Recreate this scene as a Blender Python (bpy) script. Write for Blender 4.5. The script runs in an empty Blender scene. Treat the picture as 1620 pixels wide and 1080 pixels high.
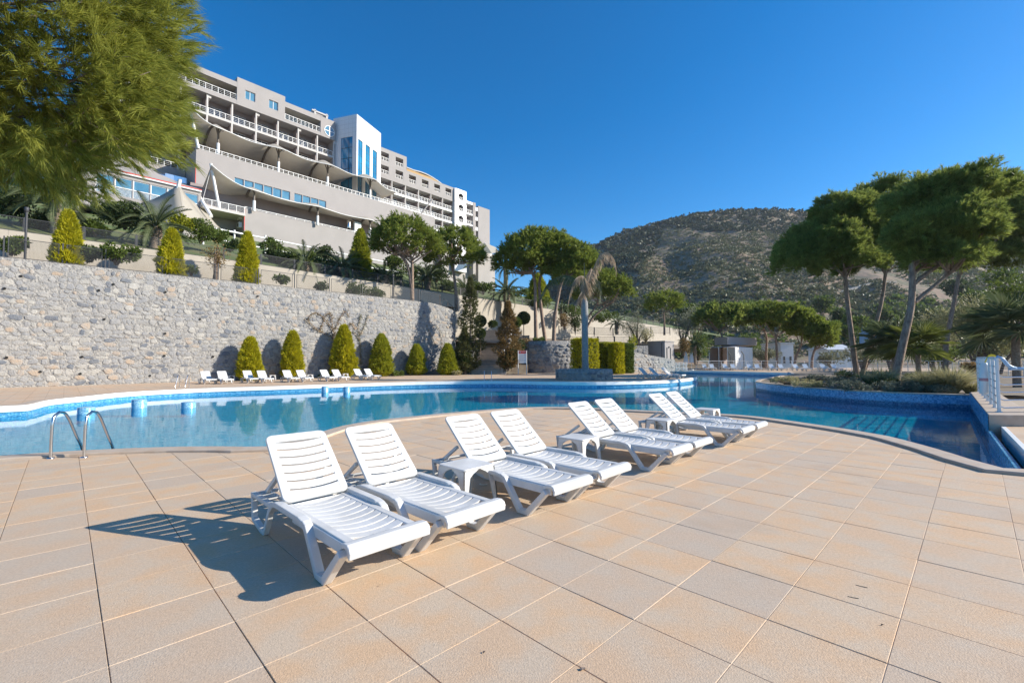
import bpy, bmesh, math, random
import numpy as np
from mathutils import Matrix, Vector, noise as mnoise
from mathutils.geometry import tessellate_polygon

R = math.radians
SC = bpy.context.scene
COL = SC.collection
rng = np.random.default_rng(7)
random.seed(7)

# ------------------------------------------------------------------ camera, sky, sun, exposure
H = 1.5
FPX, PITCH, ROLL = 720.2, 0.0400, -0.0044
cam_d = bpy.data.cameras.new('camera')
cam_d.sensor_width = 36.0
cam_d.lens = FPX / 1620 * 36.0
cam_d.clip_start = 0.05
cam_d.clip_end = 4000
cam = bpy.data.objects.new('camera', cam_d)
COL.objects.link(cam)
cam.matrix_world = Matrix.Translation((0, 0, H)) @ Matrix.Rotation(math.pi / 2 + PITCH, 4, 'X') @ Matrix.Rotation(ROLL, 4, 'Z')
SC.camera = cam

SUN_EL, SUN_AZ = R(25.9), R(-1.5)          # azimuth measured from +X towards +Y
world = bpy.data.worlds.new('World')
SC.world = world
world.use_nodes = True
wn = world.node_tree
bg = wn.nodes['Background']
sky = wn.nodes.new('ShaderNodeTexSky')
sky.sky_type = 'NISHITA'
sky.sun_disc = False
sky.sun_elevation = SUN_EL
sky.sun_rotation = math.pi / 2 - SUN_AZ
sky.altitude = 300
sky.air_density = 1.0
sky.dust_density = 0.4
sky.ozone_density = 4.5
hs = wn.nodes.new('ShaderNodeHueSaturation')
hs.inputs['Saturation'].default_value = 1.35
hs.inputs['Value'].default_value = 1.0
wn.links.new(sky.outputs[0], hs.inputs['Color'])
wn.links.new(hs.outputs[0], bg.inputs[0])
bg.inputs[1].default_value = 0.124

sun_d = bpy.data.lights.new('sun', 'SUN')
sun_d.energy = 5.0
sun_d.angle = R(0.5)
sun_d.color = (1.0, 0.92, 0.79)
sun = bpy.data.objects.new('sun', sun_d)
COL.objects.link(sun)
sdir = Vector((math.cos(SUN_EL) * math.cos(SUN_AZ), math.cos(SUN_EL) * math.sin(SUN_AZ), math.sin(SUN_EL)))
sun.rotation_euler = (-sdir).to_track_quat('-Z', 'Y').to_euler()
sun.location = (30, 0, 30)

SC.view_settings.view_transform = 'Standard'
SC.view_settings.look = 'None'
SC.view_settings.gamma = 1
SC.view_settings.exposure = 0.62
SC.view_settings.use_curve_mapping = False
SC.cycles.max_bounces = 8
SC.cycles.transparent_max_bounces = 16
SC.cycles.caustics_reflective = False
SC.cycles.caustics_refractive = False

# ------------------------------------------------------------------ measuring helpers (photo measurements -> metres)
def ray(px, py):
    dx, dy = px - 810, py - 540
    c, s = math.cos(ROLL), math.sin(ROLL)
    X, Yv = c * dx + s * dy, -s * dx + c * dy
    r, u = X / FPX, -Yv / FPX
    cp, sp = math.cos(PITCH), math.sin(PITCH)
    return np.array([r, cp - u * sp, sp + u * cp])
def G(px, py, z=0.0):
    v = ray(px, py); t = (z - H) / v[2]
    return np.array([v[0] * t, v[1] * t])
def AT(px, py, Y):
    v = ray(px, py); t = Y / v[1]
    return np.array([v[0] * t, Y, H + v[2] * t])
WP0 = np.array([-29.6, 26.3]); WD = np.array([.691, .723]); WD = WD / np.linalg.norm(WD); WN = np.array([WD[1], -WD[0]])
def WPL(px, py, off=0.0):
    """point on the upright plane `off` metres in front of the stone wall"""
    v = ray(px, py); t = ((WP0 + WN * off) @ WN) / (v[:2] @ WN)
    return np.array([v[0] * t, v[1] * t, H + v[2] * t])
def W(s, off, z=0.0):
    p = WP0 + WD * s + WN * off
    return np.array([p[0], p[1], z])

# ------------------------------------------------------------------ object helpers
def tag(o, label=None, cat=None, group=None, kind=None):
    if label: o['label'] = label
    if cat: o['category'] = cat
    if group: o['group'] = group
    if kind: o['kind'] = kind
    return o
def empty(name, loc=(0, 0, 0), rz=0.0, label=None, cat=None, group=None):
    o = bpy.data.objects.new(name, None); COL.objects.link(o)
    o.location = loc; o.rotation_euler = (0, 0, rz); o.empty_display_size = 0.2
    return tag(o, label, cat, group)
def link(name, me, mat=None, parent=None, loc=None, rot=None, scale=None):
    o = bpy.data.objects.new(name, me); COL.objects.link(o)
    if mat is not None and len(me.materials) == 0: me.materials.append(mat)
    if parent is not None: o.parent = parent
    if loc is not None: o.location = loc
    if rot is not None: o.rotation_euler = rot
    if scale is not None: o.scale = scale
    return o
def copy_tree(o, parent=None):
    c = o.copy(); COL.objects.link(c)
    if parent is not None: c.parent = parent
    for ch in [q for q in o.children]: copy_tree(ch, c)
    return c
def npmesh(name, V, F, mat=None, smooth=False):
    """fast mesh from arrays; F is (n,3) or (n,4)"""
    me = bpy.data.meshes.new(name)
    V = np.ascontiguousarray(V, dtype=np.float32); F = np.ascontiguousarray(F, dtype=np.int32)
    n, k = F.shape
    me.vertices.add(len(V)); me.vertices.foreach_set('co', V.ravel())
    me.loops.add(n * k); me.loops.foreach_set('vertex_index', F.ravel())
    me.polygons.add(n); me.polygons.foreach_set('loop_start', np.arange(0, n * k, k, dtype=np.int32))
    me.polygons.foreach_set('loop_total', np.full(n, k, dtype=np.int32))
    if smooth: me.polygons.foreach_set('use_smooth', np.ones(n, dtype=bool))
    me.update(calc_edges=True); me.validate()
    if mat is not None: me.materials.append(mat)
    return me

class MB:
    def __init__(s): s.v = []; s.f = []; s.sm = []
    def add(s, vs, fs, smooth=False):
        b = len(s.v); s.v.extend([tuple(map(float, p)) for p in vs])
        for f in fs: s.f.append([b + i for i in f]); s.sm.append(smooth)
        return s
    def box(s, x0, x1, y0, y1, z0, z1):
        v = [(x0, y0, z0), (x1, y0, z0), (x1, y1, z0), (x0, y1, z0), (x0, y0, z1), (x1, y0, z1), (x1, y1, z1), (x0, y1, z1)]
        return s.add(v, [(3, 2, 1, 0), (4, 5, 6, 7), (0, 1, 5, 4), (1, 2, 6, 5), (2, 3, 7, 6), (3, 0, 4, 7)])
    def prism(s, poly, z0, z1):
        n = len(poly)
        a = sum(poly[i][0] * poly[(i + 1) % n][1] - poly[(i + 1) % n][0] * poly[i][1] for i in range(n))
        if a < 0: poly = poly[::-1]
        v = [(p[0], p[1], z0) for p in poly] + [(p[0], p[1], z1) for p in poly]
        return s.add(v, [list(range(n))[::-1], list(range(n, 2 * n))] + [(i, (i + 1) % n, n + (i + 1) % n, n + i) for i in range(n)])
    def extr(s, poly, y0, y1):
        """polygon in (x,z) pushed along y"""
        n = len(poly)
        a = sum(poly[i][0] * poly[(i + 1) % n][1] - poly[(i + 1) % n][0] * poly[i][1] for i in range(n))
        if a < 0: poly = poly[::-1]
        v = [(p[0], y0, p[1]) for p in poly] + [(p[0], y1, p[1]) for p in poly]
        return s.add(v, [list(range(n)), list(range(n, 2 * n))[::-1]] + [(i, n + i, n + (i + 1) % n, (i + 1) % n) for i in range(n)])
    def ring(s, out, inn, y0, y1):
        """frame between two same-length (x,z) loops pushed along y"""
        n = len(out)
        v = [(p[0], y0, p[1]) for p in out] + [(p[0], y0, p[1]) for p in inn] + [(p[0], y1, p[1]) for p in out] + [(p[0], y1, p[1]) for p in inn]
        f = []
        for i in range(n):
            j = (i + 1) % n
            f += [(i, j, n + j, n + i), (2 * n + i, 3 * n + i, 3 * n + j, 2 * n + j), (i, 2 * n + i, 2 * n + j, j), (n + i, n + j, 3 * n + j, 3 * n + i)]
        return s.add(v, f)
    def path(s, pts, w, y0, y1):
        """open band of width w following (x,z) points, pushed along y"""
        P = [np.array(p, float) for p in pts]; L = []; Rr = []
        for i in range(len(P)):
            a = P[max(i - 1, 0)]; b = P[min(i + 1, len(P) - 1)]
            d = (b - a) / np.linalg.norm(b - a); n = np.array([-d[1], d[0]])
            k = 1.0
            if 0 < i < len(P) - 1:
                d1 = (P[i] - a) / np.linalg.norm(P[i] - a); k = 1 / max(.6, float(d1 @ d))
            L.append(P[i] + n * w / 2 * k); Rr.append(P[i] - n * w / 2 * k)
        n = len(P)
        v = [(p[0], y, p[1]) for y in (y0, y1) for p in L + Rr]; f = []
        m = 2 * n
        for i in range(n - 1):
            f += [(i, i + 1, n + i + 1, n + i), (m + i, m + n + i, m + n + i + 1, m + i + 1), (i, m + i, m + i + 1, i + 1), (n + i, n + i + 1, m + n + i + 1, m + n + i)]
        f += [(0, n, m + n, m), (n - 1, m + n - 1, m + 2 * n - 1, 2 * n - 1)]
        return s.add(v, f)
    def tube(s, pts, r, n=8, cap=True):
        P = [np.array(p, float) for p in pts]; m = len(P)
        rr = r if hasattr(r, '__len__') else [r] * m
        vs = []; up = None
        for i in range(m):
            d = P[min(i + 1, m - 1)] - P[max(i - 1, 0)]; d = d / (np.linalg.norm(d) + 1e-9)
            if up is None:
                up = np.array([0, 0, 1.0]) if abs(d[2]) < .9 else np.array([1.0, 0, 0])
            a = np.cross(d, up); a /= np.linalg.norm(a); b = np.cross(a, d); up = b
            for k in range(n):
                t = 2 * math.pi * k / n
                vs.append(P[i] + rr[i] * (math.cos(t) * a + math.sin(t) * b))
        fs = [(i * n + k, i * n + (k + 1) % n, (i + 1) * n + (k + 1) % n, (i + 1) * n + k) for i in range(m - 1) for k in range(n)]
        s.add(vs, fs, True)
        if cap: s.add(vs[:n], [list(range(n))]); s.add(vs[-n:], [list(range(n))[::-1]])
        return s
    def lathe(s, prof, n=24, c=(0, 0), smooth=True):
        vs = [(c[0] + r * math.cos(2 * math.pi * k / n), c[1] + r * math.sin(2 * math.pi * k / n), z) for r, z in prof for k in range(n)]
        fs = [(i * n + k, i * n + (k + 1) % n, (i + 1) * n + (k + 1) % n, (i + 1) * n + k) for i in range(len(prof) - 1) for k in range(n)]
        return s.add(vs, fs, smooth)
    def disc(s, c, r, z, n=24):
        return s.add([(c[0] + r * math.cos(2 * math.pi * k / n), c[1] + r * math.sin(2 * math.pi * k / n), z) for k in range(n)], [list(range(n))])
    def ell(s, c, r, n=10, m=7, jit=0):
        vs = []
        for i in range(m + 1):
            t = math.pi * i / m
            for k in range(n):
                p = 2 * math.pi * k / n; j = 1 + random.uniform(-jit, jit)
                vs.append((c[0] + r[0] * j * math.sin(t) * math.cos(p), c[1] + r[1] * j * math.sin(t) * math.sin(p), c[2] - r[2] * j * math.cos(t)))
        return s.add(vs, [(i * n + k, i * n + (k + 1) % n, (i + 1) * n + (k + 1) % n, (i + 1) * n + k) for i in range(m) for k in range(n)], True)
    def quad(s, a, b, c, d): return s.add([a, b, c, d], [(0, 1, 2, 3)])
    def mesh(s, name, mat=None):
        me = bpy.data.meshes.new(name); me.from_pydata(s.v, [], s.f)
        me.polygons.foreach_set('use_smooth', s.sm); me.update()
        if mat is not None: me.materials.append(mat)
        return me
    def build(s, name, mat, parent=None, bevel=None, loc=None, rot=None, scale=None):
        o = link(name, s.mesh(name, mat), None, parent, loc, rot, scale)
        if bevel:
            b = o.modifiers.new('bevel', 'BEVEL'); b.width = bevel; b.segments = 2; b.limit_method = 'ANGLE'; b.angle_limit = R(40)
        return o

# ------------------------------------------------------------------ materials
def mat(name, c1, c2=None, scale=4.0, rough=0.7, metal=0.0, bump=0.0, bscale=None, rand=None, c3=None, rmix=0.5, detail=5, spec=0.5, stretch=None, lo=.35, hi=.65, bdist=0.02, grain=0, stain=False, rpow=1.0):
    m = bpy.data.materials.new(name); m.use_nodes = True
    t = m.node_tree; N = t.nodes; L = t.links
    b = N['Principled BSDF']
    b.inputs['Roughness'].default_value = rough; b.inputs['Metallic'].default_value = metal
    b.inputs['Specular IOR Level'].default_value = spec
    b.inputs['Base Color'].default_value = (*c1, 1)
    tc = N.new('ShaderNodeTexCoord'); src = tc.outputs['Object']
    geo = N.new('ShaderNodeNewGeometry')
    src = geo.outputs['Position']
    if stretch:
        mp = N.new('ShaderNodeMapping'); mp.inputs['Scale'].default_value = stretch; L.new(src, mp.inputs[0]); src = mp.outputs[0]
    col = None
    if c2 is not None:
        n = N.new('ShaderNodeTexNoise'); n.inputs['Scale'].default_value = scale; n.inputs['Detail'].default_value = detail
        L.new(src, n.inputs['Vector'])
        r = N.new('ShaderNodeMapRange'); r.inputs[1].default_value = lo; r.inputs[2].default_value = hi; L.new(n.outputs[0], r.inputs[0])
        mx = N.new('ShaderNodeMix'); mx.data_type = 'RGBA'; mx.inputs[6].default_value = (*c1, 1); mx.inputs[7].default_value = (*c2, 1)
        L.new(r.outputs[0], mx.inputs[0]); col = mx.outputs[2]
    if rand and c3 is not None:
        if rand == 'obj':
            oi = N.new('ShaderNodeObjectInfo'); rv = oi.outputs['Random']
        else: rv = geo.outputs['Random Per Island']
        m2 = N.new('ShaderNodeMix'); m2.data_type = 'RGBA'; m2.inputs[7].default_value = (*c3, 1)
        if col is not None: L.new(col, m2.inputs[6])
        else: m2.inputs[6].default_value = (*c1, 1)
        pw_ = N.new('ShaderNodeMath'); pw_.operation = 'POWER'; pw_.inputs[1].default_value = rpow; L.new(rv, pw_.inputs[0])
        mu = N.new('ShaderNodeMath'); mu.operation = 'MULTIPLY'; mu.inputs[1].default_value = rmix * 2; mu.use_clamp = True
        L.new(pw_.outputs[0], mu.inputs[0]); L.new(mu.outputs[0], m2.inputs[0]); col = m2.outputs[2]
    if grain and col is not None:
        n3 = N.new('ShaderNodeTexNoise'); n3.inputs['Scale'].default_value = 55; n3.inputs['Detail'].default_value = 4; n3.inputs['Roughness'].default_value = .7
        L.new(src, n3.inputs['Vector'])
        r3 = N.new('ShaderNodeMapRange'); r3.inputs[1].default_value = .3; r3.inputs[2].default_value = .7; r3.inputs[3].default_value = 1 - grain; r3.inputs[4].default_value = 1 + grain * .6; L.new(n3.outputs[0], r3.inputs[0])
        m3 = N.new('ShaderNodeMix'); m3.data_type = 'RGBA'; m3.blend_type = 'MULTIPLY'; m3.inputs[0].default_value = 1; L.new(col, m3.inputs[6]); L.new(r3.outputs[0], m3.inputs[7]); col = m3.outputs[2]
    if stain and col is not None:      # water marks and rusty patches left on the slabs
        n4 = N.new('ShaderNodeTexNoise'); n4.inputs['Scale'].default_value = .75; n4.inputs['Detail'].default_value = 7; n4.inputs['Roughness'].default_value = .62; L.new(src, n4.inputs['Vector'])
        r4 = N.new('ShaderNodeMapRange'); r4.inputs[1].default_value = .56; r4.inputs[2].default_value = .70; r4.inputs[4].default_value = .55; L.new(n4.outputs[0], r4.inputs[0])
        m4 = N.new('ShaderNodeMix'); m4.data_type = 'RGBA'; m4.inputs[7].default_value = (.44, .325, .23, 1); L.new(r4.outputs[0], m4.inputs[0]); L.new(col, m4.inputs[6]); col = m4.outputs[2]
    if col is not None: L.new(col, b.inputs['Base Color'])
    if bump:
        n2 = N.new('ShaderNodeTexNoise'); n2.inputs['Scale'].default_value = bscale or scale * 6; n2.inputs['Detail'].default_value = 6
        L.new(src, n2.inputs['Vector'])
        bp = N.new('ShaderNodeBump'); bp.inputs['Strength'].default_value = bump; bp.inputs['Distance'].default_value = bdist
        L.new(n2.outputs[0], bp.inputs['Height']); L.new(bp.outputs[0], b.inputs['Normal'])
    return m
def leafmat(name, dark, light, trans=0.35, rough=0.55):
    m = bpy.data.materials.new(name); m.use_nodes = True
    t = m.node_tree; N = t.nodes; L = t.links
    b = N['Principled BSDF']; out = N['Material Output']
    b.inputs['Roughness'].default_value = rough; b.inputs['Specular IOR Level'].default_value = 0.25
    geo = N.new('ShaderNodeNewGeometry')
    nz = N.new('ShaderNodeTexNoise'); nz.inputs['Scale'].default_value = 1.3; nz.inputs['Detail'].default_value = 2
    L.new(geo.outputs['Position'], nz.inputs['Vector'])
    ad = N.new('ShaderNodeMath'); ad.operation = 'MULTIPLY_ADD'; ad.inputs[1].default_value = .55
    L.new(geo.outputs['Random Per Island'], ad.inputs[0])
    mr = N.new('ShaderNodeMapRange'); mr.inputs[1].default_value = .3; mr.inputs[2].default_value = .7; mr.inputs[4].default_value = .45
    L.new(nz.outputs[0], mr.inputs[0]); L.new(mr.outputs[0], ad.inputs[2])
    mx = N.new('ShaderNodeMix'); mx.data_type = 'RGBA'; mx.inputs[6].default_value = (*dark, 1); mx.inputs[7].default_value = (*light, 1)
    L.new(ad.outputs[0], mx.inputs[0])
    L.new(mx.outputs[2], b.inputs['Base Color'])
    tr = N.new('ShaderNodeBsdfTranslucent'); L.new(mx.outputs[2], tr.inputs[0])
    ms = N.new('ShaderNodeMixShader'); ms.inputs[0].default_value = trans
    L.new(b.outputs[0], ms.inputs[1]); L.new(tr.outputs[0], ms.inputs[2]); L.new(ms.outputs[0], out.inputs[0])
    return m

M = {}
M['white'] = mat('white_plastic', (.67, .67, .66), (.585, .58, .56), 4, .38, bump=.02, bscale=60)
M['white_paint'] = mat('white_paint', (.78, .78, .77), rough=.45)
TL = dict(rpow=2.0, c1=(.65, .435, .26), c2=(.60, .465, .33), scale=3.4, grain=.17, stain=True, rough=.75, bscale=110, c3=(.50, .415, .33), rmix=.34, lo=.38, hi=.62)
M['tile'] = mat('paving_tile', bump=.45, rand='obj', bdist=.006, **TL)
M['tile_far'] = mat('paving_tile_joined', bump=.3, rand='island', bdist=.006, **TL)
M['grout'] = mat('grout', (.56, .45, .35), (.46, .37, .29), 9, .9)
M['bed'] = mat('deck_bed', (.40, .33, .25), rough=.95)
M['coping'] = mat('coping', (.45, .35, .265), (.50, .42, .34), 5, .75, bump=.2, bscale=80, bdist=.005)
M['nosing'] = mat('white_nosing', (.82, .82, .80), (.74, .76, .75), 3, .5)
M['steel'] = mat('steel', (.62, .62, .63), rough=.22, metal=1)
M['bark'] = mat('pine_bark', (.20, .135, .10), (.38, .28, .21), 9, .9, bump=.9, bscale=22, stretch=(1, 1, .35), bdist=.05)
M['bark_dark'] = mat('old_bark', (.13, .095, .075), (.25, .19, .15), 9, .9, bump=.8, bscale=20, bdist=.05)
M['palm_bark'] = mat('palm_bark', (.23, .17, .125), (.36, .29, .23), 12, .95, bump=1, bscale=25, bdist=.05)
M['grey_trunk'] = mat('grey_palm_trunk', (.33, .32, .31), (.22, .215, .21), 6, .9, bump=.4, bscale=20, stretch=(1, 1, 4), bdist=.03)
M['conc'] = mat('beige_concrete', (.47, .425, .355), (.42, .375, .31), .9, .9, bump=.1, bscale=8)
M['stone'] = mat('wall_stone', (.37, .355, .33), (.26, .255, .25), 3.0, .9, bump=.7, bscale=11, rand='obj', c3=(.27, .27, .275), rmix=.4, bdist=.05)
M['stone_dk'] = mat('wall_stone_slate', (.13, .145, .17), (.20, .205, .22), 3.0, .9, bump=.7, bscale=11, bdist=.05)
M['stone_tan'] = mat('wall_stone_tan', (.385, .30, .225), (.34, .31, .28), 3.0, .9, bump=.7, bscale=11, bdist=.05)
M['stone_lt'] = mat('wall_stone_pale', (.42, .40, .365), (.32, .31, .29), 3.0, .9, bump=.7, bscale=11, bdist=.05)
M['mortar'] = mat('mortar', (.42, .40, .37), (.20, .195, .19), 5.5, .95, bump=1.0, bscale=9, bdist=.10, lo=.3, hi=.7)
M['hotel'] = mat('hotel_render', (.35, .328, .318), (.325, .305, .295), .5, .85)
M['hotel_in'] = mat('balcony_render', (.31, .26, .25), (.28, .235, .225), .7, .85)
M['hotel_soffit'] = mat('soffit_render', (.52, .50, .48), rough=.8)
M['tower'] = mat('tower_panels', (.74, .74, .75), (.70, .70, .72), .5, .4)
M['glass'] = mat('blue_glass', (.015, .15, .32), (.03, .26, .46), .35, .06, spec=.9)
M['glass_lt'] = mat('light_blue_glass', (.10, .25, .36), (.06, .18, .29), .8, .1, spec=.8)
M['glass_dk'] = mat('dark_glass', (.03, .035, .045), rough=.08, spec=.9)
M['glass_teal'] = mat('teal_glass', (.03, .09, .11), rough=.12, spec=.8)
M['fabric'] = leafmat('tensile_fabric', (.62, .58, .51), (.67, .63, .56), .5, .8)
M['beam_dark'] = mat('arch_beam', (.17, .145, .125), rough=.6)
M['red'] = mat('red_trim', (.55, .05, .04), rough=.5)
M['fence'] = mat('dark_fence', (.05, .052, .058), rough=.6)
M['black'] = mat('black', (.012, .012, .012), rough=.9)
M['curtain'] = mat('curtain', (.65, .72, .78), rough=.7)
M['grass'] = mat('lawn', (.075, .13, .03), (.15, .155, .06), .5, .95, bump=.6, bscale=6)
M['soil'] = mat('soil', (.16, .12, .085), (.22, .18, .13), 1.5, .95, bump=.5, bscale=9)
M['step'] = mat('stair_stone', (.40, .35, .31), (.31, .28, .25), 4, .9, bump=.2, bscale=20)
M['yellow'] = mat('yellow_webbing', (.75, .58, .04), rough=.6)
M['blue_pipe'] = mat('blue_pipe', (.30, .48, .70), rough=.35)
M['grey_box'] = mat('grey_render', (.36, .33, .315), (.32, .295, .285), 1, .85)
M['rag'] = mat('red_print', (.62, .03, .03), rough=.5)
M['print'] = mat('grey_print', (.35, .36, .38), rough=.6)
# foliage
M['pine_fg'] = leafmat('long_pine_needles', (.13, .16, .022), (.48, .49, .10), .45)
M['pine'] = leafmat('stone_pine_needles', (.08, .135, .02), (.37, .41, .075), .45)
M['pine_dk'] = leafmat('island_pine_needles', (.08, .13, .03), (.42, .47, .11), .48)
M['gold'] = leafmat('golden_cypress_sprays', (.27, .27, .012), (.66, .60, .03), .35)
M['gold_gr'] = leafmat('green_gold_cypress_sprays', (.17, .20, .015), (.52, .52, .045), .35)
M['green'] = leafmat('green_leaves', (.05, .09, .015), (.18, .23, .05), .38)
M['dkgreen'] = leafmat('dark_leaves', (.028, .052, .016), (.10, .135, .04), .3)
M['rust'] = leafmat('rusty_conifer_sprays', (.13, .105, .035), (.36, .23, .10), .3)
M['loose'] = leafmat('loose_conifer_sprays', (.06, .08, .028), (.20, .20, .08), .3)
M['olive'] = leafmat('olive_leaves', (.12, .135, .08), (.30, .31, .21), .3)
M['tamarisk'] = leafmat('feathery_leaves', (.17, .18, .08), (.40, .38, .20), .35)
M['palm'] = leafmat('palm_leaflets', (.06, .09, .035), (.20, .23, .11), .3, .42)
M['palm_dry'] = leafmat('dry_palm_leaflets', (.30, .22, .15), (.55, .44, .32), .35)
M['lav'] = leafmat('lavender_leaves', (.085, .10, .07), (.22, .24, .17), .25)
M['straw'] = leafmat('straw_grass', (.25, .23, .09), (.52, .47, .27), .4)
M['scrub'] = leafmat('hill_scrub', (.085, .10, .048), (.215, .215, .11), .15)
M['scrub_dk'] = leafmat('dark_hill_scrub', (.032, .047, .028), (.085, .105, .055), .15)
M['orange'] = leafmat('orange_dates', (.55, .25, .02), (.7, .38, .05), .2)

def mosaic(name, c1, c2, c3, sc=22):
    m = bpy.data.materials.new(name); m.use_nodes = True; N = m.node_tree.nodes; L = m.node_tree.links
    b = N['Principled BSDF']; b.inputs['Roughness'].default_value = .25
    g = N.new('ShaderNodeNewGeometry'); v = N.new('ShaderNodeTexVoronoi'); v.inputs['Scale'].default_value = sc
    v.distance = 'CHEBYCHEV'; v.inputs['Randomness'].default_value = .25
    L.new(g.outputs['Position'], v.inputs['Vector'])
    sp = N.new('ShaderNodeSeparateColor'); L.new(v.outputs['Color'], sp.inputs[0])
    cr = N.new('ShaderNodeValToRGB'); L.new(sp.outputs[0], cr.inputs[0])
    e = cr.color_ramp.elements; e[0].position = .1; e[0].color = (*c1, 1); e[1].position = .9; e[1].color = (*c3, 1)
    k = e.new(.5); k.color = (*c2, 1)
    L.new(cr.outputs[0], b.inputs['Base Color'])
    return m
M['mosaic'] = mosaic('blue_mosaic', (.04, .19, .38), (.08, .32, .54), (.18, .46, .66), 24)
M['stool'] = mosaic('pale_mosaic', (.12, .32, .50), (.20, .42, .60), (.32, .54, .68), 24)
M['floor_mosaic'] = mosaic('pool_floor_mosaic', (.008, .46, .60), (.015, .53, .66), (.035, .60, .72), 9)

def water_mat():
    m = bpy.data.materials.new('pool_water'); m.use_nodes = True; N = m.node_tree.nodes; L = m.node_tree.links
    N.remove(N['Principled BSDF']); out = N['Material Output']
    gl = N.new('ShaderNodeBsdfGlossy'); gl.inputs['Roughness'].default_value = .02
    tr = N.new('ShaderNodeBsdfTransparent'); tr.inputs[0].default_value = (.50, .87, .97, 1)
    fr = N.new('ShaderNodeLayerWeight'); fr.inputs['Blend'].default_value = .5
    mx = N.new('ShaderNodeMixShader')
    g = N.new('ShaderNodeNewGeometry')
    n1 = N.new('ShaderNodeTexNoise'); n1.inputs['Scale'].default_value = 2.2; n1.inputs['Detail'].default_value = 3
    n2 = N.new('ShaderNodeTexNoise'); n2.inputs['Scale'].default_value = .35; n2.inputs['Detail'].default_value = 2
    ad = N.new('ShaderNodeMath'); ad.operation = 'MULTIPLY_ADD'; ad.inputs[1].default_value = 2.5
    L.new(g.outputs['Position'], n1.inputs['Vector']); L.new(g.outputs['Position'], n2.inputs['Vector'])
    L.new(n2.outputs[0], ad.inputs[0]); L.new(n1.outputs[0], ad.inputs[2])
    bp = N.new('ShaderNodeBump'); bp.inputs['Strength'].default_value = .28; bp.inputs['Distance'].default_value = .012
    L.new(ad.outputs[0], bp.inputs['Height'])
    for q in (gl, fr): L.new(bp.outputs[0], q.inputs['Normal'])
    pw = N.new('ShaderNodeMath'); pw.operation = 'POWER'; pw.inputs[1].default_value = 5.0; L.new(fr.outputs['Facing'], pw.inputs[0])
    sc_ = N.new('ShaderNodeMath'); sc_.operation = 'MULTIPLY_ADD'; sc_.inputs[1].default_value = .80; sc_.inputs[2].default_value = .02; L.new(pw.outputs[0], sc_.inputs[0])
    L.new(sc_.outputs[0], mx.inputs[0]); L.new(tr.outputs[0], mx.inputs[1]); L.new(gl.outputs[0], mx.inputs[2]); L.new(mx.outputs[0], out.inputs[0])
    return m
M['water'] = water_mat()

def deck_far_mat():
    m = mat('far_paving', (.62, .41, .255), (.57, .45, .33), 1.2, .8)
    N = m.node_tree.nodes; L = m.node_tree.links
    g = N.new('ShaderNodeNewGeometry'); mp = N.new('ShaderNodeMapping'); mp.inputs['Rotation'].default_value = (0, 0, -.776)
    L.new(g.outputs['Position'], mp.inputs[0])
    br = N.new('ShaderNodeTexBrick'); br.offset = 0; br.inputs['Scale'].default_value = 1.83; br.inputs['Mortar Size'].default_value = .012
    br.inputs['Brick Width'].default_value = 1; br.inputs['Row Height'].default_value = 1
    L.new(mp.outputs[0], br.inputs['Vector'])
    b = N['Principled BSDF']; old = b.inputs['Base Color'].links[0].from_socket
    br.inputs['Color1'].default_value = (1, 1, 1, 1); br.inputs['Color2'].default_value = (.88, .9, .92, 1); br.inputs['Mortar'].default_value = (.6, .58, .56, 1)
    mx = N.new('ShaderNodeMix'); mx.data_type = 'RGBA'; mx.blend_type = 'MULTIPLY'; mx.inputs[0].default_value = 1
    L.new(old, mx.inputs[6]); L.new(br.outputs[0], mx.inputs[7]); L.new(mx.outputs[2], b.inputs['Base Color'])
    return m
M['deck_far'] = deck_far_mat()
# ================================================================== GROUND, POOL, DECK
def catmull(P, step=.5):
    P = [np.array(p, float) for p in P]; out = []
    for i in range(len(P) - 1):
        p0, p1, p2, p3 = P[max(i - 1, 0)], P[i], P[i + 1], P[min(i + 2, len(P) - 1)]
        n = max(1, int(np.linalg.norm(p2 - p1) / step))
        for k in range(n):
            t = k / n
            out.append(.5 * ((2 * p1) + (-p0 + p2) * t + (2 * p0 - 5 * p1 + 4 * p2 - p3) * t * t + (-p0 + 3 * p1 - 3 * p2 + p3) * t ** 3))
    out.append(P[-1]); return out
NEAR_PX = [(0,720),(78,715),(130,711.7),(207,708.3),(285,705.8),(350,705.3),(420,705.6),(462,697),(501,684.8),(541.5,673),(593,664.6),(645,659),(697,653.7),(780,647),(856,643.2),(933,644.5),(994,647.5),(1060,650.5),(1141,654),(1200,658.5),(1278,669),(1355.6,680.6),(1407,689.6),(1485,710),(1537,726),(1589,740)]
near = catmull([G(*p, .04) for p in NEAR_PX], .35) + [np.array([6.73, 6.05])]
FAR_PX = [(0,642),(41,640),(78,632),(130,627),(181,621.5),(233,618),(275,616),(306,614.6),(360,612.7),(420,611),(464,609.6),(567,606.2),(671,603.4),(780,602.2),(879,603.4),(959,603.6),(1037,601.8),(1076,599.6),(1097,597),(1102.5,594.8),(1094,593),(1070,591.2)]
far = catmull([G(*p, .04) for p in FAR_PX], .6)
far += catmull([far[-1], np.array([17.2, 50.0]), np.array([18.6, 56.0]), np.array([20.8, 60.0])], 1)[1:]
far2 = catmull([np.array([21.2, 60.3]), np.array([24.0, 56.5]), np.array([26.0, 51.5]), np.array([28.2, 46.7])], 1)
left_ext = catmull([near[0], np.array([-13., 7.9]), np.array([-18., 9.6]), np.array([-20.5, 12.]), np.array([-19.8, 14.6]), far[0]], .8)[1:-1]
PB = np.array([10.44, 10.05]); PC = np.array([16.6, 16.6])
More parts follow.
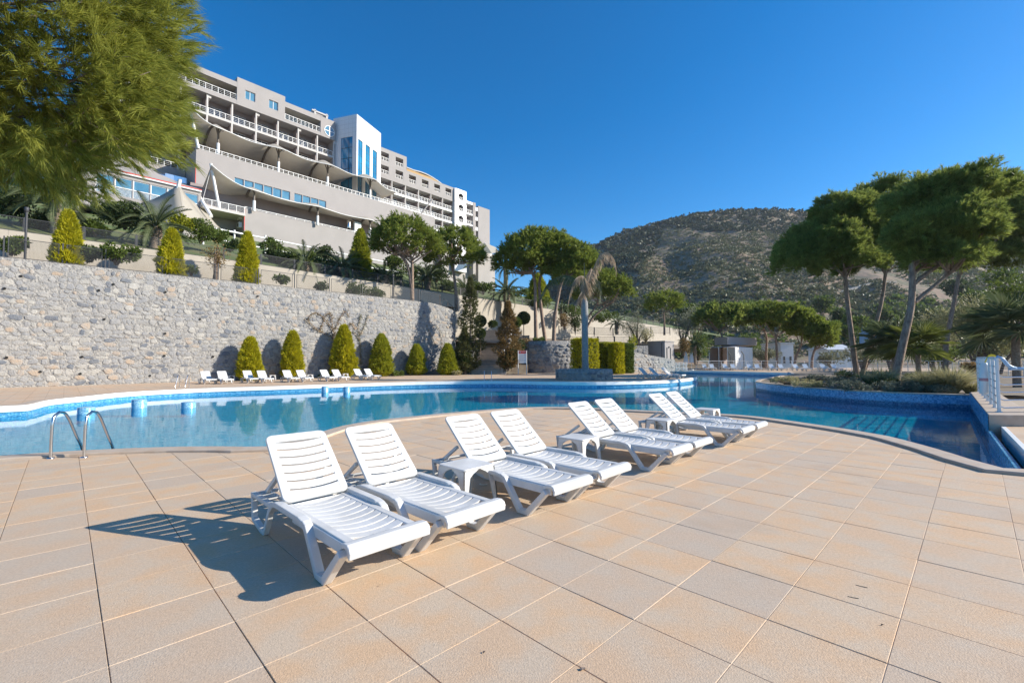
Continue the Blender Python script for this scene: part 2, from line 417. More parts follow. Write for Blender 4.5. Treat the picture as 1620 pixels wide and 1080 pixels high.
planter_front = catmull([PC, np.array([15.2, 17.7]), np.array([14.25, 19.2]), np.array([13.85, 21.2]), np.array([13.75, 24.]), np.array([14.2, 26.6])], .4)
planter_left = catmull([planter_front[-1], np.array([16., 29.5]), np.array([20., 34.5]), np.array([24.5, 40.]), np.array([28.2, 46.7])], .8)[1:]
pool_poly = near + [PB] + planter_front + planter_left + far2[::-1][1:] + far[::-1] + left_ext[::-1]

def flat_mesh(name, outer, z, holes=(), mt=None, parent=None):
    loops = [[Vector((p[0], p[1], 0)) for p in outer]] + [[Vector((p[0], p[1], 0)) for p in h] for h in holes]
    tris = tessellate_polygon(loops); pts = [p for l in loops for p in l]
    b = MB(); fs = []
    for t in tris:
        a, c, d = (pts[i] for i in t)
        if (c - a).cross(d - a).z < 0: t = t[::-1]
        fs.append(tuple(t))
    b.add([(p.x, p.y, z) for p in pts], fs)
    return b.build(name, mt, parent)
WZ = -0.33
water = flat_mesh('pool_water', pool_poly, WZ, mt=M['water']); tag(water, kind='structure')
floor = flat_mesh('pool_floor', pool_poly, -.66, mt=M['floor_mosaic']); tag(floor, kind='structure')

def wall_strip(name, pts, z0, z1, mt, parent=None, closed=False):
    b = MB(); n = len(pts)
    b.add([(p[0], p[1], z0) for p in pts] + [(p[0], p[1], z1) for p in pts], [(i, (i + 1) % n, n + (i + 1) % n, n + i) for i in range(n if closed else n - 1)])
    return b.build(name, mt, parent)
pool_wall = wall_strip('pool_wall', pool_poly, -1.31, -0.20, M['mosaic'], closed=True); tag(pool_wall, kind='structure')

def offset(pts, d):
    out = []
    for i, p in enumerate(pts):
        a = pts[max(i - 1, 0)]; c = pts[min(i + 1, len(pts) - 1)]
        t = (c - a) / (np.linalg.norm(c - a) + 1e-9); out.append(p + d * np.array([t[1], -t[0]]))
    return out
def coping(name, pts, width, side, faces):
    """sweep of [(offset, z)] profile along pts; side=+1 puts land on the right of travel"""
    prof = [(.0, -.20), (-.06, -.17), (-.045, -.10), (-.01, .03), (.02, .042), (width, .042), (width + .012, .03), (width + .015, -.035)]
    rows = [[(q[0], q[1], z) for q in offset(pts, side * o)] for o, z in prof]
    n = len(pts); b1 = MB(); b2 = MB()
    for k in range(len(prof) - 1):
        tgt = b1 if (k >= 3 or not faces) else b2
        tgt.add(rows[k] + rows[k + 1], [((i, i + 1, n + i + 1, n + i) if side < 0 else (i, n + i, n + i + 1, i + 1)) for i in range(n - 1)])
    o = tag(b1.build(name, M['coping']), kind='structure')
    if faces: b2.build('white_nosing', M['nosing'], o)
    else: pass
    return o
coping('pool_coping', left_ext[::-1] + near, .33, 1, False)
coping('pool_coping', [left_ext[-1]] + far, .36, -1, True)
coping('pool_coping', far2, .36, -1, True)
# right hand gutter edge beside the pool
d_ = (PB - near[-1]) / np.linalg.norm(PB - near[-1]); nn_ = np.array([d_[1], -d_[0]])
def gstrip(name, o0, z0, o1, z1, mt, parent=None):
    b = MB(); A, B = near[-1], PB
    b.add([(*(A + nn_ * o0), z0), (*(B + nn_ * o0), z0), (*(B + nn_ * o1), z1), (*(A + nn_ * o1), z1)], [(0, 1, 2, 3)]); return b.build(name, mt, parent)
gutter = tag(gstrip('pool_gutter', .05, -.30, .19, -.30, M['black']), kind='structure')
gstrip('lip_top', -.012, -.10, .05, -.10, M['mosaic'], gutter); gstrip('lip_side', .0501, -.10, .0501, -.30, M['mosaic'], gutter); gstrip('lip_face', -.012, -1.3, -.012, -.10, M['mosaic'], gutter)
gstrip('outer_side', .19, -.30, .19, .012, M['nosing'], gutter); gstrip('outer_top', .19, .012, .26, .012, M['nosing'], gutter); gstrip('outer_edge', .26, .012, .26, -.03, M['nosing'], gutter)
# ---- decks
cop_out = offset(left_ext[::-1] + near, .30)
near_deck = [np.array([-14.5, -3.5])] + [p for p in cop_out if p[0] > -14.5] + [near[-1] + nn_ * .25, PB + nn_ * .25, PC, np.array([44., 16.6]), np.array([44., -3.5])]
deck = flat_mesh('pool_deck', near_deck, -.0105, mt=M['bed']); tag(deck, kind='structure')
far_in = offset([left_ext[-1]] + far, -.33)
far2o = offset(far2, -.33)
far_deck = [np.array([-60., 8.]), np.array([-22., 8.])] + [p for p in far_in] + far2o + [np.array([28.2, 46.9]), np.array([60., 46.9]), np.array([60., 72.]), np.array([-60., 72.])]
fd = flat_mesh('far_deck', far_deck, 0, mt=M['deck_far']); tag(fd, kind='structure')

# near paving tiles, one by one
TU = np.array([math.cos(.776), math.sin(.776)]); TV = np.array([math.sin(.776), -math.cos(.776)])
T0 = np.array([-.839, 2.690]); SU, SV = .5474, .5383
def ij2w(i, j): return T0 + TU * SU * i + TV * SV * j
def to_ij(P): return [((p - T0) @ TU / SU, (p - T0) @ TV / SV) for p in P]
ND = to_ij(near_deck)
kq = [k for k, p in enumerate(near_deck) if np.allclose(p, near[-1] + nn_ * .25)][0]
cut = near_deck[kq] + TV * 24.0
ND_A = to_ij(near_deck[:kq + 1] + [cut, np.array([cut[0], -30.0]), np.array([-14.5, -30.0])][:2])
ND_B = to_ij([near_deck[kq], PB + nn_ * .25, PC, np.array([44., 16.6]), np.array([44., -3.5]), cut])
def clip(poly, x0, x1, y0, y1):
    for ax, lim, sgn in ((0, x0, 1), (0, x1, -1), (1, y0, 1), (1, y1, -1)):
        out = []
        for k in range(len(poly)):
            a, b = poly[k - 1], poly[k]
            da, db = sgn * (a[ax] - lim), sgn * (b[ax] - lim)
            if (da >= 0) != (db >= 0):
                t = da / (da - db); out.append((a[0] + t * (b[0] - a[0]), a[1] + t * (b[1] - a[1])))
            if db >= 0: out.append(b)
        poly = out
        if len(poly) < 3: return []
    return poly
def area(p): return abs(sum(p[i - 1][0] * p[i][1] - p[i][0] * p[i - 1][1] for i in range(len(p)))) / 2
GU, GV = .0036, .0024       # half gaps in tile units
cands = []
for i in range(-20, 42):
    for j in range(-24, 36):
        c = ij2w(i + .5, j + .5)
        if c[1] < .9 or c[0] > 15 or c[0] < -13 or abs(c[0]) > 1.35 * c[1] + 1.2: continue
        for nd in (ND_A, ND_B):
            pl = clip(nd, i + GU, i + 1 - GU, j + GV, j + 1 - GV)
            if len(pl) < 3 or area(pl) < .02: continue
            cands.append((c[1] ** 2 + .3 * c[0] ** 2, i, j, pl))
cands.sort(key=lambda q: q[0])
def tile_mb(pl, i, j, mb=None):
    pl = [(x - i - .5, y - j - .5) for x, y in pl]
    out = []
    for p in pl:
        if not out or math.hypot(p[0] - out[-1][0], p[1] - out[-1][1]) > 1e-4: out.append(p)
    pl = [(x * SU, -y * SV) for x, y in out]
    a = sum(pl[k - 1][0] * pl[k][1] - pl[k][0] * pl[k - 1][1] for k in range(len(pl)))
    if a < 0: pl = pl[::-1]
    n = len(pl); cx = sum(p[0] for p in pl) / n; cy = sum(p[1] for p in pl) / n
    ins = [(x + (cx - x) * .008, y + (cy - y) * .008) for x, y in pl]
    v = [(x, y, -.0095) for x, y in pl] + [(x, y, -.003) for x, y in pl] + [(x, y, 0) for x, y in ins]
    f = [list(range(2 * n, 3 * n))] + [(k, (k + 1) % n, n + (k + 1) % n, n + k) for k in range(n)] + [(n + k, n + (k + 1) % n, 2 * n + (k + 1) % n, 2 * n + k) for k in range(n)]
    m = mb or MB(); return m, v, f
full_me = None; tang = math.atan2(TU[1], TU[0])
far_v, far_f = [], []
for q, (_, i, j, pl) in enumerate(cands):
    m, v, f = tile_mb(pl, i, j); c = ij2w(i + .5, j + .5); dz = random.uniform(-.0018, .0012)
    if q < 300:
        if abs(area(pl) - (1 - 2 * GU) * (1 - 2 * GV)) < 1e-4 and len(pl) == 4:
            if full_me is None: full_me = m.add(v, f).mesh('paving_tile', M['tile'])
            me = full_me
        else: me = m.add(v, f).mesh('paving_tile', M['tile'])
        link('paving_tile', me, None, deck, (c[0], c[1], dz), (random.uniform(-.002, .002), random.uniform(-.002, .002), tang))
    else:
        ca, sa = math.cos(tang), math.sin(tang); b = len(far_v)
        far_v += [(c[0] + x * ca - y * sa, c[1] + x * sa + y * ca, z + dz) for x, y, z in v]; far_f += [[b + k for k in ff] for ff in f]
mm = MB(); mm.v = far_v; mm.f = far_f; mm.sm = [False] * len(far_f)
tag(mm.build('paving_tiles', M['tile_far'], deck), kind='stuff')
gm = MB()
for j in range(-24, 37):
    xs_ = []
    for k in range(len(ND)):
        (xa, ya), (xb, yb_) = ND[k - 1], ND[k]
        if (ya > j) != (yb_ > j): xs_.append(xa + (j - ya) / (yb_ - ya) * (xb - xa))
    xs_.sort()
    for xa, xb in zip(xs_[::2], xs_[1::2]):
        xa, xb = max(xa, -20), min(xb, 42)
        if xb - xa > .1: gm.prism([tuple(ij2w(*p)) for p in ((xa, j - GV), (xb, j - GV), (xb, j + GV), (xa, j + GV))], -.0100, -.0035)
gm.build('grout_line', M['grout'], deck)

# plain sheet under everything, out to the horizon
gs = MB()
bx = [-2600, -70, 62, 2600]; by = [-2600, -12, 73, 2600]
for a in range(3):
    for b in range(3):
        z = -2.6 if (a == 1 and b == 1) else -.6
        gs.add([(bx[a], by[b], z), (bx[a + 1], by[b], z), (bx[a + 1], by[b + 1], z), (bx[a], by[b + 1], z)], [(0, 1, 2, 3)])
for (x0, y0, x1, y1) in ((-70, -12, 62, -12), (62, -12, 62, 73), (62, 73, -70, 73), (-70, 73, -70, -12)):
    gs.add([(x0, y0, -2.6), (x1, y1, -2.6), (x1, y1, -.6), (x0, y0, -.6)], [(0, 1, 2, 3)])
tag(gs.build('ground', M['soil']), kind='structure')

# ---- planted island and its mosaic wall
pl_outer = planter_front + planter_left + [np.array([60., 46.7]), np.array([60., 16.6])]
island = flat_mesh('planted_island', pl_outer, .13, mt=M['soil']); tag(island, kind='structure')
front = planter_front + planter_left
iw = empty('island_wall', (0, 0, 0), 0, 'curved retaining wall of blue mosaic around the planted island', 'retaining wall')
wall_strip('mosaic_face', front[::-1], -1.31, .12, M['mosaic'], iw)
b = MB(); pr = [(-.02, .12), (-.02, .165), (.22, .165), (.22, .10)]
rows = [[(q[0], q[1], z) for q in offset(front, o)] for o, z in pr]; n = len(front)
for k in range(3): b.add(rows[k] + rows[k + 1], [(i, n + i, n + i + 1, i + 1) for i in range(n - 1)])
b.build('cap', M['coping'], iw)

# stone kerb block on the right of the pool
BA, BB2, BC, BD = PB, np.array([11.32, 9.93]), np.array([17.9, 16.9]), PC
bl = empty('kerb_block', (0, 0, 0), 0, 'long sandstone kerb block beside the pool carrying the white railing', 'kerb')
b = MB(); b.prism([tuple(BA + (BB2 - BA) * .012 + (BD - BA) * .002), tuple(BB2), tuple(BC), tuple(BD + (BC - BD) * .02)], -1.31, .25); b.build('block', M['coping'], bl, bevel=.012)
wall_strip('mosaic_face', [BA, BD], -1.31, .249, M['mosaic'], bl)

# ---- low mosaic stools standing in the pool
for (px, y0, y1, w, lb) in ((126, 645, 655.6, 22, 'blue mosaic pool stool farthest left in the water'), (212, 632.6, 646, 20, 'blue mosaic pool stool between the far ladder and the leftmost stool'), (291, 636.5, 646, 20, 'blue mosaic pool stool just below the far left ladder'), (512, 611.5, 620, 10.5, 'left of two small blue stools by the far pool edge'), (546.6, 612, 620.5, 10.5, 'right of two small blue stools by the far pool edge')):
    g = G(px, y1, WZ); zt = AT(px, y0, g[1])[2]; r = w / 2 * g[1] / FPX
    t = empty('pool_stool', (g[0], g[1] + r, 0), 0, lb, 'pool stool', 'mosaic stools standing in the pool')
    b = MB(); b.lathe([(r, -1.3), (r, zt - .02), (r - .02, zt)], 28); b.build('column', M['stool'], t)
    b = MB(); b.lathe([(r - .02, zt), (.001, zt + .004)], 28); b.build('seat', M['stool'], t)

# ---- ladders
def ladder(base, direction, sep, label, rise=.70, reach=.62):
    d = np.array(direction) / np.linalg.norm(direction); t = np.array([-d[1], d[0]])
    e = empty('pool_ladder', (base[0], base[1], 0), 0, label, 'ladder', 'steel pool ladders')
    for k in (0, 1):
        o = t * sep * (k - .5)
        prof = [(-.02, 0), (-.02, .15), (-.01, rise * .78), (.03, rise * .93), (.11, rise), (.20, rise * .97), (.29, rise * .82), (reach * .72, rise * .40), (reach * .92, .05), (reach, -.2), (reach + .02, -1.0)]
        P = catmull([np.array([o[0] + d[0] * a, o[1] + d[1] * a, z]) for a, z in prof], .05)
        b = MB(); b.tube(P, .021, 10); r = b.build('rail', M['steel'], e)
        b = MB(); b.lathe([(.05, .0), (.048, .012), (.022, .016)], 16, (o[0] - d[0] * .02, o[1] - d[1] * .02)); b.build('flange', M['steel'], r)
    for z in (-.22, -.5, -.78):
        b = MB(); c = d * (reach + .01)
        q = [c + t * sep * .5, c - t * sep * .5]
        b.tube([(q[0][0], q[0][1], z), (q[1][0], q[1][1], z)], .03, 8); b.build('tread', M['steel'], e)
lb1, lb2 = G(75, 726.5), G(140.5, 720.5)
ladder((lb1 + lb2) / 2, (-.12, .99), float(np.linalg.norm(lb1 - lb2)), 'steel pool ladder at the near left edge of the pool')
a1, a2 = G(274, 612.8), G(293, 611.8)
ladder((a1 + a2) / 2 + np.array([.1, .25]), (.30, -.95), .48, 'steel pool ladder at the far edge left of the poolside loungers')
a1, a2 = G(763.5, 602), G(778.5, 601.8)
ladder((a1 + a2) / 2 + np.array([0, .6]), (.06, -.99), .52, 'steel pool ladder at the far edge in front of the stairs')
# ================================================================== LOUNGERS AND TABLES
def slat_mesh(name, half, w, th, sag, bow, n=6):
    """one moulded slat: x is its width, y its length"""
    b = MB(); vs = []
    for k in range(n + 1):
        y = -half + 2 * half * k / n; q = 1 - (y / half) ** 2
        for x, z in ((-w / 2, -th), (w / 2, -th), (w / 2, -.002), (w / 2 - .004, 0), (-w / 2 + .004, 0), (-w / 2, -.002)):
            vs.append((x + bow * q, y, z - sag * q))
    fs = [(k * 6 + a, (k + 1) * 6 + a, (k + 1) * 6 + (a + 1) % 6, k * 6 + (a + 1) % 6) for k in range(n) for a in range(6)]
    b.add(vs, [f[::-1] for f in fs]); b.add(vs[:6], [(0, 1, 2, 3, 4, 5)]); b.add(vs[-6:], [(5, 4, 3, 2, 1, 0)])
    return b.mesh(name, M['white'])
seat_slat = slat_mesh('seat_slat', .205, .088, .016, .018, .022)
back_slat = slat_mesh('backrest_slat', .209, .070, .012, .010, .014)
def rrect(x0, x1, z0, z1, r, n=5):
    out = []
    for cx, cz, a0 in ((x1 - r, z1 - r, 0), (x0 + r, z1 - r, 90), (x0 + r, z0 + r, 180), (x1 - r, z0 + r, 270)):
        for k in range(n): a = R(a0 + 90 * k / (n - 1)); out.append((cx + r * math.cos(a), cz + r * math.sin(a)))
    return out
def make_lounger(simple=False, fabric=None):
    t = empty('sun_lounger')
    bv = None if simple else .007
    for s in (-1, 1):
        # arm rail with a flat top
        b = MB(); y0, y1 = sorted((s * .268, s * .338))
        b.path([(.17, .245), (.235, .305), (.30, .325), (.80, .325), (.875, .313)], .042, y0, y1)
        b.path([(.30, .30), (.86, .30)], .075, *sorted((s * .262, s * .29)))
        b.path([(.55, .27), (1.50, .27)], .075, *sorted((s * .252, s * .282)))
        b.build('side_rail', M['white'], t, bv)
        b = MB(); y0, y1 = sorted((s * .278, s * .325))
        b.ring([(-.35, .30), (-.315, .055), (-.075, 0), (.02, 0), (.19, .30)], [(-.305, .262), (-.272, .085), (-.065, .042), (-.005, .042), (.118, .262)], y0, y1)
        b.build('rear_leg', M['white'], t, bv)
        b = MB(); b.path([(.862, .316), (.915, .295), (.955, .245), (1.125, .024), (1.235, .024), (1.475, .268)], .050, *sorted((s * .272, s * .334)))
        b.path([(1.10, .012), (1.25, .012)], .024, y0 - .006, y1 + .006)
        b.build('front_leg', M['white'], t, bv)
    seat = MB()
    for s in (-1, 1):
        y0, y1 = sorted((s * .203, s * .268)); seat.extr([(.335, .316), (1.46, .316), (1.46, .268), (.335, .268)], y0, y1)
    seat.extr([(1.425, .270), (1.425, .314), (1.48, .331), (1.525, .333), (1.556, .318), (1.572, .287), (1.566, .245), (1.548, .245), (1.548, .28), (1.52, .305), (1.47, .298)], -.305, .305)
    seat.extr([(.335, .27), (.335, .31), (.36, .314), (.36, .27)], -.21, .21)
    so = seat.build('seat', M['white'], t, bv)
    if simple:
        b = MB(); b.box(.36, 1.43, -.2, .2, .292, .306); b.build('seat_panel', fabric or M['white'], so)
    else:
        for k in range(10): link('seat_slat', seat_slat, None, so, (.395 + k * .1035, 0, .313))
    th = math.atan2(.50, -.555)
    back = empty('backrest', (.345, 0, .322)); back.parent = t
    mtx = Matrix.Translation((.345, 0, .322)) @ Matrix.Rotation(-th, 4, 'Y')
    back.matrix_local = mtx
    Lb = .715
    # ring lies in local x (up the back) / y; thickness along local z
    b = MB(); n = 5
    o1 = rrect(0, Lb, -.278, .278, .055); i1 = rrect(.035, Lb - .085, -.207, .207, .002)
    m = len(o1); v = []
    for z in (-.028, .0):
        v += [(p[0], p[1] * (1 - .035 * p[0] / Lb), z) for p in o1] + [(p[0], p[1], z) for p in i1]
    f = []
    for i in range(m):
        j = (i + 1) % m
        f += [(i, m + i, m + j, j), (2 * m + i, 2 * m + j, 3 * m + j, 3 * m + i), (i, j, 2 * m + j, 2 * m + i), (m + i, 3 * m + i, 3 * m + j, m + j)]
    b.add(v, [ff[::-1] for ff in f])
    bf = b.build('backrest_frame', M['white'], back, bv)
    # local +z must face the sitter: rotate frame by using negative z towards the rear
    if simple:
        b = MB(); b.box(.036, Lb - .086, -.206, .206, -.024, -.008); b.build('backrest_panel', fabric or M['white'], back)
    else:
        for k in range(7): link('backrest_slat', back_slat, None, back, (.0725 + k * .0862, 0, -.0274), (0, math.pi, 0))
    for s in (-1, 1):
        b = MB(); y0, y1 = sorted((s * .20, s * .235)); b.path([(.02, .46 + .02), (-.24, .302)], .032, y0, y1); b.build('backrest_support', M['white'], t)
    b = MB()
    b.box(-.335, -.30, -.28, .28, .268, .295); b.box(.10, .13, -.28, .28, .262, .29)
    for s in (-1, 1):
        for x in (-.27, -.20, -.13, -.06): b.box(x, x + .022, *sorted((s * .18, s * .275)), .272, .292)
        b.box(-.30, .12, *sorted((s * .165, s * .187)), .265, .292)
    b.build('rear_rack', M['white'], t)
    return t
LD = np.array([.71295, -.70122]); LN = np.array([.70122, .71295]); LROT = math.atan2(LD[1], LD[0])
def lounger_origin_from_front(px, py):
    g = G(px, py); return g - LD * 1.20 + LN * .315
o1 = lounger_origin_from_front(510, 921)
o3 = lounger_origin_from_front(832, 813); o5 = lounger_origin_from_front(1023, 745); o7 = lounger_origin_from_front(1140, 706)
spots = [(o1, 'white plastic sun lounger nearest the camera with the longest shadow on the paving'),
         (o1 + LN * .735 + LD * .01, 'white plastic sun lounger paired directly behind the nearest lounger'),
         (o3, 'white plastic sun lounger with the nearest side table at its near side'),
         (o3 + LN * .735, 'white plastic sun lounger on the far side of the third lounger, fourth from the camera'),
         (o5, 'white plastic sun lounger just behind the second side table, fifth from the camera'),
         (o5 + LN * .735, 'white plastic sun lounger between the second and third side tables, sixth in the row'),
         (o7, 'white plastic sun lounger just behind the third side table, seventh in the row'),
         (o7 + LN * .735, 'white plastic sun lounger at the pool end of the near row, eighth from the camera')]
LG = 'white loungers in the row on the near deck'
lounger = make_lounger()
bpy.context.view_layer.update()
for k, (p, lb) in enumerate(spots):
    o = lounger if k == 0 else copy_tree(lounger)
    o.location = (p[0], p[1], 0.001); o.rotation_euler = (0, 0, LROT + (0, .012, -.01, .006, .008, -.012, .004, .01)[k])
    tag(o, lb, 'sun lounger', LG)

def make_table():
    t = empty('side_table'); h = .405; a = .215
    b = MB(); o = rrect(-a, a, -a, a, .04); b.prism(o, h - .022, h); b.build('tabletop', M['white'], t, .006)
    for k in range(4):
        b = MB(); ca, sa = math.cos(k * math.pi / 2), math.sin(k * math.pi / 2)
        rot = lambda p: (p[0] * ca - p[1] * sa, p[0] * sa + p[1] * ca, p[2])
        def plate(w1):
            v = []
            for (z, c, w) in ((h - .023, a - .006, .20), (h - .06, a - .004, .125), (h - .095, a - .002, .085), (.0, a + .022, .045)):
                v.append((z, c, w))
            return v
        for flip in (0, 1):
            vs = []
            for z, c, w in plate(0):
                for q in ((c, c - w), (c, c), (c - .016, c), (c - .016, c - w)):
                    p = (q[0], q[1], z) if not flip else (q[1], q[0], z); vs.append(rot(p))
            fs = [(r * 4 + i, r * 4 + (i + 1) % 4, (r + 1) * 4 + (i + 1) % 4, (r + 1) * 4 + i) for r in range(3) for i in range(4)] + [(12, 13, 14, 15)]
            b.add(vs, fs if flip else [f[::-1] for f in fs])
        b.build('leg', M['white'], t)
    return t
table = make_table()
bpy.context.view_layer.update()
for k, (px, py, lb) in enumerate(((738, 733.5, 'small square white plastic side table nearest the camera, between second and third loungers'),
                                  (915, 690.5, 'small square white plastic side table between the fourth and fifth loungers'),
                                  (1047, 662.5, 'small square white plastic side table between the sixth and seventh loungers'),
                                  (1118, 646.5, 'small square white plastic side table farthest along the near row, close to the water'))):
    o = table if k == 0 else copy_tree(table)
    g = G(px, py, .40); o.location = (g[0], g[1], 0); o.rotation_euler = (0, 0, LROT + (0, .03, -.03, .02)[k])
    tag(o, lb, 'side table', 'white side tables on the near deck')

# ---- far loungers, plain copies
far_lounger = make_lounger(True)
FABM = mat('grey_sling', (.55, .53, .49), rough=.8)
sling_lounger = make_lounger(True, FABM)
shade_tinted_lounger = make_lounger(True, mat('shade_tinted_sling', (.55, .63, .72), rough=.7))  # pale blue of the panels is the cool shade put into their colour
small_table = make_table()
bpy.context.view_layer.update()
used = set()
def put(proto, p, rz, label, cat, group):
    o = proto if proto.name not in used else copy_tree(proto)
    used.add(proto.name); o.location = (p[0], p[1], 0.002); o.rotation_euler = (0, 0, rz); tag(o, label, cat, group); return o
# five pairs along the stone wall; front ends point to the pool
wall_x = [(320, 607), (347, 607), (388, 605.5), (411, 605.5), (452, 604.5), (474, 604), (512, 603), (531, 602.5), (565, 600.5), (582, 600)]
wl = ['white lounger farthest left along the stone wall, next to the far ladder', 'white lounger second from the left along the stone wall',
      'white lounger in front of the leftmost small cypress, left of its pair', 'white lounger in front of the leftmost small cypress, right of its pair',
      'white lounger in front of the slender second cypress, left of its pair', 'white lounger in front of the slender second cypress, right of its pair',
      'white lounger left of the tallest poolside cypress', 'white lounger in front of the tallest poolside cypress',
      'white lounger between the tallest and the fourth poolside cypress, left one', 'white lounger farthest right along the stone wall, beside the fourth cypress']
for (px, py), lb in zip(wall_x, wl):
    g = G(px + 12, py); d = np.array([.60, -.80]); d2 = np.array([.72, -.69])
    put(far_lounger, g - d2 * 1.2, math.atan2(d2[1], d2[0]), lb, 'sun lounger', 'white loungers along the stone wall')
for (px, py, lb) in ((366, 604.5, 'white side table between the first two lounger pairs by the stone wall'), (431, 603.5, 'white side table between the second and third lounger pairs by the stone wall'), (490, 602.5, 'white side table left of the tallest poolside cypress'), (546, 600.5, 'white side table right of the tallest poolside cypress')):
    put(small_table, G(px, py - 2), .6, lb, 'side table', 'white side tables along the stone wall')
for px, lb in ((1018, 'grey sling lounger on the round pool tip, left of three'), (1034, 'grey sling lounger on the round pool tip, middle of three'), (1054, 'grey sling lounger on the round pool tip, right of three nearest the water')):
    put(sling_lounger, G(px, 598.2) - np.array([.2, .3]), R(-48), lb, 'sun lounger', 'grey sling loungers on the round pool tip')
put(small_table, G(1066, 594.5), .3, 'white side table beside the grey sling loungers on the pool tip', 'side table', 'side tables on the pool tip')
fx = [(1119, 'pale lounger standing left in the row by the far white railing'), (1131, 'pale lounger second in the row by the far white railing'), (1152, 'pale lounger third in the row by the far white railing, before the white tent'),
      (1165, 'pale lounger fourth in the row by the far white railing, before the white tent'), (1191, 'pale lounger fifth in the row by the far white railing'), (1204, 'pale lounger sixth in the row by the far white railing'),
      (1227, 'pale lounger seventh in the row by the far white railing'), (1242, 'pale lounger eighth in the row by the far white railing'), (1266, 'pale lounger ninth in the row by the far white railing, fifth from the right end'),
      (1282, 'pale lounger tenth in the row by the far white railing, fourth from the right end'), (1310, 'pale lounger by the far white railing, third from the right end'), (1328, 'pale lounger by the far white railing, just left of the leaning pine trunks')]
for px, lb in fx:
    g = G(px, 585.5 + (px - 1119) * .006)
    put(shade_tinted_lounger, g + np.array([0, 1.0]), R(-104 + (px % 7)), lb, 'sun lounger', 'pale loungers by the far white railing')
for px, lb in ((1142, 'white side table between the second and third far loungers'), (1178, 'white side table between the fourth and fifth far loungers'), (1216, 'white side table between the sixth and seventh far loungers'), (1254, 'white side table between the eighth and ninth far loungers'), (1297, 'white side table between the tenth and eleventh far loungers')):
    put(small_table, G(px, 585.2), .5, lb, 'side table', 'white side tables by the far railing')

# ---- bits lying on the paving
def twig(px, py, L, a, lb):
    g = G(px, py); b = MB(); d = np.array([math.cos(a), math.sin(a)]); n = np.array([-d[1], d[0]])
    b.tube([(*(g + d * L * t + n * L * .22 * t * t), .0025) for t in np.linspace(0, 1, 7)], [.0015, .002, .002, .002, .0025, .003, .002], 5)
    tag(b.build('dry_twig', M['soil'], None), lb, 'twig', 'twigs fallen on the paving')
twig(1341, 943, .055, -.75, 'small curled dry twig lying nearest on the right hand paving')
twig(1354, 925, .06, -.9, 'small curled dry twig lying just behind the nearest one on the right')
def dry_leaf(px, py, s, a, lb):
    g = G(px, py); b = MB()
    b.add([(g[0] + s * x * math.cos(a) - s * y * math.sin(a), g[1] + s * x * math.sin(a) + s * y * math.cos(a), z) for x, y, z in ((-1, 0, .002), (-.3, .4, .010), (.6, .25, .007), (1, 0, .003), (.5, -.35, .009), (-.4, -.3, .005))], [(0, 5, 1), (1, 5, 4, 2), (2, 4, 3)])
    tag(b.build('dry_leaf', M['bark_dark'], None), lb, 'leaf', 'dry leaves on the paving')
dry_leaf(922, 1059, .022, .4, 'curled dark leaf on a tile joint at the bottom of the photo')
dry_leaf(766, 1032, .011, 1.0, 'tiny dark leaf on a tile near the bottom of the photo')
dry_leaf(601, 926, .009, 2.0, 'tiny dark speck of leaf in front of the nearest lounger')
dry_leaf(1396, 989, .010, .2, 'tiny pale leaf right of the fallen twigs')
hk = MB(); g = G(765, 767); hk.tube([(g[0] + .045 * math.cos(t), g[1] + .03 * math.sin(t), .012) for t in np.linspace(2.6, 6.6, 9)], .006, 6)
tag(hk.build('plastic_hook', M['white'], None), 'small white plastic hook lying under the third lounger', 'hook')
# ================================================================== STONE WALLS, TERRACES, FENCES
WT = 7.60
def stone_variants(n=20, seed=3):
    r = random.Random(seed); out = []
    for _ in range(n):
        k = r.choice([6, 7, 7, 8]); ang = sorted([2 * math.pi * (q + r.uniform(-.28, .28)) / k for q in range(k)])
        P = []
        for a in ang:
            q = r.uniform(.86, 1.05); c, s = math.cos(a), math.sin(a); e = 2.8
            rad = q / (abs(c) ** e + abs(s) ** e) ** (1 / e); P.append((rad * c * .5, rad * s * .5))
        d = [r.uniform(.75, 1.15) for _ in P]
        v = [(p[0], 0.02, p[1]) for p in P] + [(p[0] * .97, -.55 * d[i], p[1] * .97) for i, p in enumerate(P)] + [(p[0] * .72, -1.0 * d[i], p[1] * .72) for i, p in enumerate(P)] + [(r.uniform(-.08, .08), -1.08, r.uniform(-.08, .08))]
        f = []
        for i in range(k):
            j = (i + 1) % k
            f += [(i, j, k + j, k + i), (k + i, k + j, 2 * k + j, 2 * k + i), (2 * k + i, 2 * k + j, 3 * k)]
        out.append((v, f))
    return out
SV_ = stone_variants()
SMK = ('stone', 'stone_dk', 'stone_tan', 'stone_lt'); SME = {k: [] for k in SMK}
for v, f in SV_:
    for k in SMK:
        b = MB(); b.add(v, f); SME[k].append(b.mesh('stone', M[k]))
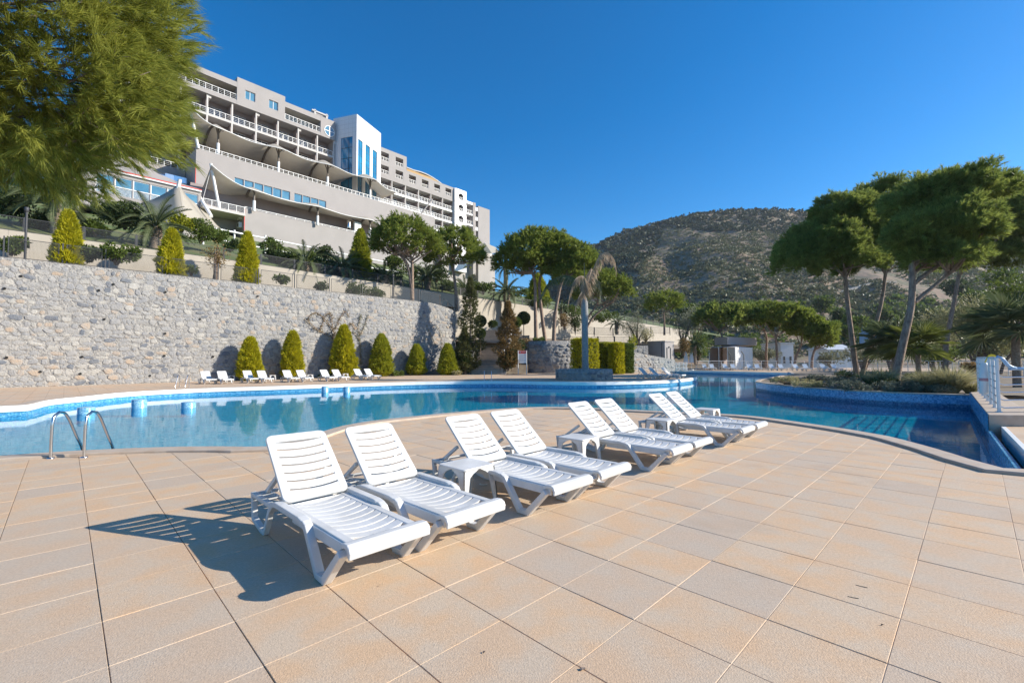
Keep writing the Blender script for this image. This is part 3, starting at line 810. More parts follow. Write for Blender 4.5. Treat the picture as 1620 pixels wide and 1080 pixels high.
def lay_stones(parent, pathf, s0, s1, ztop, zbot, hmin, hmax, wmin, wmax, nparts, prot=.035, visible=None, seed=1, parent_inv=None):
    """rubble courses over a wall face given by pathf(s) -> (x, y, tangent angle)"""
    r = random.Random(seed); items = []
    z = zbot + .02
    while z < max(ztop(s0), ztop((s0 + s1) / 2), ztop(s1)) - .1:
        h = r.uniform(hmin, hmax); s = s0 + r.uniform(-.2, .1)
        while s < s1:
            w = r.uniform(wmin, wmax); hh = h * r.uniform(.82, 1.25); c = s + w / 2; zc = z + h / 2 + r.uniform(-.09, .09) * h
            if zc + hh / 2 < ztop(c) - .03 and zc - hh / 2 > zbot - .05 and c - w / 2 > s0 - .02 and c + w / 2 < s1 + .02 and r.random() > .05:
                x, y, a = pathf(c)
                g1, g2 = r.uniform(.78, .99), r.uniform(.72, .98); items.append((w * hh / (y * y + .4 * x * x + 1), x, y, a, zc, w * g1, hh * g2))
            s += w * r.uniform(.94, 1.02)
        z += h * .94
    vis = [q for q in items if visible is None or visible(q[1], q[2])]
    vis.sort(key=lambda q: -q[0])
    J = {k: ([], []) for k in SMK}
    px_, py_, pz_ = parent.location
    for k, (_, x, y, a, zc, w, h) in enumerate(vis):
        i = r.randrange(len(SV_)); p = prot * r.uniform(.35, 1.5); rot = r.uniform(-.3, .3); kd = r.choices(SMK, (.56, .13, .13, .18))[0]
        if k < nparts:
            me = SME[kd][i]
            link('stone', me, None, parent, (x - px_, y - py_, zc - pz_), (r.uniform(-.09, .09), rot, a + r.uniform(-.12, .12)), (w, p, h))
        else:
            jv, jf = J[kd]; v, f = SV_[i]; ca, sa = math.cos(a), math.sin(a); b = len(jv); c2, s2 = math.cos(rot), math.sin(rot)
            for (vx, vy, vz) in v:
                lx, ly, lz = vx * w, vy * p, vz * h; lx, lz = lx * c2 + lz * s2, -lx * s2 + lz * c2
                jv.append((x - px_ + lx * ca - ly * sa, y - py_ + lx * sa + ly * ca, zc - pz_ + lz))
            jf += [[b + q for q in ff] for ff in f]
    for k, (jv, jf) in J.items():
        if jv: m = MB(); m.v = jv; m.f = jf; m.sm = [False] * len(jf); tag(m.build('stones', M[k], parent), kind='stuff')

WANG = math.atan2(WD[1], WD[0])
S_END, RC = 32.2, 3.2
def wall_path(s):
    if s <= S_END: p = W(s, 0); return p[0], p[1], WANG
    a = (s - S_END) / RC; c = W(S_END, -RC)
    n = WN * math.cos(a) + WD * math.sin(a)
    return c[0] + n[0] * RC, c[1] + n[1] * RC, math.atan2(n[1], n[0]) + math.pi / 2
def wall_top(s): return WT if s < 30.5 else WT - min(1.0, (s - 30.5) * .17)
S_MAX = S_END + RC * 1.5
ws = list(np.arange(-16, S_END, 1.0)) + list(np.linspace(S_END, S_MAX, 9))
rw = empty('retaining_wall', (0, 0, 0), 0, 'long high rubble stone retaining wall on the left behind the poolside loungers', 'stone wall')
b = MB(); n = len(ws); P = [wall_path(s) for s in ws]
fr = [(p[0], p[1]) for p in P]; bk = [(p[0] - .5 * math.sin(p[2]), p[1] + .5 * math.cos(p[2])) for p in P]
b.add([(*q, -.3) for q in fr] + [(*q, wall_top(s)) for q, s in zip(fr, ws)] + [(*q, wall_top(s)) for q, s in zip(bk, ws)] + [(*q, -.3) for q in bk],
      [(i, i + 1, n + i + 1, n + i) for i in range(n - 1)] + [(n + i, n + i + 1, 2 * n + i + 1, 2 * n + i) for i in range(n - 1)] + [(2 * n + i, 2 * n + i + 1, 3 * n + i + 1, 3 * n + i) for i in range(n - 1)] + [(n - 1, 4 * n - 1, 3 * n - 1, 2 * n - 1)])
b.build('mortar_bed', M['mortar'], rw)
inview = lambda x, y: y > 1 and -1.22 < x / y < 1.2
lay_stones(rw, wall_path, -1.5, S_MAX, wall_top, 0, .18, .44, .22, 0.80, 300, .027, inview, 11)
for (zx, zy) in ((128, 180), (27, 255), (692, 230), (603, 267), (1010, 278), (1573, 303), (636, 443), (1220, 443), (1008, 530), (40, 677), (500, 672), (1003, 666), (1300, 672), (246, 763), (490, 775), (915, 787)):
    p = WPL(zx / 3.857, 390 + zy / 3.857, .055)
    b = MB(); c = p
    vs = []
    for rr, off in ((.058, 0), (.072, 0), (.072, -.10), (.058, -.004)):
        for k in range(12):
            a = 2 * math.pi * k / 12; q = c + np.array([*(WD * rr * math.cos(a) + WN * (off + .015)), rr * math.sin(a)]); vs.append(q)
    b.add(vs, [(r_ * 12 + k, r_ * 12 + (k + 1) % 12, (r_ + 1) * 12 + (k + 1) % 12, (r_ + 1) * 12 + k) for r_ in range(2) for k in range(12)] + [tuple(range(36, 48))])
    b.build('drain_hole', M['black'], rw)

# ---- beige upper wall
BO = -4.6
def btop(s): return 10.12 if s < 14 else 10.12 - (s - 14) * .0205
bw = empty('concrete_wall', (0, 0, 0), 0, 'long beige concrete wall above the stone wall, carrying the upper mesh fence', 'concrete wall')
for k in range(-4, 24):
    s0, s1 = k * 4.6, k * 4.6 + 4.592
    a, c = W(s0, BO), W(s1, BO); a2, c2 = W(s0, BO - .3), W(s1, BO - .3); zb = 3.0
    b = MB(); b.add([(a[0], a[1], zb), (c[0], c[1], zb), (c2[0], c2[1], zb), (a2[0], a2[1], zb), (a[0], a[1], btop(s0)), (c[0], c[1], btop(s1)), (c2[0], c2[1], btop(s1)), (a2[0], a2[1], btop(s0))],
                    [(4, 5, 6, 7), (0, 1, 5, 4), (1, 2, 6, 5), (2, 3, 7, 6), (3, 0, 4, 7)])
    b.build('wall_panel', M['conc'], bw)
def sheet(name, grid, mt, kind='structure', smooth=True):
    g = np.array(grid); a, c = g.shape[:2]
    idx = np.arange(a * c).reshape(a, c)
    F = np.stack([idx[:-1, :-1], idx[:-1, 1:], idx[1:, 1:], idx[1:, :-1]], -1).reshape(-1, 4)
    o = link(name, npmesh(name, g.reshape(-1, 3), F, mt, smooth)); return tag(o, kind=kind)
# terrace between the two walls, then the one beyond the wall's end
sheet('garden_terrace', [[W(s, o, 7.45 + .06 * mnoise.noise((s * .6, o, 0))) for o in np.linspace(-.4, BO + .02, 5)] for s in np.linspace(-20, 34.5, 40)], M['soil'])
sheet('middle_terrace', [[W(s, o, 3.42 + (max(0, 1.2 - o) * .22) * min(1, max(0, (s - 40) / 6) + .4)) for o in np.linspace(2.5, BO + .02, 7)] for s in np.linspace(35.2, 112, 40)], M['soil'])
def lawn_z(s, o):
    d = BO - o; base = btop(s) - .12
    return base + d * .33 * (1 - .25 * min(1, max(0, (s - 40) / 50))) + .15 * mnoise.noise((s * .15, o * .2, 2))
sheet('lawn', [[W(s, o, lawn_z(s, o)) for o in list(np.linspace(BO - .28, -34, 26)) + [-60, -90]] for s in np.linspace(-45, 150, 80)], M['grass'])

# ---- mesh fences: posts, framed panels, wires
wire_me = {}
def wire_mesh(L, Hh):
    key = (round(L, 2), round(Hh, 2))
    if key not in wire_me:
        b = MB(); w = .0035
        for k in range(1, int(L / .055)): x = k * .055; b.quad((x - w, 0, 0), (x + w, 0, 0), (x + w, 0, Hh), (x - w, 0, Hh))
        for k in range(1, int(Hh / .055)): z = k * .055; b.quad((0, .001, z - w), (L, .001, z - w), (L, .001, z + w), (0, .001, z + w))
        wire_me[key] = b.mesh('wire_mesh', M['fence'])
    return wire_me[key]
def mesh_fence(pts, hgt, label, two_posts=True, group=None, name='mesh_fence', wires=True):
    """pts: list of (x, y, z) post feet"""
    e = empty(name, (0, 0, 0), 0, label, 'fence', group)
    for i, p in enumerate(pts):
        b = MB(); b.box(-.035, .035, -.035, .035, -.2, hgt + .05)
        a = pts[min(i + 1, len(pts) - 1)]; c = pts[max(i - 1, 0)]
        ang = math.atan2(a[1] - c[1], a[0] - c[0])
        b.build('post', M['fence'], e, None, p, (0, 0, ang))
    for i in range(len(pts) - 1):
        a, c = np.array(pts[i]), np.array(pts[i + 1]); d = c - a; L = float(np.hypot(d[0], d[1])); ang = math.atan2(d[1], d[0]); sl = math.atan2(d[2], L)
        g = .16 if two_posts else .05; Lp = L - 2 * g
        fp = MB(); t = .018
        fp.box(0, Lp, -t, t, .06, .06 + 2 * t); fp.box(0, Lp, -t, t, hgt - 2 * t, hgt); fp.box(0, 2 * t, -t, t, .06 + 2 * t, hgt - 2 * t); fp.box(Lp - 2 * t, Lp, -t, t, .06 + 2 * t, hgt - 2 * t)
        q = a + d * g / L
        o = fp.build('fence_panel', M['fence'], e, None, q, (0, -sl, ang))
        if wires: link('wire_mesh', wire_mesh(Lp, hgt - .06), None, o, (0, 0, .06))
    return e
xs = [-24, 4, 98, 166, 262, 345, 409, 466, 521, 573, 621, 663, 697]
fp = []
for x in xs:
    p = WPL(x, 440, -.28); s = (p[:2] - WP0) @ WD; fp.append(tuple(W(s, -.28, wall_top(s))))
mesh_fence(fp, 1.25, 'dark mesh fence standing on the crest of the stone wall')
s0 = (np.array(fp[-1][:2]) - WP0) @ WD
fp2 = [W(s0 + k * 1.05, -.28 - (0, .1, .5, 1.4, 2.6)[k], wall_top(s0) - .0 - k * .42) for k in range(5)]
mesh_fence([tuple(q) for q in fp2], .95, 'short stepped run of dark fence frames at the right end of the stone wall', False, wires=False)
fpu = [tuple(W(s, BO - .15, btop(s) - .02)) for s in np.arange(-8, 96, 2.9)]
mesh_fence(fpu, 1.0, 'dark mesh fence along the top of the beige concrete wall', False)

# ---- lamp posts / bollard lights on the terraces
def lamp(px, py_top, off, zb, label):
    p = WPL(px, py_top, off); e = empty('lamp_post', (p[0], p[1], zb), 0, label, 'lamp post', 'dark lamp posts on the terraces')
    h = p[2] - zb
    b = MB(); b.tube([(0, 0, 0), (0, 0, h - .3)], .06, 10); b.build('pole', M['fence'], e)
    b = MB(); b.lathe([(.06, h - .3), (.11, h - .27), (.11, h - .02), (.09, h)], 12); b.disc((0, 0), .09, h, 12); b.build('lamp_head', M['fence'], e)
lamp(42.5, 328, -.5, 7.5, 'tall dark lamp post left of the leftmost golden cypress')
lamp(622, 434, -.5, 7.5, 'short dark lamp post left of the two trunked stone pine')

# ---- round bastion of rubble, with terrace fill
BCX, BCY, BR, BH = 4.7, 54.2, 4.3, 3.55
bas = empty('stone_bastion', (BCX, BCY, 0), 0, 'round rubble stone bastion right of the stairs with pine trunks standing on top', 'stone wall')
b = MB(); b.lathe([(BR, -.1), (BR, BH), (BR - .5, BH + .02)], 60); b.disc((0, 0), BR - .45, BH - .12, 40); b.build('mortar_bed', M['mortar'], bas)
def bpath(s): a = math.pi + .1 + s / BR; return BCX + BR * math.cos(a), BCY + BR * math.sin(a), a + math.pi / 2
lay_stones(bas, bpath, 0, BR * math.pi * .95, lambda s: BH, 0, .30, .55, .4, 1.0, 120, .06, None, 5)
b = MB(); b.disc((0, 0), BR - .4, BH - .04, 40); b.build('soil_bed', M['soil'], bas)
# straight wall from the bastion to the right, holding the middle terrace
tw = empty('terrace_wall', (0, 0, 0), 0, 'rubble wall behind the golden hedge columns right of the bastion', 'stone wall')
t0, t1 = np.array([8.7, 54.8]), np.array([17.2, 57.5]); tl = float(np.linalg.norm(t1 - t0)); ta = math.atan2(*(t1 - t0)[::-1])
def tpath(s): q = t0 + (t1 - t0) * s / tl; return q[0], q[1], ta
b = MB(); nn = np.array([-(t1 - t0)[1], (t1 - t0)[0]]) / tl
b.prism([tuple(t0), tuple(t1), tuple(t1 + nn * .5), tuple(t0 + nn * .5)], -.1, 3.2); b.build('mortar_bed', M['mortar'], tw)
lay_stones(tw, tpath, 0, tl, lambda s: 3.2, 0, .3, .55, .4, 1.0, 60, .05, None, 6)
# fill behind
sheet('middle_terrace', [[np.array([x, y, 3.3 + (y - 56) * .05]) for y in np.linspace(55.0 + max(0, (x - 8)) * .32, 76, 6)] for x in np.linspace(1, 17.2, 10)], M['soil'])

# ---- round planter with a palm
PX, PY, PR, PH_ = 5.35, 34.1, 2.1, .78
pl = empty('round_planter', (PX, PY, 0), 0, 'low round rubble stone planter at the far pool edge holding the dying palm', 'planter')
b = MB(); b.lathe([(PR, 0), (PR, PH_), (PR - .32, PH_), (PR - .32, PH_ - .12)], 56); b.disc((0, 0), PR - .3, PH_ - .08, 40); b.build('mortar_bed', M['mortar'], pl)
def ppath(s): a = math.pi + s / PR; return PX + PR * math.cos(a), PY + PR * math.sin(a), a + math.pi / 2
lay_stones(pl, ppath, 0, PR * math.pi, lambda s: PH_ + .02, 0, .16, .26, .22, .5, 80, .03, None, 8)
b = MB(); b.disc((0, 0), PR - .31, PH_ - .05, 40); b.build('soil_bed', M['soil'], pl)

# ---- stairs
M['tread'] = mat('stair_tread', (.60, .52, .43), (.50, .43, .36), 4, .85)  # paler treads over darker risers put the step shading into the colour
sb0, sb1 = G(746, 592), G(796, 592)
sd = np.array([.06, 1.0]); sd /= np.linalg.norm(sd); sx = np.array([sd[1], -sd[0]])
st = empty('garden_stairs', ((sb0[0] + sb1[0]) / 2, sb0[1], 0), math.atan2(sx[1], sx[0]), 'broad stone stairs climbing between the conifers to the terrace', 'stairs')
WS = float(sb1[0] - sb0[0]); NS, RI, TR = 31, .168, .32
step_me = MB().box(-WS / 2, WS / 2, 0, TR + .34, -RI, -.05).mesh('step', M['step']); tread_me = MB().box(-WS / 2 - .01, WS / 2 + .01, -.055, TR + .1, -.049, .004).mesh('tread', M['tread'])
for k in range(NS): o = link('step', step_me, None, st, (random.uniform(-.006, .006), k * TR, (k + 1) * RI), (0, 0, random.uniform(-.003, .003))); link('tread', tread_me, None, o)
for s in (-1, 1):
    b = MB(); y0 = s * (WS / 2 + .15)
    vs = [(y0 - .14, 0, -.1), (y0 + .14, 0, -.1), (y0 + .14, NS * TR, -.1), (y0 - .14, NS * TR, -.1), (y0 - .14, 0, .2), (y0 + .14, 0, .2), (y0 + .14, NS * TR, NS * RI + .2), (y0 - .14, NS * TR, NS * RI + .2)]
    b.add(vs, [(4, 5, 6, 7), (0, 1, 5, 4), (1, 2, 6, 5), (2, 3, 7, 6), (3, 0, 4, 7)]); b.build('side_wall', M['mortar'], st)
hr = MB(); y0 = WS / 2 - .12
hr.tube([(y0, -.05, .92), (y0, 3.6, .92 + 3.6 * RI / TR)], .022, 8); hr.build('handrail', M['white_paint'], st)
for k in range(5):
    b = MB(); b.tube([(y0, k * .88, k * .88 * RI / TR), (y0, k * .88, .92 + k * .88 * RI / TR)], .018, 8); b.build('baluster', M['white_paint'], st)
b = MB()
for dz in (.3, .6): b.tube([(y0, -.05, dz), (y0, 3.6, dz + 3.6 * RI / TR)], .011, 6)
b.build('mid_rail', M['white_paint'], st)
# planted banks on both sides of the stairs
for sgn, x0, x1 in ((-1, -10.5, -5.2), (1, -.6, 1.6)):
    y0 = sb0[1]
    sheet('planted_bank', [[np.array([x + (y - y0) * .06, y, .05 + max(0, y - y0 - .6) * .46 + .12 * mnoise.noise((x, y, 3))]) for y in np.linspace(y0 + .1, y0 + 10.5, 10)] for x in np.linspace(x0, x1, 6)], M['soil'])

# ---- notice board
nb = empty('notice_board', (*G(826.5, 592), 0), .05, 'white notice board on two posts with a red heading in front of the bastion', 'sign')
for s in (-1, 1):
    b = MB(); b.tube([(s * .43, 0, 0), (s * .43, 0, 2.45)], .035, 8); b.build('post', M['white_paint'], nb)
b = MB(); b.box(-.40, .40, -.015, .015, 1.15, 2.42); b.build('panel', M['white_paint'], nb)
b = MB(); b.box(-.37, .37, -.02, -.0155, 2.12, 2.40); b.build('red_heading', M['rag'], nb)
b = MB()
for r_ in range(9): b.box(-.33, .33 - .1 * (r_ % 3), -.0185, -.0155, 1.98 - r_ * .085, 2.005 - r_ * .085)
b.box(-.3, -.12, -.0235, -.0205, 2.20, 2.33); b.box(-.05, .3, -.0235, -.0205, 2.24, 2.30)
b.build('printed_lines', M['print'], nb)
# ================================================================== HOTEL ON THE SLOPE
HP = np.array([-43.264, 70.0]); HD = np.array([.66436, .74741]); HN = np.array([HD[1], -HD[0]]); HA = math.atan2(HD[1], HD[0])
def HW(s, off, z=0.0):
    p = HP + HD * s + HN * off; return np.array([p[0], p[1], z])
hotel = empty('hotel_building', (HP[0], HP[1], 0), HA, 'large grey stepped hotel with long balcony rows on the slope', 'hotel')
# local frame: x along the facade, y away from the camera, z up
def hb(name, mt, boxes, parent=None, bevel=None):
    b = MB()
    for q in boxes: b.box(*q)
    return b.build(name, mt, parent or hotel, bevel)
def wall_with_holes(b, x0, x1, z0, z1, y0, y1, holes):
    """box wall with rectangular holes [(xa,xb,za,zb)] (sorted, not overlapping in x)"""
    x = x0
    for xa, xb, za, zb in sorted(holes):
        if xa > x: b.box(x, xa, y0, y1, z0, z1)
        b.box(xa, xb, y0, y1, z0, za); b.box(xa, xb, y0, y1, zb, z1); x = xb
    if x < x1: b.box(x, x1, y0, y1, z0, z1)
def window(x0, x1, z0, z1, y, panes, glass='glass_dk', curtain=None, fr=.07, parent=None):
    b = MB()
    b.box(x0, x1, y, y + .06, z0, z0 + fr); b.box(x0, x1, y, y + .06, z1 - fr, z1)
    for k in range(panes + 1):
        x = x0 + (x1 - x0 - fr) * k / panes; b.box(x, x + fr, y - .004, y + .064, z0 + .001, z1 - .001)
    o = b.build('window', M['white_paint'], parent or hotel)
    w = (x1 - x0 - fr) / panes
    for k in range(panes):
        p = MB(); p.box(x0 + w * k + fr, x0 + w * (k + 1), y + .025, y + .035, z0 + fr, z1 - fr); p.build('pane', M[glass], o)
    if curtain:
        p = MB(); p.box(x0 + .02, x1 - .02, y + .14, y + .15, z0, z1); p.build('curtain', M['curtain'], o)
    return o
def railing(x0, x1, z0, y, h=.98, step=.85, mt='white_paint', bars=2, parent=None, panel=True):
    b = MB(); n = max(1, int(round((x1 - x0) / step)))
    b.box(x0, x1, y - .03, y + .03, z0 + h - .07, z0 + h); b.box(x0, x1, y - .02, y + .02, z0 + .08, z0 + .12)
    for k in range(n + 1):
        x = x0 + (x1 - x0 - .06) * k / n; b.box(x, x + .06, y - .034, y + .034, z0, z0 + h - .002)
    for k in range(bars): z = z0 + .12 + (h - .2) * (k + 1) / (bars + 1); b.box(x0, x1, y - .012, y + .012, z - .010, z + .010)
    o = b.build('railing', M[mt], parent or hotel)
    return o
# --- left wing, top floor
b = MB()
UZ = 41.85
b.box(-14, .15, 0, .3, 44.6, 45.42); b.box(-14, .15, 0, .35, UZ, 42.5)
b.box(-14, 16.4, .36, 9, UZ + .02, 42.42)                      # floor slab
b.box(-14, .15, .31, 9, 45.0, 45.3); b.box(7.45, 15.75, .31, 9, 45.0, 45.2)
wall_with_holes(b, .15, 7.44, UZ - .004, 46.25, -.02, .3, [(1.32, 2.80, 43.28, 44.70), (4.88, 6.33, 43.28, 44.70)])
b.box(.15, .4, .3, 9, 42.43, 46.24); b.box(7.2, 7.44, .3, 9, 42.43, 46.24); b.box(.4, 7.2, .3, 9, 45.8, 46.1)
b.box(7.45, 13.62, 0, .3, 44.50, 45.40); b.box(7.45, 13.62, 0, .35, UZ, 42.42)
b.box(13.63, 16.35, -.015, .3, UZ, 45.38); b.box(13.63, 13.9, .3, 9, 42.43, 45.2)
b.box(16.1, 16.35, .31, 9, 30, 45.3)
b.build('top_floor_wall', M['hotel'], hotel)
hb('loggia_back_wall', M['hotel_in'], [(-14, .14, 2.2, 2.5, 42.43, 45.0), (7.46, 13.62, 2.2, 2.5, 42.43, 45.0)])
hb('loggia_ceiling', M['conc'], [(-14, .14, .32, 2.19, 44.62, 44.98), (7.46, 13.62, .32, 2.19, 44.52, 44.98)])
for x in (-12, -8.5, -5, -1.8): window(x - 1.2, x + 1.2, 42.45, 44.5, 2.1, 2, 'glass_dk')
for x in (9.2, 12.0): window(x - 1.2, x + 1.2, 42.45, 44.4, 2.1, 2, 'glass_lt')
window(1.32, 2.80, 43.28, 44.70, .14, 2, 'glass_lt', True); window(4.88, 6.33, 43.28, 44.70, .14, 2, 'glass_lt', True)
railing(-14, .12, 42.5, .12, .96); railing(7.48, 13.6, 42.42, .12, .96, .7)
# round window with a disc pane set proud
b = MB(); cx, cz, rr = 15.25, 42.95 + .25, .98
N_ = 28
ring = [(cx + rr * math.cos(2 * math.pi * k / N_), cz + rr * math.sin(2 * math.pi * k / N_)) for k in range(N_)]
inn = [(cx + (rr - .1) * math.cos(2 * math.pi * k / N_), cz + (rr - .1) * math.sin(2 * math.pi * k / N_)) for k in range(N_)]
b.ring(ring, inn, -.09, -.018); b.box(cx - .08, cx + .08, -.10, -.02, cz - rr + .05, cz + rr - .05); b.box(cx - rr + .05, cx + rr - .05, -.095, -.02, cz - .06, cz + .06)
rw_ = b.build('round_window', M['white_paint'], hotel)
b = MB(); b.extr(inn, -.05, -.02); b.build('pane', M['glass_lt'], rw_)
# roof pergola
hb('roof_pergola', M['hotel_soffit'], [(12.6, 15.6, 1.2, 1.7, 46.5, 46.75), (13.2, 16.2, 2.6, 3.0, 46.9, 47.15), (13.0, 13.3, 1.2, 3.0, 45.2, 46.9), (15.2, 15.5, 1.2, 3.0, 45.2, 46.9)])
# --- left wing balconies: four floors below the overhang
divs = [-13.8, -10.4, -7.08, -3.73, -.38, 3.09, 6.47, 9.82, 13.17, 16.25]
FL = [38.92, 36.12, 33.32, 30.52]
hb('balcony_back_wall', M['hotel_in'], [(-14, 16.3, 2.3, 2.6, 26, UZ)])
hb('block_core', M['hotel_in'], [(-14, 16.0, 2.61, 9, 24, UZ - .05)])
for z in FL:
    b = MB(); b.box(-14, 16.3, .25, 2.29, z - .30, z); b.build('balcony_slab', M['hotel_soffit'], hotel)
for x in divs:
    b = MB(); b.box(x - .09, x + .09, .8, 2.29, 30.53, UZ); b.build('balcony_divider', M['hotel_in'], hotel)
    b = MB(); b.box(x - .11, x + .11, .235, .46, 27, UZ); b.build('column', M['hotel_soffit'], hotel)
for x in divs[1::2]:
    b = MB(); b.extr([(x + .0, UZ), (x + 0, UZ - .45), (x + .5, UZ - .45), (x + .5, UZ)], .3, 2.28); b.build('beam', M['hotel_soffit'], hotel)
for i in range(len(divs) - 1):
    for z in FL[:3]:
        railing(divs[i] + .12, divs[i + 1] - .12, z, .34, .95, .85)
        window(divs[i] + .5, divs[i] + 2.5, z + .02, z + 2.15, 2.21, 2, 'glass_dk', None, .06)
# --- glazed tower (its own square plan, turned)
TC = np.array([-28.1, 81.3]); ta_ = np.array([.31, .9507]); tb = np.array([-.9507, .31])
tw_ang = math.atan2(ta_[1], ta_[0])
lc = np.array([(TC - HP) @ HD, -(TC - HP) @ HN])
tower = empty('tower', (lc[0], lc[1], 0), tw_ang - HA); tower.parent = hotel     # local x along the bright face, y along the shaded left face
TWt, Lx, Ly = 46.35, 7.5, 5.2
b = MB()
# bright face with three slots
wall_holes = [(.42, 1.75, 20, 42.0), (2.62, 3.98, 20, 42.0), (4.85, 6.25, 20, 42.0)]
wall_with_holes(b, 0, Lx, 18, TWt, 0, .3, wall_holes)
b.box(0, .3, .31, Ly, 42.4, TWt); b.box(0, .3, .31, .9, 18, 42.4); b.box(0, .3, Ly - 1.75, Ly, 18, 42.4)
b.box(.31, Lx, .31, Ly, TWt - .6, TWt - .15); b.box(Lx - .3, Lx, .31, Ly, 18, TWt - .61)
b.build('tower_wall', M['tower'], tower)
for xa, xb, za, zb in wall_holes:
    b = MB(); b.box(xa, xb, .16, .2, za, zb); g = b.build('glass_strip', M['glass'], tower)
    b = MB(); b.box((xa + xb) / 2 - .05, (xa + xb) / 2 + .05, .10, .158, za, zb)
    for k in range(16): z = zb - 1.4 * (k + 1); b.box(xa, xb, .11, .157, z - .04, z + .04)
    b.build('mullion', M['glass_lt'], tower)
b = MB(); b.box(.12, .16, .9, Ly - 1.75, 18, 42.4); b.build('glass_strip', M['glass'], tower)
b = MB()
for y in (1.75,): b.box(.06, .118, y - .03, y + .03, 18, 42.4)
for k in range(12): z = 42.4 - 1.95 * (k + 1); b.box(.07, .117, .9, Ly - 1.75, z - .03, z + .03)
b.build('mullion', M['fence'], tower)
b = MB()   # fine panel joints standing as thin shadow gaps
for k in range(5): b.box(-.004, .001, .02, Ly, 43.1 + .85 * k, 43.115 + .85 * k)
for y in (.9, 1.75, 2.6): b.box(-.004, .001, y - .008, y + .008, 42.4, TWt)
b.build('panel_joint', M['grey_box'], tower)
# grey link wall between wing and tower
hb('link_wall', M['hotel'], [(16.36, 18.5, 1.0, 9, 24, 45.9)])
# --- right wing (8 m further back)
RY = 8.0
b = MB()
win = [(31.02, 33.0), (34.78, 36.78), (38.42, 40.38), (42.1, 44.05), (45.8, 47.6), (49.34, 51.25)]
holes = [(a, c, 42.72, 44.55) for a, c in win]
wall_with_holes(b, 26.0, 52.0, 41.65, 45.25, RY, RY + .3, holes)
wall_with_holes(b, 26.0, 37.75, 45.251, 48.42, RY, RY + .3, [(a, c, 45.62, 47.5) for a, c in win[:2]])
b.box(37.45, 37.75, RY + .3, RY + 9, 45.25, 48.42); b.box(26, 37.44, RY + .31, RY + 9, 48.0, 48.3)
b.box(26, 52, RY + .31, RY + 9, 45.0, 45.2)
b.build('wing_wall', M['hotel'], hotel)
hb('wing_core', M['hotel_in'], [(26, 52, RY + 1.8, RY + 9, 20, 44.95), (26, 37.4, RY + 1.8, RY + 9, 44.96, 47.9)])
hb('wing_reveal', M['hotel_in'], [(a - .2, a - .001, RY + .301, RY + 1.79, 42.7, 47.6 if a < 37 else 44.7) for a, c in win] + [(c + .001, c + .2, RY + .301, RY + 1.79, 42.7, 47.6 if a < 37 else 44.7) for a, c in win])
hb('wing_ceiling', M['hotel_soffit'], [(26, 52, RY + .31, RY + 1.79, 44.56, 44.95), (26, 37.4, RY + .31, RY + 1.79, 47.52, 47.9)])
hb('wing_floor', M['hotel_soffit'], [(26, 52, RY + .31, RY + 1.79, 42.3, 42.69), (26, 37.4, RY + .31, RY + 1.79, 45.26, 45.6)])
for a, c in win: railing(a + .02, c - .02, 42.70, RY + .1, .85, .65)
for a, c in win[:2]: railing(a + .02, c - .02, 45.60, RY + .1, .85, .65)
for z in (39.3, 36.4, 33.5, 30.6):
    b = MB(); b.box(26, 52, RY + .1, RY + 1.79, z - .42, z); b.build('balcony_slab', M['white_paint'], hotel)
hb('wing_slab_edge', M['hotel_soffit'], [(26, 52, RY + .31, RY + 1.79, 41.66, 41.9)])
cols = [27.5, 30.7, 33.89, 37.51, 41.2, 44.85, 48.5, 51.9]
for x in cols:
    b = MB(); b.box(x - .1, x + .1, RY + .06, RY + .3, 24, 41.64); b.build('column', M['hotel_soffit'], hotel)
    b = MB(); b.box(x - .08, x + .08, RY + .5, RY + 1.79, 24, 41.65); b.build('balcony_divider', M['hotel_in'], hotel)
for i in range(len(cols) - 1):
    for z in (39.3, 36.4, 33.5):
        railing(cols[i] + .11, cols[i + 1] - .11, z, RY + .18, 1.0, .9, bars=3)
        window(cols[i] + .5, cols[i] + 2.4, z + .02, z + 2.1, RY + 1.72, 2, 'glass_dk', None, .06)
# curved roof canopy line
b = MB(); cr = [(37.7, 46.1), (39.8, 46.05), (41.6, 46.25), (43.35, 46.25), (45.0, 46.05), (46.6, 45.7), (48, 45.32)]
b.extr(cr + [(x, z - .22) for x, z in cr[::-1]], RY - .05, RY + 3); b.build('curved_roof', M['hotel_soffit'], hotel)
hb('roof_fascia', mat('timber_fascia', (.42, .26, .10), rough=.7), [(37.8, 47, RY + .02, RY + .2, 45.26, 45.75)])
# white block with three round openings
b = MB(); bx0, bx1, bz0, bz1 = 52.02, 55.96, 24, 45.15
circ = [(54.11, 43.3), (54.11, 40.43), (54.11, 37.55)]; rc = .88
edges = [bz1, 41.87, 38.99, 36.1, 24]
K = 32
for i, (cx, cz) in enumerate(circ):
    z1, z0 = edges[i], edges[i + 1]
    out = []; inn = []
    for k in range(K):
        a = 2 * math.pi * k / K; ca, sa = math.cos(a), math.sin(a)
        t = min(((bx1 if ca > 0 else bx0) - cx) / ca if abs(ca) > 1e-6 else 1e9, ((z1 if sa > 0 else z0) - cz) / sa if abs(sa) > 1e-6 else 1e9)
        out.append((cx + ca * t, cz + sa * t)); inn.append((cx + rc * ca, cz + rc * sa))
    b.ring(out, inn, RY - .5, RY - .2)
b.box(bx0, bx1, RY - .5, RY - .2, bz0, edges[3]); b.box(bx0, bx0 + .25, RY - .199, RY + 9, bz0, bz1); b.box(bx1 - .25, bx1, RY - .199, RY + 9, bz0, bz1 - .1)
b.build('round_opening_wall', M['tower'], hotel)
hb('round_opening_back', M['hotel_in'], [(bx0 + .26, bx1 - .26, RY + 1.4, RY + 1.7, 24, 44.8)])
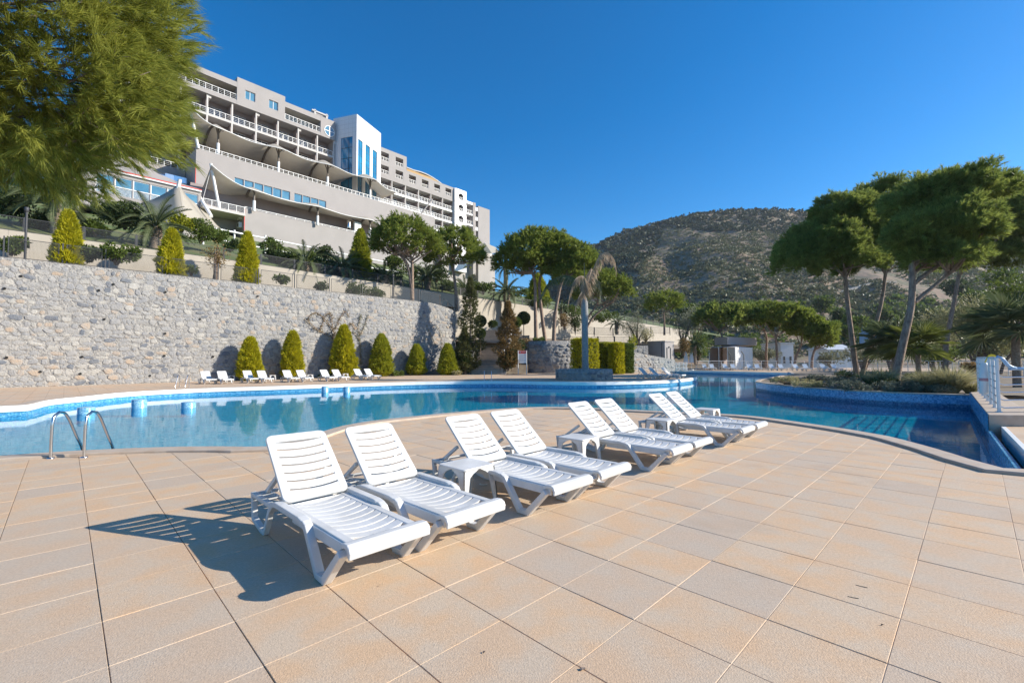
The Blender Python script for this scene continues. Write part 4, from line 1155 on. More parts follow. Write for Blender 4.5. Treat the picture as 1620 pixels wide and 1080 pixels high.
hb('round_opening_roof', M['tower'], [(bx0 + .26, bx1 - .26, RY - .19, RY + 9, 44.9, 45.1)])
for cx, cz in circ: railing(cx - .85, cx + .85, cz - .85, RY - .35, .8, .5)
# end balconies, corner and plain gable
for z in (42.62 + .2, 39.95, 37.1, 34.2):
    b = MB(); b.box(55.97, 58.7, RY + .0, RY + 2, z - 2.9 - .35 + 2.9 - .0, z); b.build('balcony_slab', M['tower'], hotel)
for z in (39.95, 37.1, 34.2): railing(55.98, 58.65, z, RY + .12, .95, .7)
hb('end_core', M['hotel_in'], [(55.97, 60.6, RY + 2.01, RY + 9, 24, 42.5)])
hb('end_roof', M['tower'], [(55.97, 58.8, RY - .02, RY + 2, 42.83, 43.1)])
hb('end_column', M['grey_box'], [(58.72, 59.7, RY - .1, RY + 2, 24, 43.25)])
for z in (42.2, 39.6, 36.9, 34.2): hb('corner_slab', M['tower'], [(59.71, 60.7, RY + .1, RY + 2, z - .9, z)])
hb('gable_wall', M['hotel'], [(60.71, 65.1, RY, RY + 9, 20, 42.75)])

# --- lower terraces in front of the wing (local y is negative towards the camera)
TY, TY2 = -7.0, -10.0
b = MB(); wz = 27.62
wins = [(-2.05 + 1.3 * k, -2.05 + 1.3 * k + 1.2) for k in range(6)] + [(6.3 + 1.3 * k, 7.5 + 1.3 * k) for k in range(4)]
wall_with_holes(b, -6.72, 34.0, 19.5, 30.2, TY, TY + .35, [(a, c, 26.3, wz) for a, c in wins])
b.box(-6.72, -6.4, TY + .351, 2.2, 22, 30.2); b.box(-6.4, 34, TY + .36, 2.2, 29.3, 29.6)
b.build('terrace_wall', M['hotel'], hotel)
for a, c in wins: window(a, c, 26.3, wz, TY + .12, 1, 'glass_lt', None, .05)
hb('red_corner_strip', M['red'], [(-6.76, -6.68, TY - .04, TY - .001, 25.4, 27.9)])
hb('terrace_room_wall', M['hotel_in'], [(-6, 26, 1.6, 2.2, 29.61, 33.9)])
for k in range(16): window(-5.5 + 1.65 * k, -3.9 + 1.65 * k, 30.4, 32.9, 1.52, 1, 'glass_teal', None, .07)
railing(-6.7, 34, 30.2, TY + .1, .62, .75, bars=1)
# lower parapet
b = MB(); b.box(-1.64, 30, TY2, TY2 + .35, 14, 22.55); b.box(-1.64, -1.3, TY2 + .351, -6.6, 14, 22.55); b.box(-7.5, 30, TY2 + .36, -6.62, 21.4, 21.7)
b.build('lower_terrace_wall', M['hotel'], hotel)
hb('red_corner_strip', M['red'], [(-1.68, -1.60, TY2 - .04, TY2 - .001, 19.5, 22.5)])
hb('terrace_room_wall', M['hotel_in'], [(-7.4, 30, TY - .55, TY - .3, 21.71, 25.2)])
railing(-1.6, 30, 22.55, TY2 + .1, .3, 1.4, bars=0)
railing(-6.6, -1.7, 21.7, TY2 - .2, .95, .9, bars=4)
hb('terrace_slab', M['hotel_soffit'], [(-6.9, -1.65, TY2 - .4, -6.62, 21.38, 21.68)])
# air conditioners on the side wall
for z in (20.0, 21.2):
    b = MB(); b.box(-2.05, -1.66, TY2 + .8, TY2 + 1.7, z, z + .75); o = b.build('air_conditioner', M['white_paint'], hotel, .03)
    b = MB(); b.add([(-2.06, TY2 + 1.25 + .28 * math.cos(k * .524), z + .38 + .28 * math.sin(k * .524)) for k in range(12)], [list(range(12))]); b.build('fan_grille', M['fence'], o)
# road-side white pergola rails below the hotel
# --- low annex with the red roof line on the left
an = empty('annex_building', (HP[0], HP[1], 0), HA, 'low grey annex with a red roof line and blue windows on the left', 'building')
AY = -10.0
b = MB(); ab = [(-16.9 + 1.65 * k, -16.9 + 1.65 * k + 1.58) for k in range(6)]
wall_with_holes(b, -20, -6.75, 15, 23.35, AY, AY + .3, [(a, c, 20.75, 22.95) for a, c in ab])
b.box(-20, -19.7, AY + .301, 0, 15, 23.3); b.box(-7.05, -6.75, AY + .301, TY - .01, 15, 23.3)
b.build('wall', M['hotel'], an)
for a, c in ab:
    o = window(a, c, 20.75, 22.95, AY + .1, 1, 'glass_lt', None, .09, an)
    bb = MB()
    bb.box(a, c, AY - .02, AY + .02, 21.68, 21.78)
    for k in range(6): bb.box(a + .09, c - .09, AY, AY + .03, 20.85 + k * .14, 20.89 + k * .14)
    bb.build('louvre', M['white_paint'], o)
    bb = MB(); bb.box(a + .2, c - .15, AY + .3, AY + .31, 21.9, 22.7); bb.build('blind', M['curtain'], o)
b = MB(); b.box(-20.2, -6.76, AY - .25, AY + .5, 23.36, 23.52); b.build('eaves', M['white_paint'], an)
b = MB(); b.box(-20.2, -6.77, AY - .27, AY + .45, 23.53, 23.66); b.build('red_roof_edge', M['red'], an)
b = MB()
ns = 14
rows = [[(x, y, 23.67 + (y - AY) * .42 + (.8 * math.sin((x + 20) * .28) if y > AY + 2 else 0)) for x in np.linspace(-20, -6.8, ns)] for y in (AY + .2, AY + 2, AY + 5, AY + 8)]
for r_ in range(3): b.add(rows[r_] + rows[r_ + 1], [(i, i + 1, ns + i + 1, ns + i) for i in range(ns - 1)], True)
b.build('roof', M['hotel'], an)
b = MB(); b.box(-20, -6.8, AY + 8, AY + 8.4, 15, 28.4); b.build('rear_wall', M['grey_box'], an)
b = MB(); b.box(-9.6, -7.2, AY + 5.2, AY + 6.2, 25.7, 26.5); b.box(-9.7, -8.9, AY + 5.0, AY + 6.0, 24.9, 25.69); b.tube([(-9.2, AY + 5.6, 26.2), (-10.8, AY + 5.6, 26.0), (-11.2, AY + 5.6, 25.2)], .35, 10); b.build('air_duct', M['steel'], an)
railing(-11.5, -6.9, 28.4, AY + 8.1, .9, .8, bars=2, parent=an)
# lower ground floor columns left of the conical canopy
for x in (-18.5, -15.5, -12.5):
    b = MB(); b.box(x - .15, x + .15, AY - 2.2, AY - 1.9, 13, 18.3); b.build('column', M['hotel'], an)
b = MB(); b.box(-20, -11, AY - 2.3, AY - .01, 18.31, 18.6); b.build('porch_slab', M['hotel'], an)
b = MB(); b.box(-20, -7, AY - .06, AY - .02, 15, 18.3); b.build('porch_glass', M['glass_dk'], an)

# --- tensile canopies
def canopy(label, s_list, yb, zb, yf, zf, hump, end_l, end_r, zpost):
    """membrane over arches springing at the back (yb) and leaning out to tips at the front (yf)"""
    e = empty('tensile_canopy', (HP[0], HP[1], 0), HA, label, 'canopy', 'tensile canopies over the hotel terraces')
    NV = 14; rows = []
    def arch(s, t, k=1.0):
        y = yb + (yf - yb) * t; z = zb + (zf - zb) * t + hump * k * math.sin(math.pi * (t ** .8)); return (s, y, z)
    segs = [(end_l, s_list[0])] + list(zip(s_list[:-1], s_list[1:])) + [(s_list[-1], end_r)]
    sv = []
    for a, c in segs:
        n = 8
        for k in range(n): sv.append((a + (c - a) * k / n, k / n, a, c))
    sv.append((end_r, 0, end_r, end_r))
    for s, u, a, c in sv:
        row = []
        end = (a == end_l or c == end_r)
        sag = math.sin(math.pi * u)
        for r_ in range(NV):
            t = r_ / (NV - 1)
            if a == end_l and a != c:
                k = u ** .9; pull = (1 - u)
                tt = t * (1 - .45 * pull * (0 if t < .5 else 1) * 0); x, y, z = arch(s, t, k)
                z += pull * (1.9 * t - .4 * (1 - t)) - sag * .55; y += -0.0
            elif c == end_r:
                k = (1 - u) ** .9 if a != c else 0; pull = u if a != c else 1
                x, y, z = arch(s, t, k); y = yb + (yf - yb) * (t * (1 - .35 * pull)); z += -sag * .5 + pull * .4
            else:
                x, y, z = arch(s, t * (1 - .10 * sag), 1 - .55 * sag); z -= .28 * sag * t
            row.append((x, y, z))
        rows.append(row)
    b = MB(); m = len(rows)
    b.add([p for r_ in rows for p in r_], [(i * NV + j, (i + 1) * NV + j, (i + 1) * NV + j + 1, i * NV + j + 1) for i in range(m - 1) for j in range(NV - 1)], True)
    o = b.build('membrane', M['fabric'], e)
    sm = o.modifiers.new('thickness', 'SOLIDIFY'); sm.thickness = .03
    b = MB(); b.tube([r_[-1] for r_ in rows], .06, 6); b.build('edge_cable', M['white_paint'], e)
    for s in s_list:
        pts = [(lambda q: (q[0], q[1], q[2] - .22))(arch(s, t)) for t in np.linspace(0, 1, 15)]
        b = MB(); b.tube(pts, .17, 8); ab = b.build('arch_beam', M['beam_dark'], e)
        tp = arch(s, .80); pz = tp[2] - .3
        b = MB(); b.tube([(s, tp[1], zpost - .3), (s, tp[1], zpost + (pz - zpost) * .45)], .20, 10); b.build('post', M['white_paint'], e)
        b = MB(); b.tube([(s, tp[1], zpost + (pz - zpost) * .45), (s, tp[1], pz)], .14, 8)
        for sg in (-1, 1):
            q = arch(s, .80 + .14 * sg); b.tube([(s, tp[1], zpost + (pz - zpost) * .55), (s, tp[1] + (q[1] - tp[1]) * .25, zpost + (pz - zpost) * .80), (s, q[1], q[2] - .25)], .07, 6)
        b.build('post_head', M['beam_dark'], e)
    return e
c1 = canopy('long upper row of beige tensile canopies with dark arch beams', [-4.0, 4.1, 11.9, 19.8], .9, 33.4, -8.2, 33.4, 2.3, -8.2, 26.5, 30.2)
b = MB(); b.tube([(-6.5, TY - .1, 30.2), (-7.5, TY - .4, 34.6)], .18, 10); b.build('mast', M['white_paint'], c1)
b = MB(); b.tube([(-7.45, TY - .4, 34.5), (-7.6, 1.5, 30.2)], .03, 5); b.build('stay_cable', M['white_paint'], c1)
b = MB(); b.tube([(30.5, TY + .2, 29.9), (33.0, TY - .4, 33.6)], .14, 8); b.build('mast', M['grey_box'], c1)
c2 = canopy('lower row of beige tensile canopies above the grey terrace wall', [-.6, 8.4, 17.4], -7.4, 25.2, -11.2, 25.0, .9, -6.0, 22.5, 22.6)
b = MB(); b.tube([(-4.7, TY2 - .1, 21.7), (-5.9, TY2 - .5, 27.3)], .17, 10); b.build('mast', M['white_paint'], c2)
b = MB(); b.tube([(-5.8, TY2 - .5, 27.0), (-6.6, TY2 + .4, 21.9)], .03, 5); b.build('stay_cable', M['white_paint'], c2)
# conical canopy on the left: high ridge post, four low corners
c3 = empty('tensile_canopy', (0, 0, 0), 0, 'pointed beige tensile canopy between the annex and the hedge', 'canopy', 'tensile canopies over the hotel terraces')
pk = AT(283, 291, 51); cA = AT(185, 323, 50); cB = AT(351, 363, 56); cC = AT(300, 375, 47); cD = AT(318, 318, 62)
n = 9; b = MB()
def tri_sag(a, c, d):
    V = []; idx = {}
    for i in range(n + 1):
        for j in range(n + 1 - i):
            u, v = i / n, j / n; w = 1 - u - v; p = a * w + c * u + d * v
            p = p - np.array([0, 0, 1.0]) * (1.6 * w * (1 - w) * 2 + .7 * u * v * 4 * .6); idx[i, j] = len(V); V.append(p)
    F = []
    for i in range(n):
        for j in range(n - i):
            F.append((idx[i, j], idx[i + 1, j], idx[i, j + 1]))
            if i + j < n - 1: F.append((idx[i + 1, j], idx[i + 1, j + 1], idx[i, j + 1]))
    b.add(V, F, True)
tri_sag(pk, cA, cC); tri_sag(pk, cC, cB); tri_sag(pk, cB, cD); tri_sag(pk, cD, cA)
o = b.build('membrane', M['fabric'], c3); sm = o.modifiers.new('thickness', 'SOLIDIFY'); sm.thickness = .03
b = MB(); b.tube([AT(275, 330, 51), pk + np.array([.1, 0, .5])], .2, 10); b.build('mast', M['white_paint'], c3)
b = MB(); b.tube([AT(157, 320, 49.5), AT(174, 346, 50.5)], .2, 8); b.build('mast', M['white_paint'], c3)
b = MB(); b.tube([AT(311, 304, 60), AT(334, 342, 56)], .22, 8); b.build('mast', M['white_paint'], c3)
# small far canopy right of the gable and a pale lower block
c4 = empty('tensile_canopy', (0, 0, 0), 0, 'small pointed tensile canopy at the far right foot of the hotel', 'canopy', 'tensile canopies over the hotel terraces')
b = MB(); apx = AT(767, 384, 118); rim = [AT(x, y, 118 + dy) for x, y, dy in ((752, 391, 6), (758, 399, -3), (778, 401, -5), (790, 399, 0), (784, 391, 8), (768, 388, 10))]
b.add([apx] + rim, [(0, 1 + k, 1 + (k + 1) % 6) for k in range(6)]); b.build('membrane', M['fabric'], c4)
b = MB(); p = AT(767, 415, 118); b.tube([p, apx], .15, 6); b.build('mast', M['white_paint'], c4)
lb_ = empty('terrace_block', (0, 0, 0), 0, 'pale terrace block behind the pines at the hotel foot', 'building')
q = [AT(700, 400, 112)[:2], AT(783, 412, 130)[:2]]; dd = (q[1] - q[0]); nn2 = np.array([-dd[1], dd[0]]) / np.linalg.norm(dd)
b = MB(); b.prism([tuple(q[0]), tuple(q[1]), tuple(q[1] + nn2 * 8), tuple(q[0] + nn2 * 8)], 15, 30.5); b.build('wall', M['hotel'], lb_)
b = MB(); b.prism([tuple(q[0] - nn2 * .8), tuple(q[1] - nn2 * .8), tuple(q[1] + nn2 * 9), tuple(q[0] + nn2 * 9)], 30.6, 31.4); b.build('roof_slab', M['hotel_soffit'], lb_)
# white pergola rails on the slope below the hotel
pg = empty('white_pergola', (0, 0, 0), 0, 'long white horizontal pergola rails on the slope below the hotel', 'pergola')
pp = [AT(322, 358, 46), AT(420, 377, 52), AT(545, 402, 61), AT(700, 432, 74)]
pl2 = [AT(322, 375, 46), AT(420, 393, 52), AT(545, 417, 61), AT(700, 441, 74)]
for q in (pp, pl2):
    b = MB(); b.tube(q, .10, 6); b.build('rail', M['white_paint'], pg)
for i, x in enumerate((322, 371, 420, 482, 545, 622, 700)):
    Y = np.interp(x, [322, 420, 545, 700], [46, 52, 61, 74]); yt = np.interp(x, [322, 420, 545, 700], [356, 372, 400, 430])
    a = AT(x, yt, Y); b = MB(); b.tube([(a[0], a[1], a[2] - 2.6), a], .09, 6); b.build('post', M['white_paint'], pg)
# ================================================================== VEGETATION
def unit(a): return a / (np.linalg.norm(a, axis=-1, keepdims=True) + 1e-9)
def blade_mesh(name, P, D, L, Wd, mt, parent=None, loc=(0, 0, 0), droop=0.0):
    """one narrow triangle per blade"""
    n = len(P); L = np.broadcast_to(np.asarray(L, float), (n,))[:, None]; Wd = np.broadcast_to(np.asarray(Wd, float), (n,))[:, None]
    sd_ = unit(np.cross(D, rng.normal(size=(n, 3))))
    V = np.empty((n, 3, 3)); V[:, 0] = P - sd_ * Wd / 2; V[:, 1] = P + sd_ * Wd / 2; V[:, 2] = P + D * L
    V[:, 2, 2] -= droop * L[:, 0]
    return link(name, npmesh(name, V.reshape(-1, 3) - np.asarray(loc), np.arange(n * 3).reshape(n, 3), mt), None, parent, None)
def leaf_mesh(name, P, D, L, Wd, mt, parent=None, loc=(0, 0, 0)):
    """one four sided leaf per point"""
    n = len(P); L = np.broadcast_to(np.asarray(L, float), (n,))[:, None]; Wd = np.broadcast_to(np.asarray(Wd, float), (n,))[:, None]
    sd_ = unit(np.cross(D, rng.normal(size=(n, 3))))
    V = np.empty((n, 4, 3)); V[:, 0] = P; V[:, 1] = P + D * L * .45 + sd_ * Wd / 2; V[:, 2] = P + D * L; V[:, 3] = P + D * L * .45 - sd_ * Wd / 2
    return link(name, npmesh(name, V.reshape(-1, 3) - np.asarray(loc), np.arange(n * 4).reshape(n, 4), mt), None, parent, None)
def rsphere(n): return unit(rng.normal(size=(n, 3)))
def trunk_mesh(b, pts, radii, n=9): b.tube(catmull([np.array(p, float) for p in pts], .4), list(np.interp(np.linspace(0, 1, len(catmull([np.array(p, float) for p in pts], .4))), np.linspace(0, 1, len(radii)), radii)), n)

def pine_crown(root, loc, lobes, nclump, tufts, blades, L, Wd, mt, rc=.5, up=.55, flat=-.35):
    """umbrella crown: puffs of needles spread over the shells of a few lobes"""
    C = []; A = []
    tot = sum(r[0] * r[1] + r[0] * r[2] for _, r in lobes)
    for c, r in lobes:
        k = max(4, int(nclump * (r[0] * r[1] + r[0] * r[2]) / tot)); d = rsphere(k * 3); d = d[d[:, 2] > flat][:k]
        rad = rng.uniform(.66, 1.0, len(d)) ** .6 if rc > .56 else rng.uniform(.45, 1.0, len(d)) ** .4; lump = 1 + .13 * np.sin(d[:, 0] * 5 + c[0]) * np.cos(d[:, 1] * 4 + c[1])
        C.append(np.asarray(c) + d * np.asarray(r) * (rad * lump)[:, None]); A.append(unit(d * np.array([1, 1, .8]) + [0, 0, up]))
    C = np.concatenate(C); A = np.concatenate(A); n = len(C)
    size = rng.uniform(.7, 1.35, n)
    T = np.repeat(np.arange(n), tufts)
    off = rsphere(n * tufts) * (rng.uniform(0, 1, (n * tufts, 1)) ** .5) * rc * size[T][:, None]
    tp = C[T] + off * np.array([1, 1, .75]); ta = unit(A[T] * .8 + off / rc + rng.normal(size=off.shape) * .25)
    B = np.repeat(np.arange(len(tp)), blades)
    dirs = unit(ta[B] + rng.normal(size=(len(B), 3)) * .48)
    pos = tp[B] + dirs * L * .05 + ta[B] * rng.uniform(-.5, .3, (len(B), 1)) * L
    return blade_mesh('crown', pos, dirs, L * rng.uniform(.7, 1.2, len(B)), Wd, mt, root, loc)

PG_ = 'umbrella pines with rounded crowns'
def stone_pine(label, base, trunks, lobes, nclump, tufts=12, blades=10, L=.36, Wd=.085, mt='pine', bark='bark', rc=.6, r0=.17, group=PG_, cat='pine tree'):
    """base point; trunks: list of point lists (absolute); lobes: [(centre, radii)] absolute"""
    e = empty('pine_tree', tuple(base), 0, label, cat, group)
    bs = np.asarray(base, float)
    for t in trunks:
        b = MB(); main = t is trunks[0] or np.linalg.norm(np.asarray(t[0]) - bs) < .5; q_ = 1 if main else .55; t = [np.asarray(q, float) - bs for q in t]; trunk_mesh(b, t, [r0 * q_, r0 * .8 * q_, r0 * .62 * q_]); top = t[-1]
        for c, r in lobes:      # limbs reaching into the lobes nearest to this trunk
            c = np.asarray(c) - bs
            for k in range(3):
                q = c + np.array([random.uniform(-.6, .6) * r[0], random.uniform(-.6, .6) * r[1], random.uniform(-.5, .1) * r[2]])
                if np.linalg.norm(q - top) < max(r) * 1.7: b.tube(catmull([top - (top - t[-2]) * .15 * k, (top + q) / 2 + np.array([0, 0, -.15 * r[2]]), q], .6), r0 * .32, 6)
        b.build('trunk', M[bark], e)
    pine_crown(e, base, lobes, nclump, tufts, blades, L, Wd, M[mt], rc)
    return e
def pxl(px, py, rx, ry, Y, depth=None, dY=0.0):
    """ellipsoid lobe from its outline in the photo"""
    c = AT(px, py, Y + dY); k = (Y + dY) / FPX; return (c, (rx * k, (depth or rx) * k, ry * k))

# --- pines along the crest of the stone wall
def wall_depth(px, off): return WPL(px, 500, off)[1]
Y1 = wall_depth(652, -1.6); b1 = AT(652, 476, Y1)
stone_pine('two trunked umbrella pine standing on the crest of the stone wall', b1, [[b1, AT(650, 445, Y1), AT(644, 418, Y1), AT(632, 402, Y1)], [b1 + [0, .05, 0], AT(652, 440, Y1), AT(652, 408, Y1)]],
           [pxl(640, 383, 50, 36, Y1), pxl(612, 385, 27, 27, Y1, dY=.6), pxl(672, 388, 27, 27, Y1, dY=-.5), pxl(642, 365, 30, 22, Y1)], 210, r0=.22)
Y2 = wall_depth(722, -1.6) ; b2 = AT(722, 492, Y2)
stone_pine('single trunked umbrella pine at the right end of the stone wall', b2, [[b2, AT(721, 460, Y2), AT(717, 425, Y2), AT(716, 410, Y2)]],
           [pxl(718, 398, 44, 34, Y2), pxl(742, 406, 23, 24, Y2), pxl(696, 412, 22, 22, Y2), pxl(722, 378, 27, 18, Y2)], 185, r0=.22)
# --- pines on the bastion
Yb = 53.0
for nm, x0, tr, lob, mt, nn in (
    ('left umbrella pine on the stone bastion with the broad pale green crown', 848, [(848, 540), (847, 490), (846, 445), (840, 428)], [(828, 405, 44, 32), (850, 388, 40, 26), (806, 416, 25, 26), (858, 415, 32, 24), (836, 425, 34, 18)], 'pine', 300),
    ('middle umbrella pine on the stone bastion with the leaning trunk', 863, [(863, 541), (857, 495), (853, 450), (858, 430)], [(882, 400, 40, 30), (895, 418, 30, 22), (872, 384, 28, 16), (868, 420, 30, 18)], 'pine', 240),
    ('right umbrella pine on the stone bastion with the curved trunk and darker crown', 876, [(876, 543), (878, 500), (886, 455), (892, 438)], [(914, 412, 29, 24), (900, 434, 28, 20), (928, 420, 18, 17)], 'pine', 180)):
    Yq = Yb + (0, .8, -.6)[(848, 863, 876).index(x0)]
    tp = [AT(x, y, Yq) for x, y in tr]; tp[0][2] = BH - .1
    stone_pine(nm, tp[0], [tp], [pxl(*l, Yq) for l in lob], nn, mt=mt, r0=.24)
b_ = AT(868, 541, Yb - .8)
# extra slim trunk forking from the middle tree
Y4 = 62.0; b4 = AT(927, 520, Y4)
stone_pine('umbrella pine with several spreading limbs right of the dying palm', b4, [[b4, AT(930, 503, Y4), AT(945, 482, Y4)], [b4, AT(925, 500, Y4), AT(918, 478, Y4), AT(925, 462, Y4)], [b4, AT(940, 500, Y4), AT(962, 482, Y4)]],
           [pxl(958, 457, 36, 28, Y4), pxl(935, 462, 27, 25, Y4), pxl(982, 463, 20, 20, Y4)], 180, r0=.18)
Y5 = 66.0; b5 = AT(1051, 530, Y5)
stone_pine('small ball crowned pine on a thin stem above the grey hut', b5, [[b5, AT(1051, 510, Y5), AT(1050, 495, Y5)]], [pxl(1051, 481, 29, 20, Y5)], 85, r0=.16, mt='pine')
# --- pines beyond the far railing
far_pines = [('far umbrella pine with a forked trunk in front of the white tent', [(1143, 583), (1142, 560), (1143, 535), (1138, 522)], [(1136, 506, 36, 24), (1158, 500, 30, 20), (1118, 508, 20, 16)], 67, 'pine_dk'),
             ('second far umbrella pine, right of the white tent', [(1213, 584), (1212, 560), (1213, 535), (1208, 520)], [(1195, 505, 34, 23), (1175, 500, 24, 18)], 69, 'pine_dk'),
             ('third far umbrella pine with a straight pale trunk', [(1229, 585), (1229, 560), (1227, 530)], [(1228, 504, 38, 24), (1245, 512, 24, 20)], 66, 'pine'),
             ('fourth far umbrella pine with the trunk leaning right', [(1255, 584), (1259, 565), (1268, 545)], [(1272, 520, 26, 24), (1262, 504, 22, 16)], 65, 'pine'),
             ('rightmost of the far umbrella pines, bright green', [(1284, 586), (1285, 566), (1290, 550)], [(1294, 528, 25, 22), (1304, 540, 15, 14)], 64, 'pine')]
for nm, tr, lob, Yq, mt in far_pines:
    tp = [AT(x, y, Yq) for x, y in tr]; tp[0][2] = -.6
    stone_pine(nm, tp[0], [tp], [pxl(*l, Yq) for l in lob], 140, mt=mt, r0=.21, Wd=.12, L=.42)
# --- big pines on the planted island, right
def isl(px, py): g = G(px, py, .17); return g
tA = isl(1356, 596); YA = tA[1]
stone_pine('tall pine on the planted island with the leftmost straight trunk', (tA[0], YA, .12), [[(tA[0], YA, .1), AT(1349, 545, YA), AT(1341, 480, YA), AT(1336, 425, YA)]],
           [pxl(1300, 395, 58, 46, YA), pxl(1264, 410, 36, 36, YA, dY=-.5), pxl(1345, 375, 50, 46, YA, dY=.6), pxl(1330, 340, 44, 32, YA), pxl(1340, 415, 50, 26, YA)], 520, 30, 15, .24, .036, 'pine_dk', r0=.19, rc=.5, group='big pines on the planted island')
stone_pine('leaning pine on the planted island growing from the same foot as the leftmost trunk', (tA[0] + .25, YA - .05, .12), [[(tA[0] + .25, YA - .05, .1), AT(1376, 545, YA), AT(1394, 480, YA), AT(1403, 415, YA)]],
           [pxl(1385, 365, 54, 46, YA, dY=1.0), pxl(1395, 325, 50, 38, YA, dY=1.2), pxl(1432, 390, 42, 36, YA, dY=.8), pxl(1395, 405, 46, 28, YA, dY=.8), pxl(1425, 345, 52, 44, YA, dY=.4), pxl(1375, 345, 44, 36, YA)], 560, 30, 15, .24, .036, 'pine_dk', r0=.16, rc=.5, group='big pines on the planted island')
tC = isl(1414, 607); YC_ = tC[1]
stone_pine('pine with the thick leaning trunk in the middle of the planted island', (tC[0], YC_, .12), [[(tC[0], YC_, .1), AT(1428, 545, YC_), AT(1442, 480, YC_), AT(1443, 415, YC_)], [AT(1447, 478, YC_), AT(1475, 455, YC_), AT(1505, 430, YC_)], [AT(1444, 450, YC_), AT(1470, 430, YC_), AT(1500, 410, YC_)]],
           [pxl(1470, 320, 58, 40, YC_, dY=1.2), pxl(1500, 365, 62, 46, YC_), pxl(1455, 375, 44, 38, YC_), pxl(1530, 305, 56, 36, YC_, dY=.6), pxl(1490, 405, 50, 26, YC_)], 540, 30, 15, .23, .034, 'pine_dk', r0=.21, rc=.5, group='big pines on the planted island')
tD = isl(1497, 590); YD = tD[1]
stone_pine('rightmost pine on the planted island leaning towards the photo edge', (tD[0], YD, .12), [[(tD[0], YD, .1), AT(1497, 545, YD), AT(1511, 470, YD), AT(1520, 420, YD)]],
           [pxl(1570, 360, 70, 50, YD, dY=-.6), pxl(1590, 320, 60, 36, YD), pxl(1550, 410, 56, 32, YD), pxl(1620, 380, 60, 50, YD, dY=-.8)], 760, 30, 15, .25, .038, 'pine_dk', r0=.20, rc=.5, group='big pines on the planted island')

# --- foreground long needled pine, upper left
def long_needle_pine():
    base = np.array([-10.6, 6.4, 0.0])
    e = empty('pine_tree', tuple(base), 0, 'long needled pine whose big crown hangs into the upper left corner', 'pine tree')
    b = MB(); trunk_mesh(b, [(0, 0, -.1), (.15, .05, 2.2), (.1, .1, 4.5), (.3, .1, 7.2)], [.24, .2, .16, .09], 12)
    cen = np.array([-7.75, 6.9, 6.65]); rad = np.array([2.36, 2.0, 2.3])
    tips = []
    for k in range(70):
        d = unit(rng.normal(size=3)); d[2] = d[2] * .9
        q = cen + d * rad * rng.uniform(.7, .95) - base
        root = np.array([.2, .1, np.clip(q[2] + rng.uniform(-1.6, -.2), 2.6, 7)])
        b.tube(catmull([root, (root + q) / 2 + [0, 0, .12], q], .5), .022, 6); tips.append(q + base)
    b.build('trunk', M['bark_dark'], e)
    # twigs end in brushes of long needles
    n = 5600
    d = rsphere(n); rr = rng.uniform(.30, 1.0, n) ** .45
    lump = 1 + .10 * np.sin(d[:, 0] * 6 + d[:, 2] * 5) + .08 * np.sin(d[:, 1] * 9 + d[:, 2] * 7 + 1)
    C = cen + d * rad * (rr * lump)[:, None]
    C = np.concatenate([C, np.array([-7.1, 6.2, 4.62]) + rsphere(90) * [.6, .4, .2], np.array([-5.7, 6.6, 5.4]) + rsphere(110) * [.45, .5, .7]])
    dd = unit(C - cen)
    A = unit(dd * [1, 1, .6] + rng.normal(size=C.shape) * .35 + [0, 0, .16])
    keep = C[:, 2] > 4.45; C = C[keep]; A = A[keep]
    nb = 46; B = np.repeat(np.arange(len(C)), nb)
    t = rng.uniform(0, 1, len(B))
    pos = C[B] + A[B] * (t * .26)[:, None] + rng.normal(size=(len(B), 3)) * .012
    dirs = unit(A[B] * (0.75 + .5 * t)[:, None] + rng.normal(size=(len(B), 3)) * .28)
    blade_mesh('needles', pos, dirs, rng.uniform(.15, .28, len(B)), .0095, M['pine_fg'], e, base, .12)
    # bare twiglets
    b = MB()
    for i in range(0, len(C), 9): b.tube([C[i] - A[i] * .35 - base, C[i] + A[i] * .24 - base], .006, 4)
    b.build('twigs', M['bark_dark'], e)
long_needle_pine()

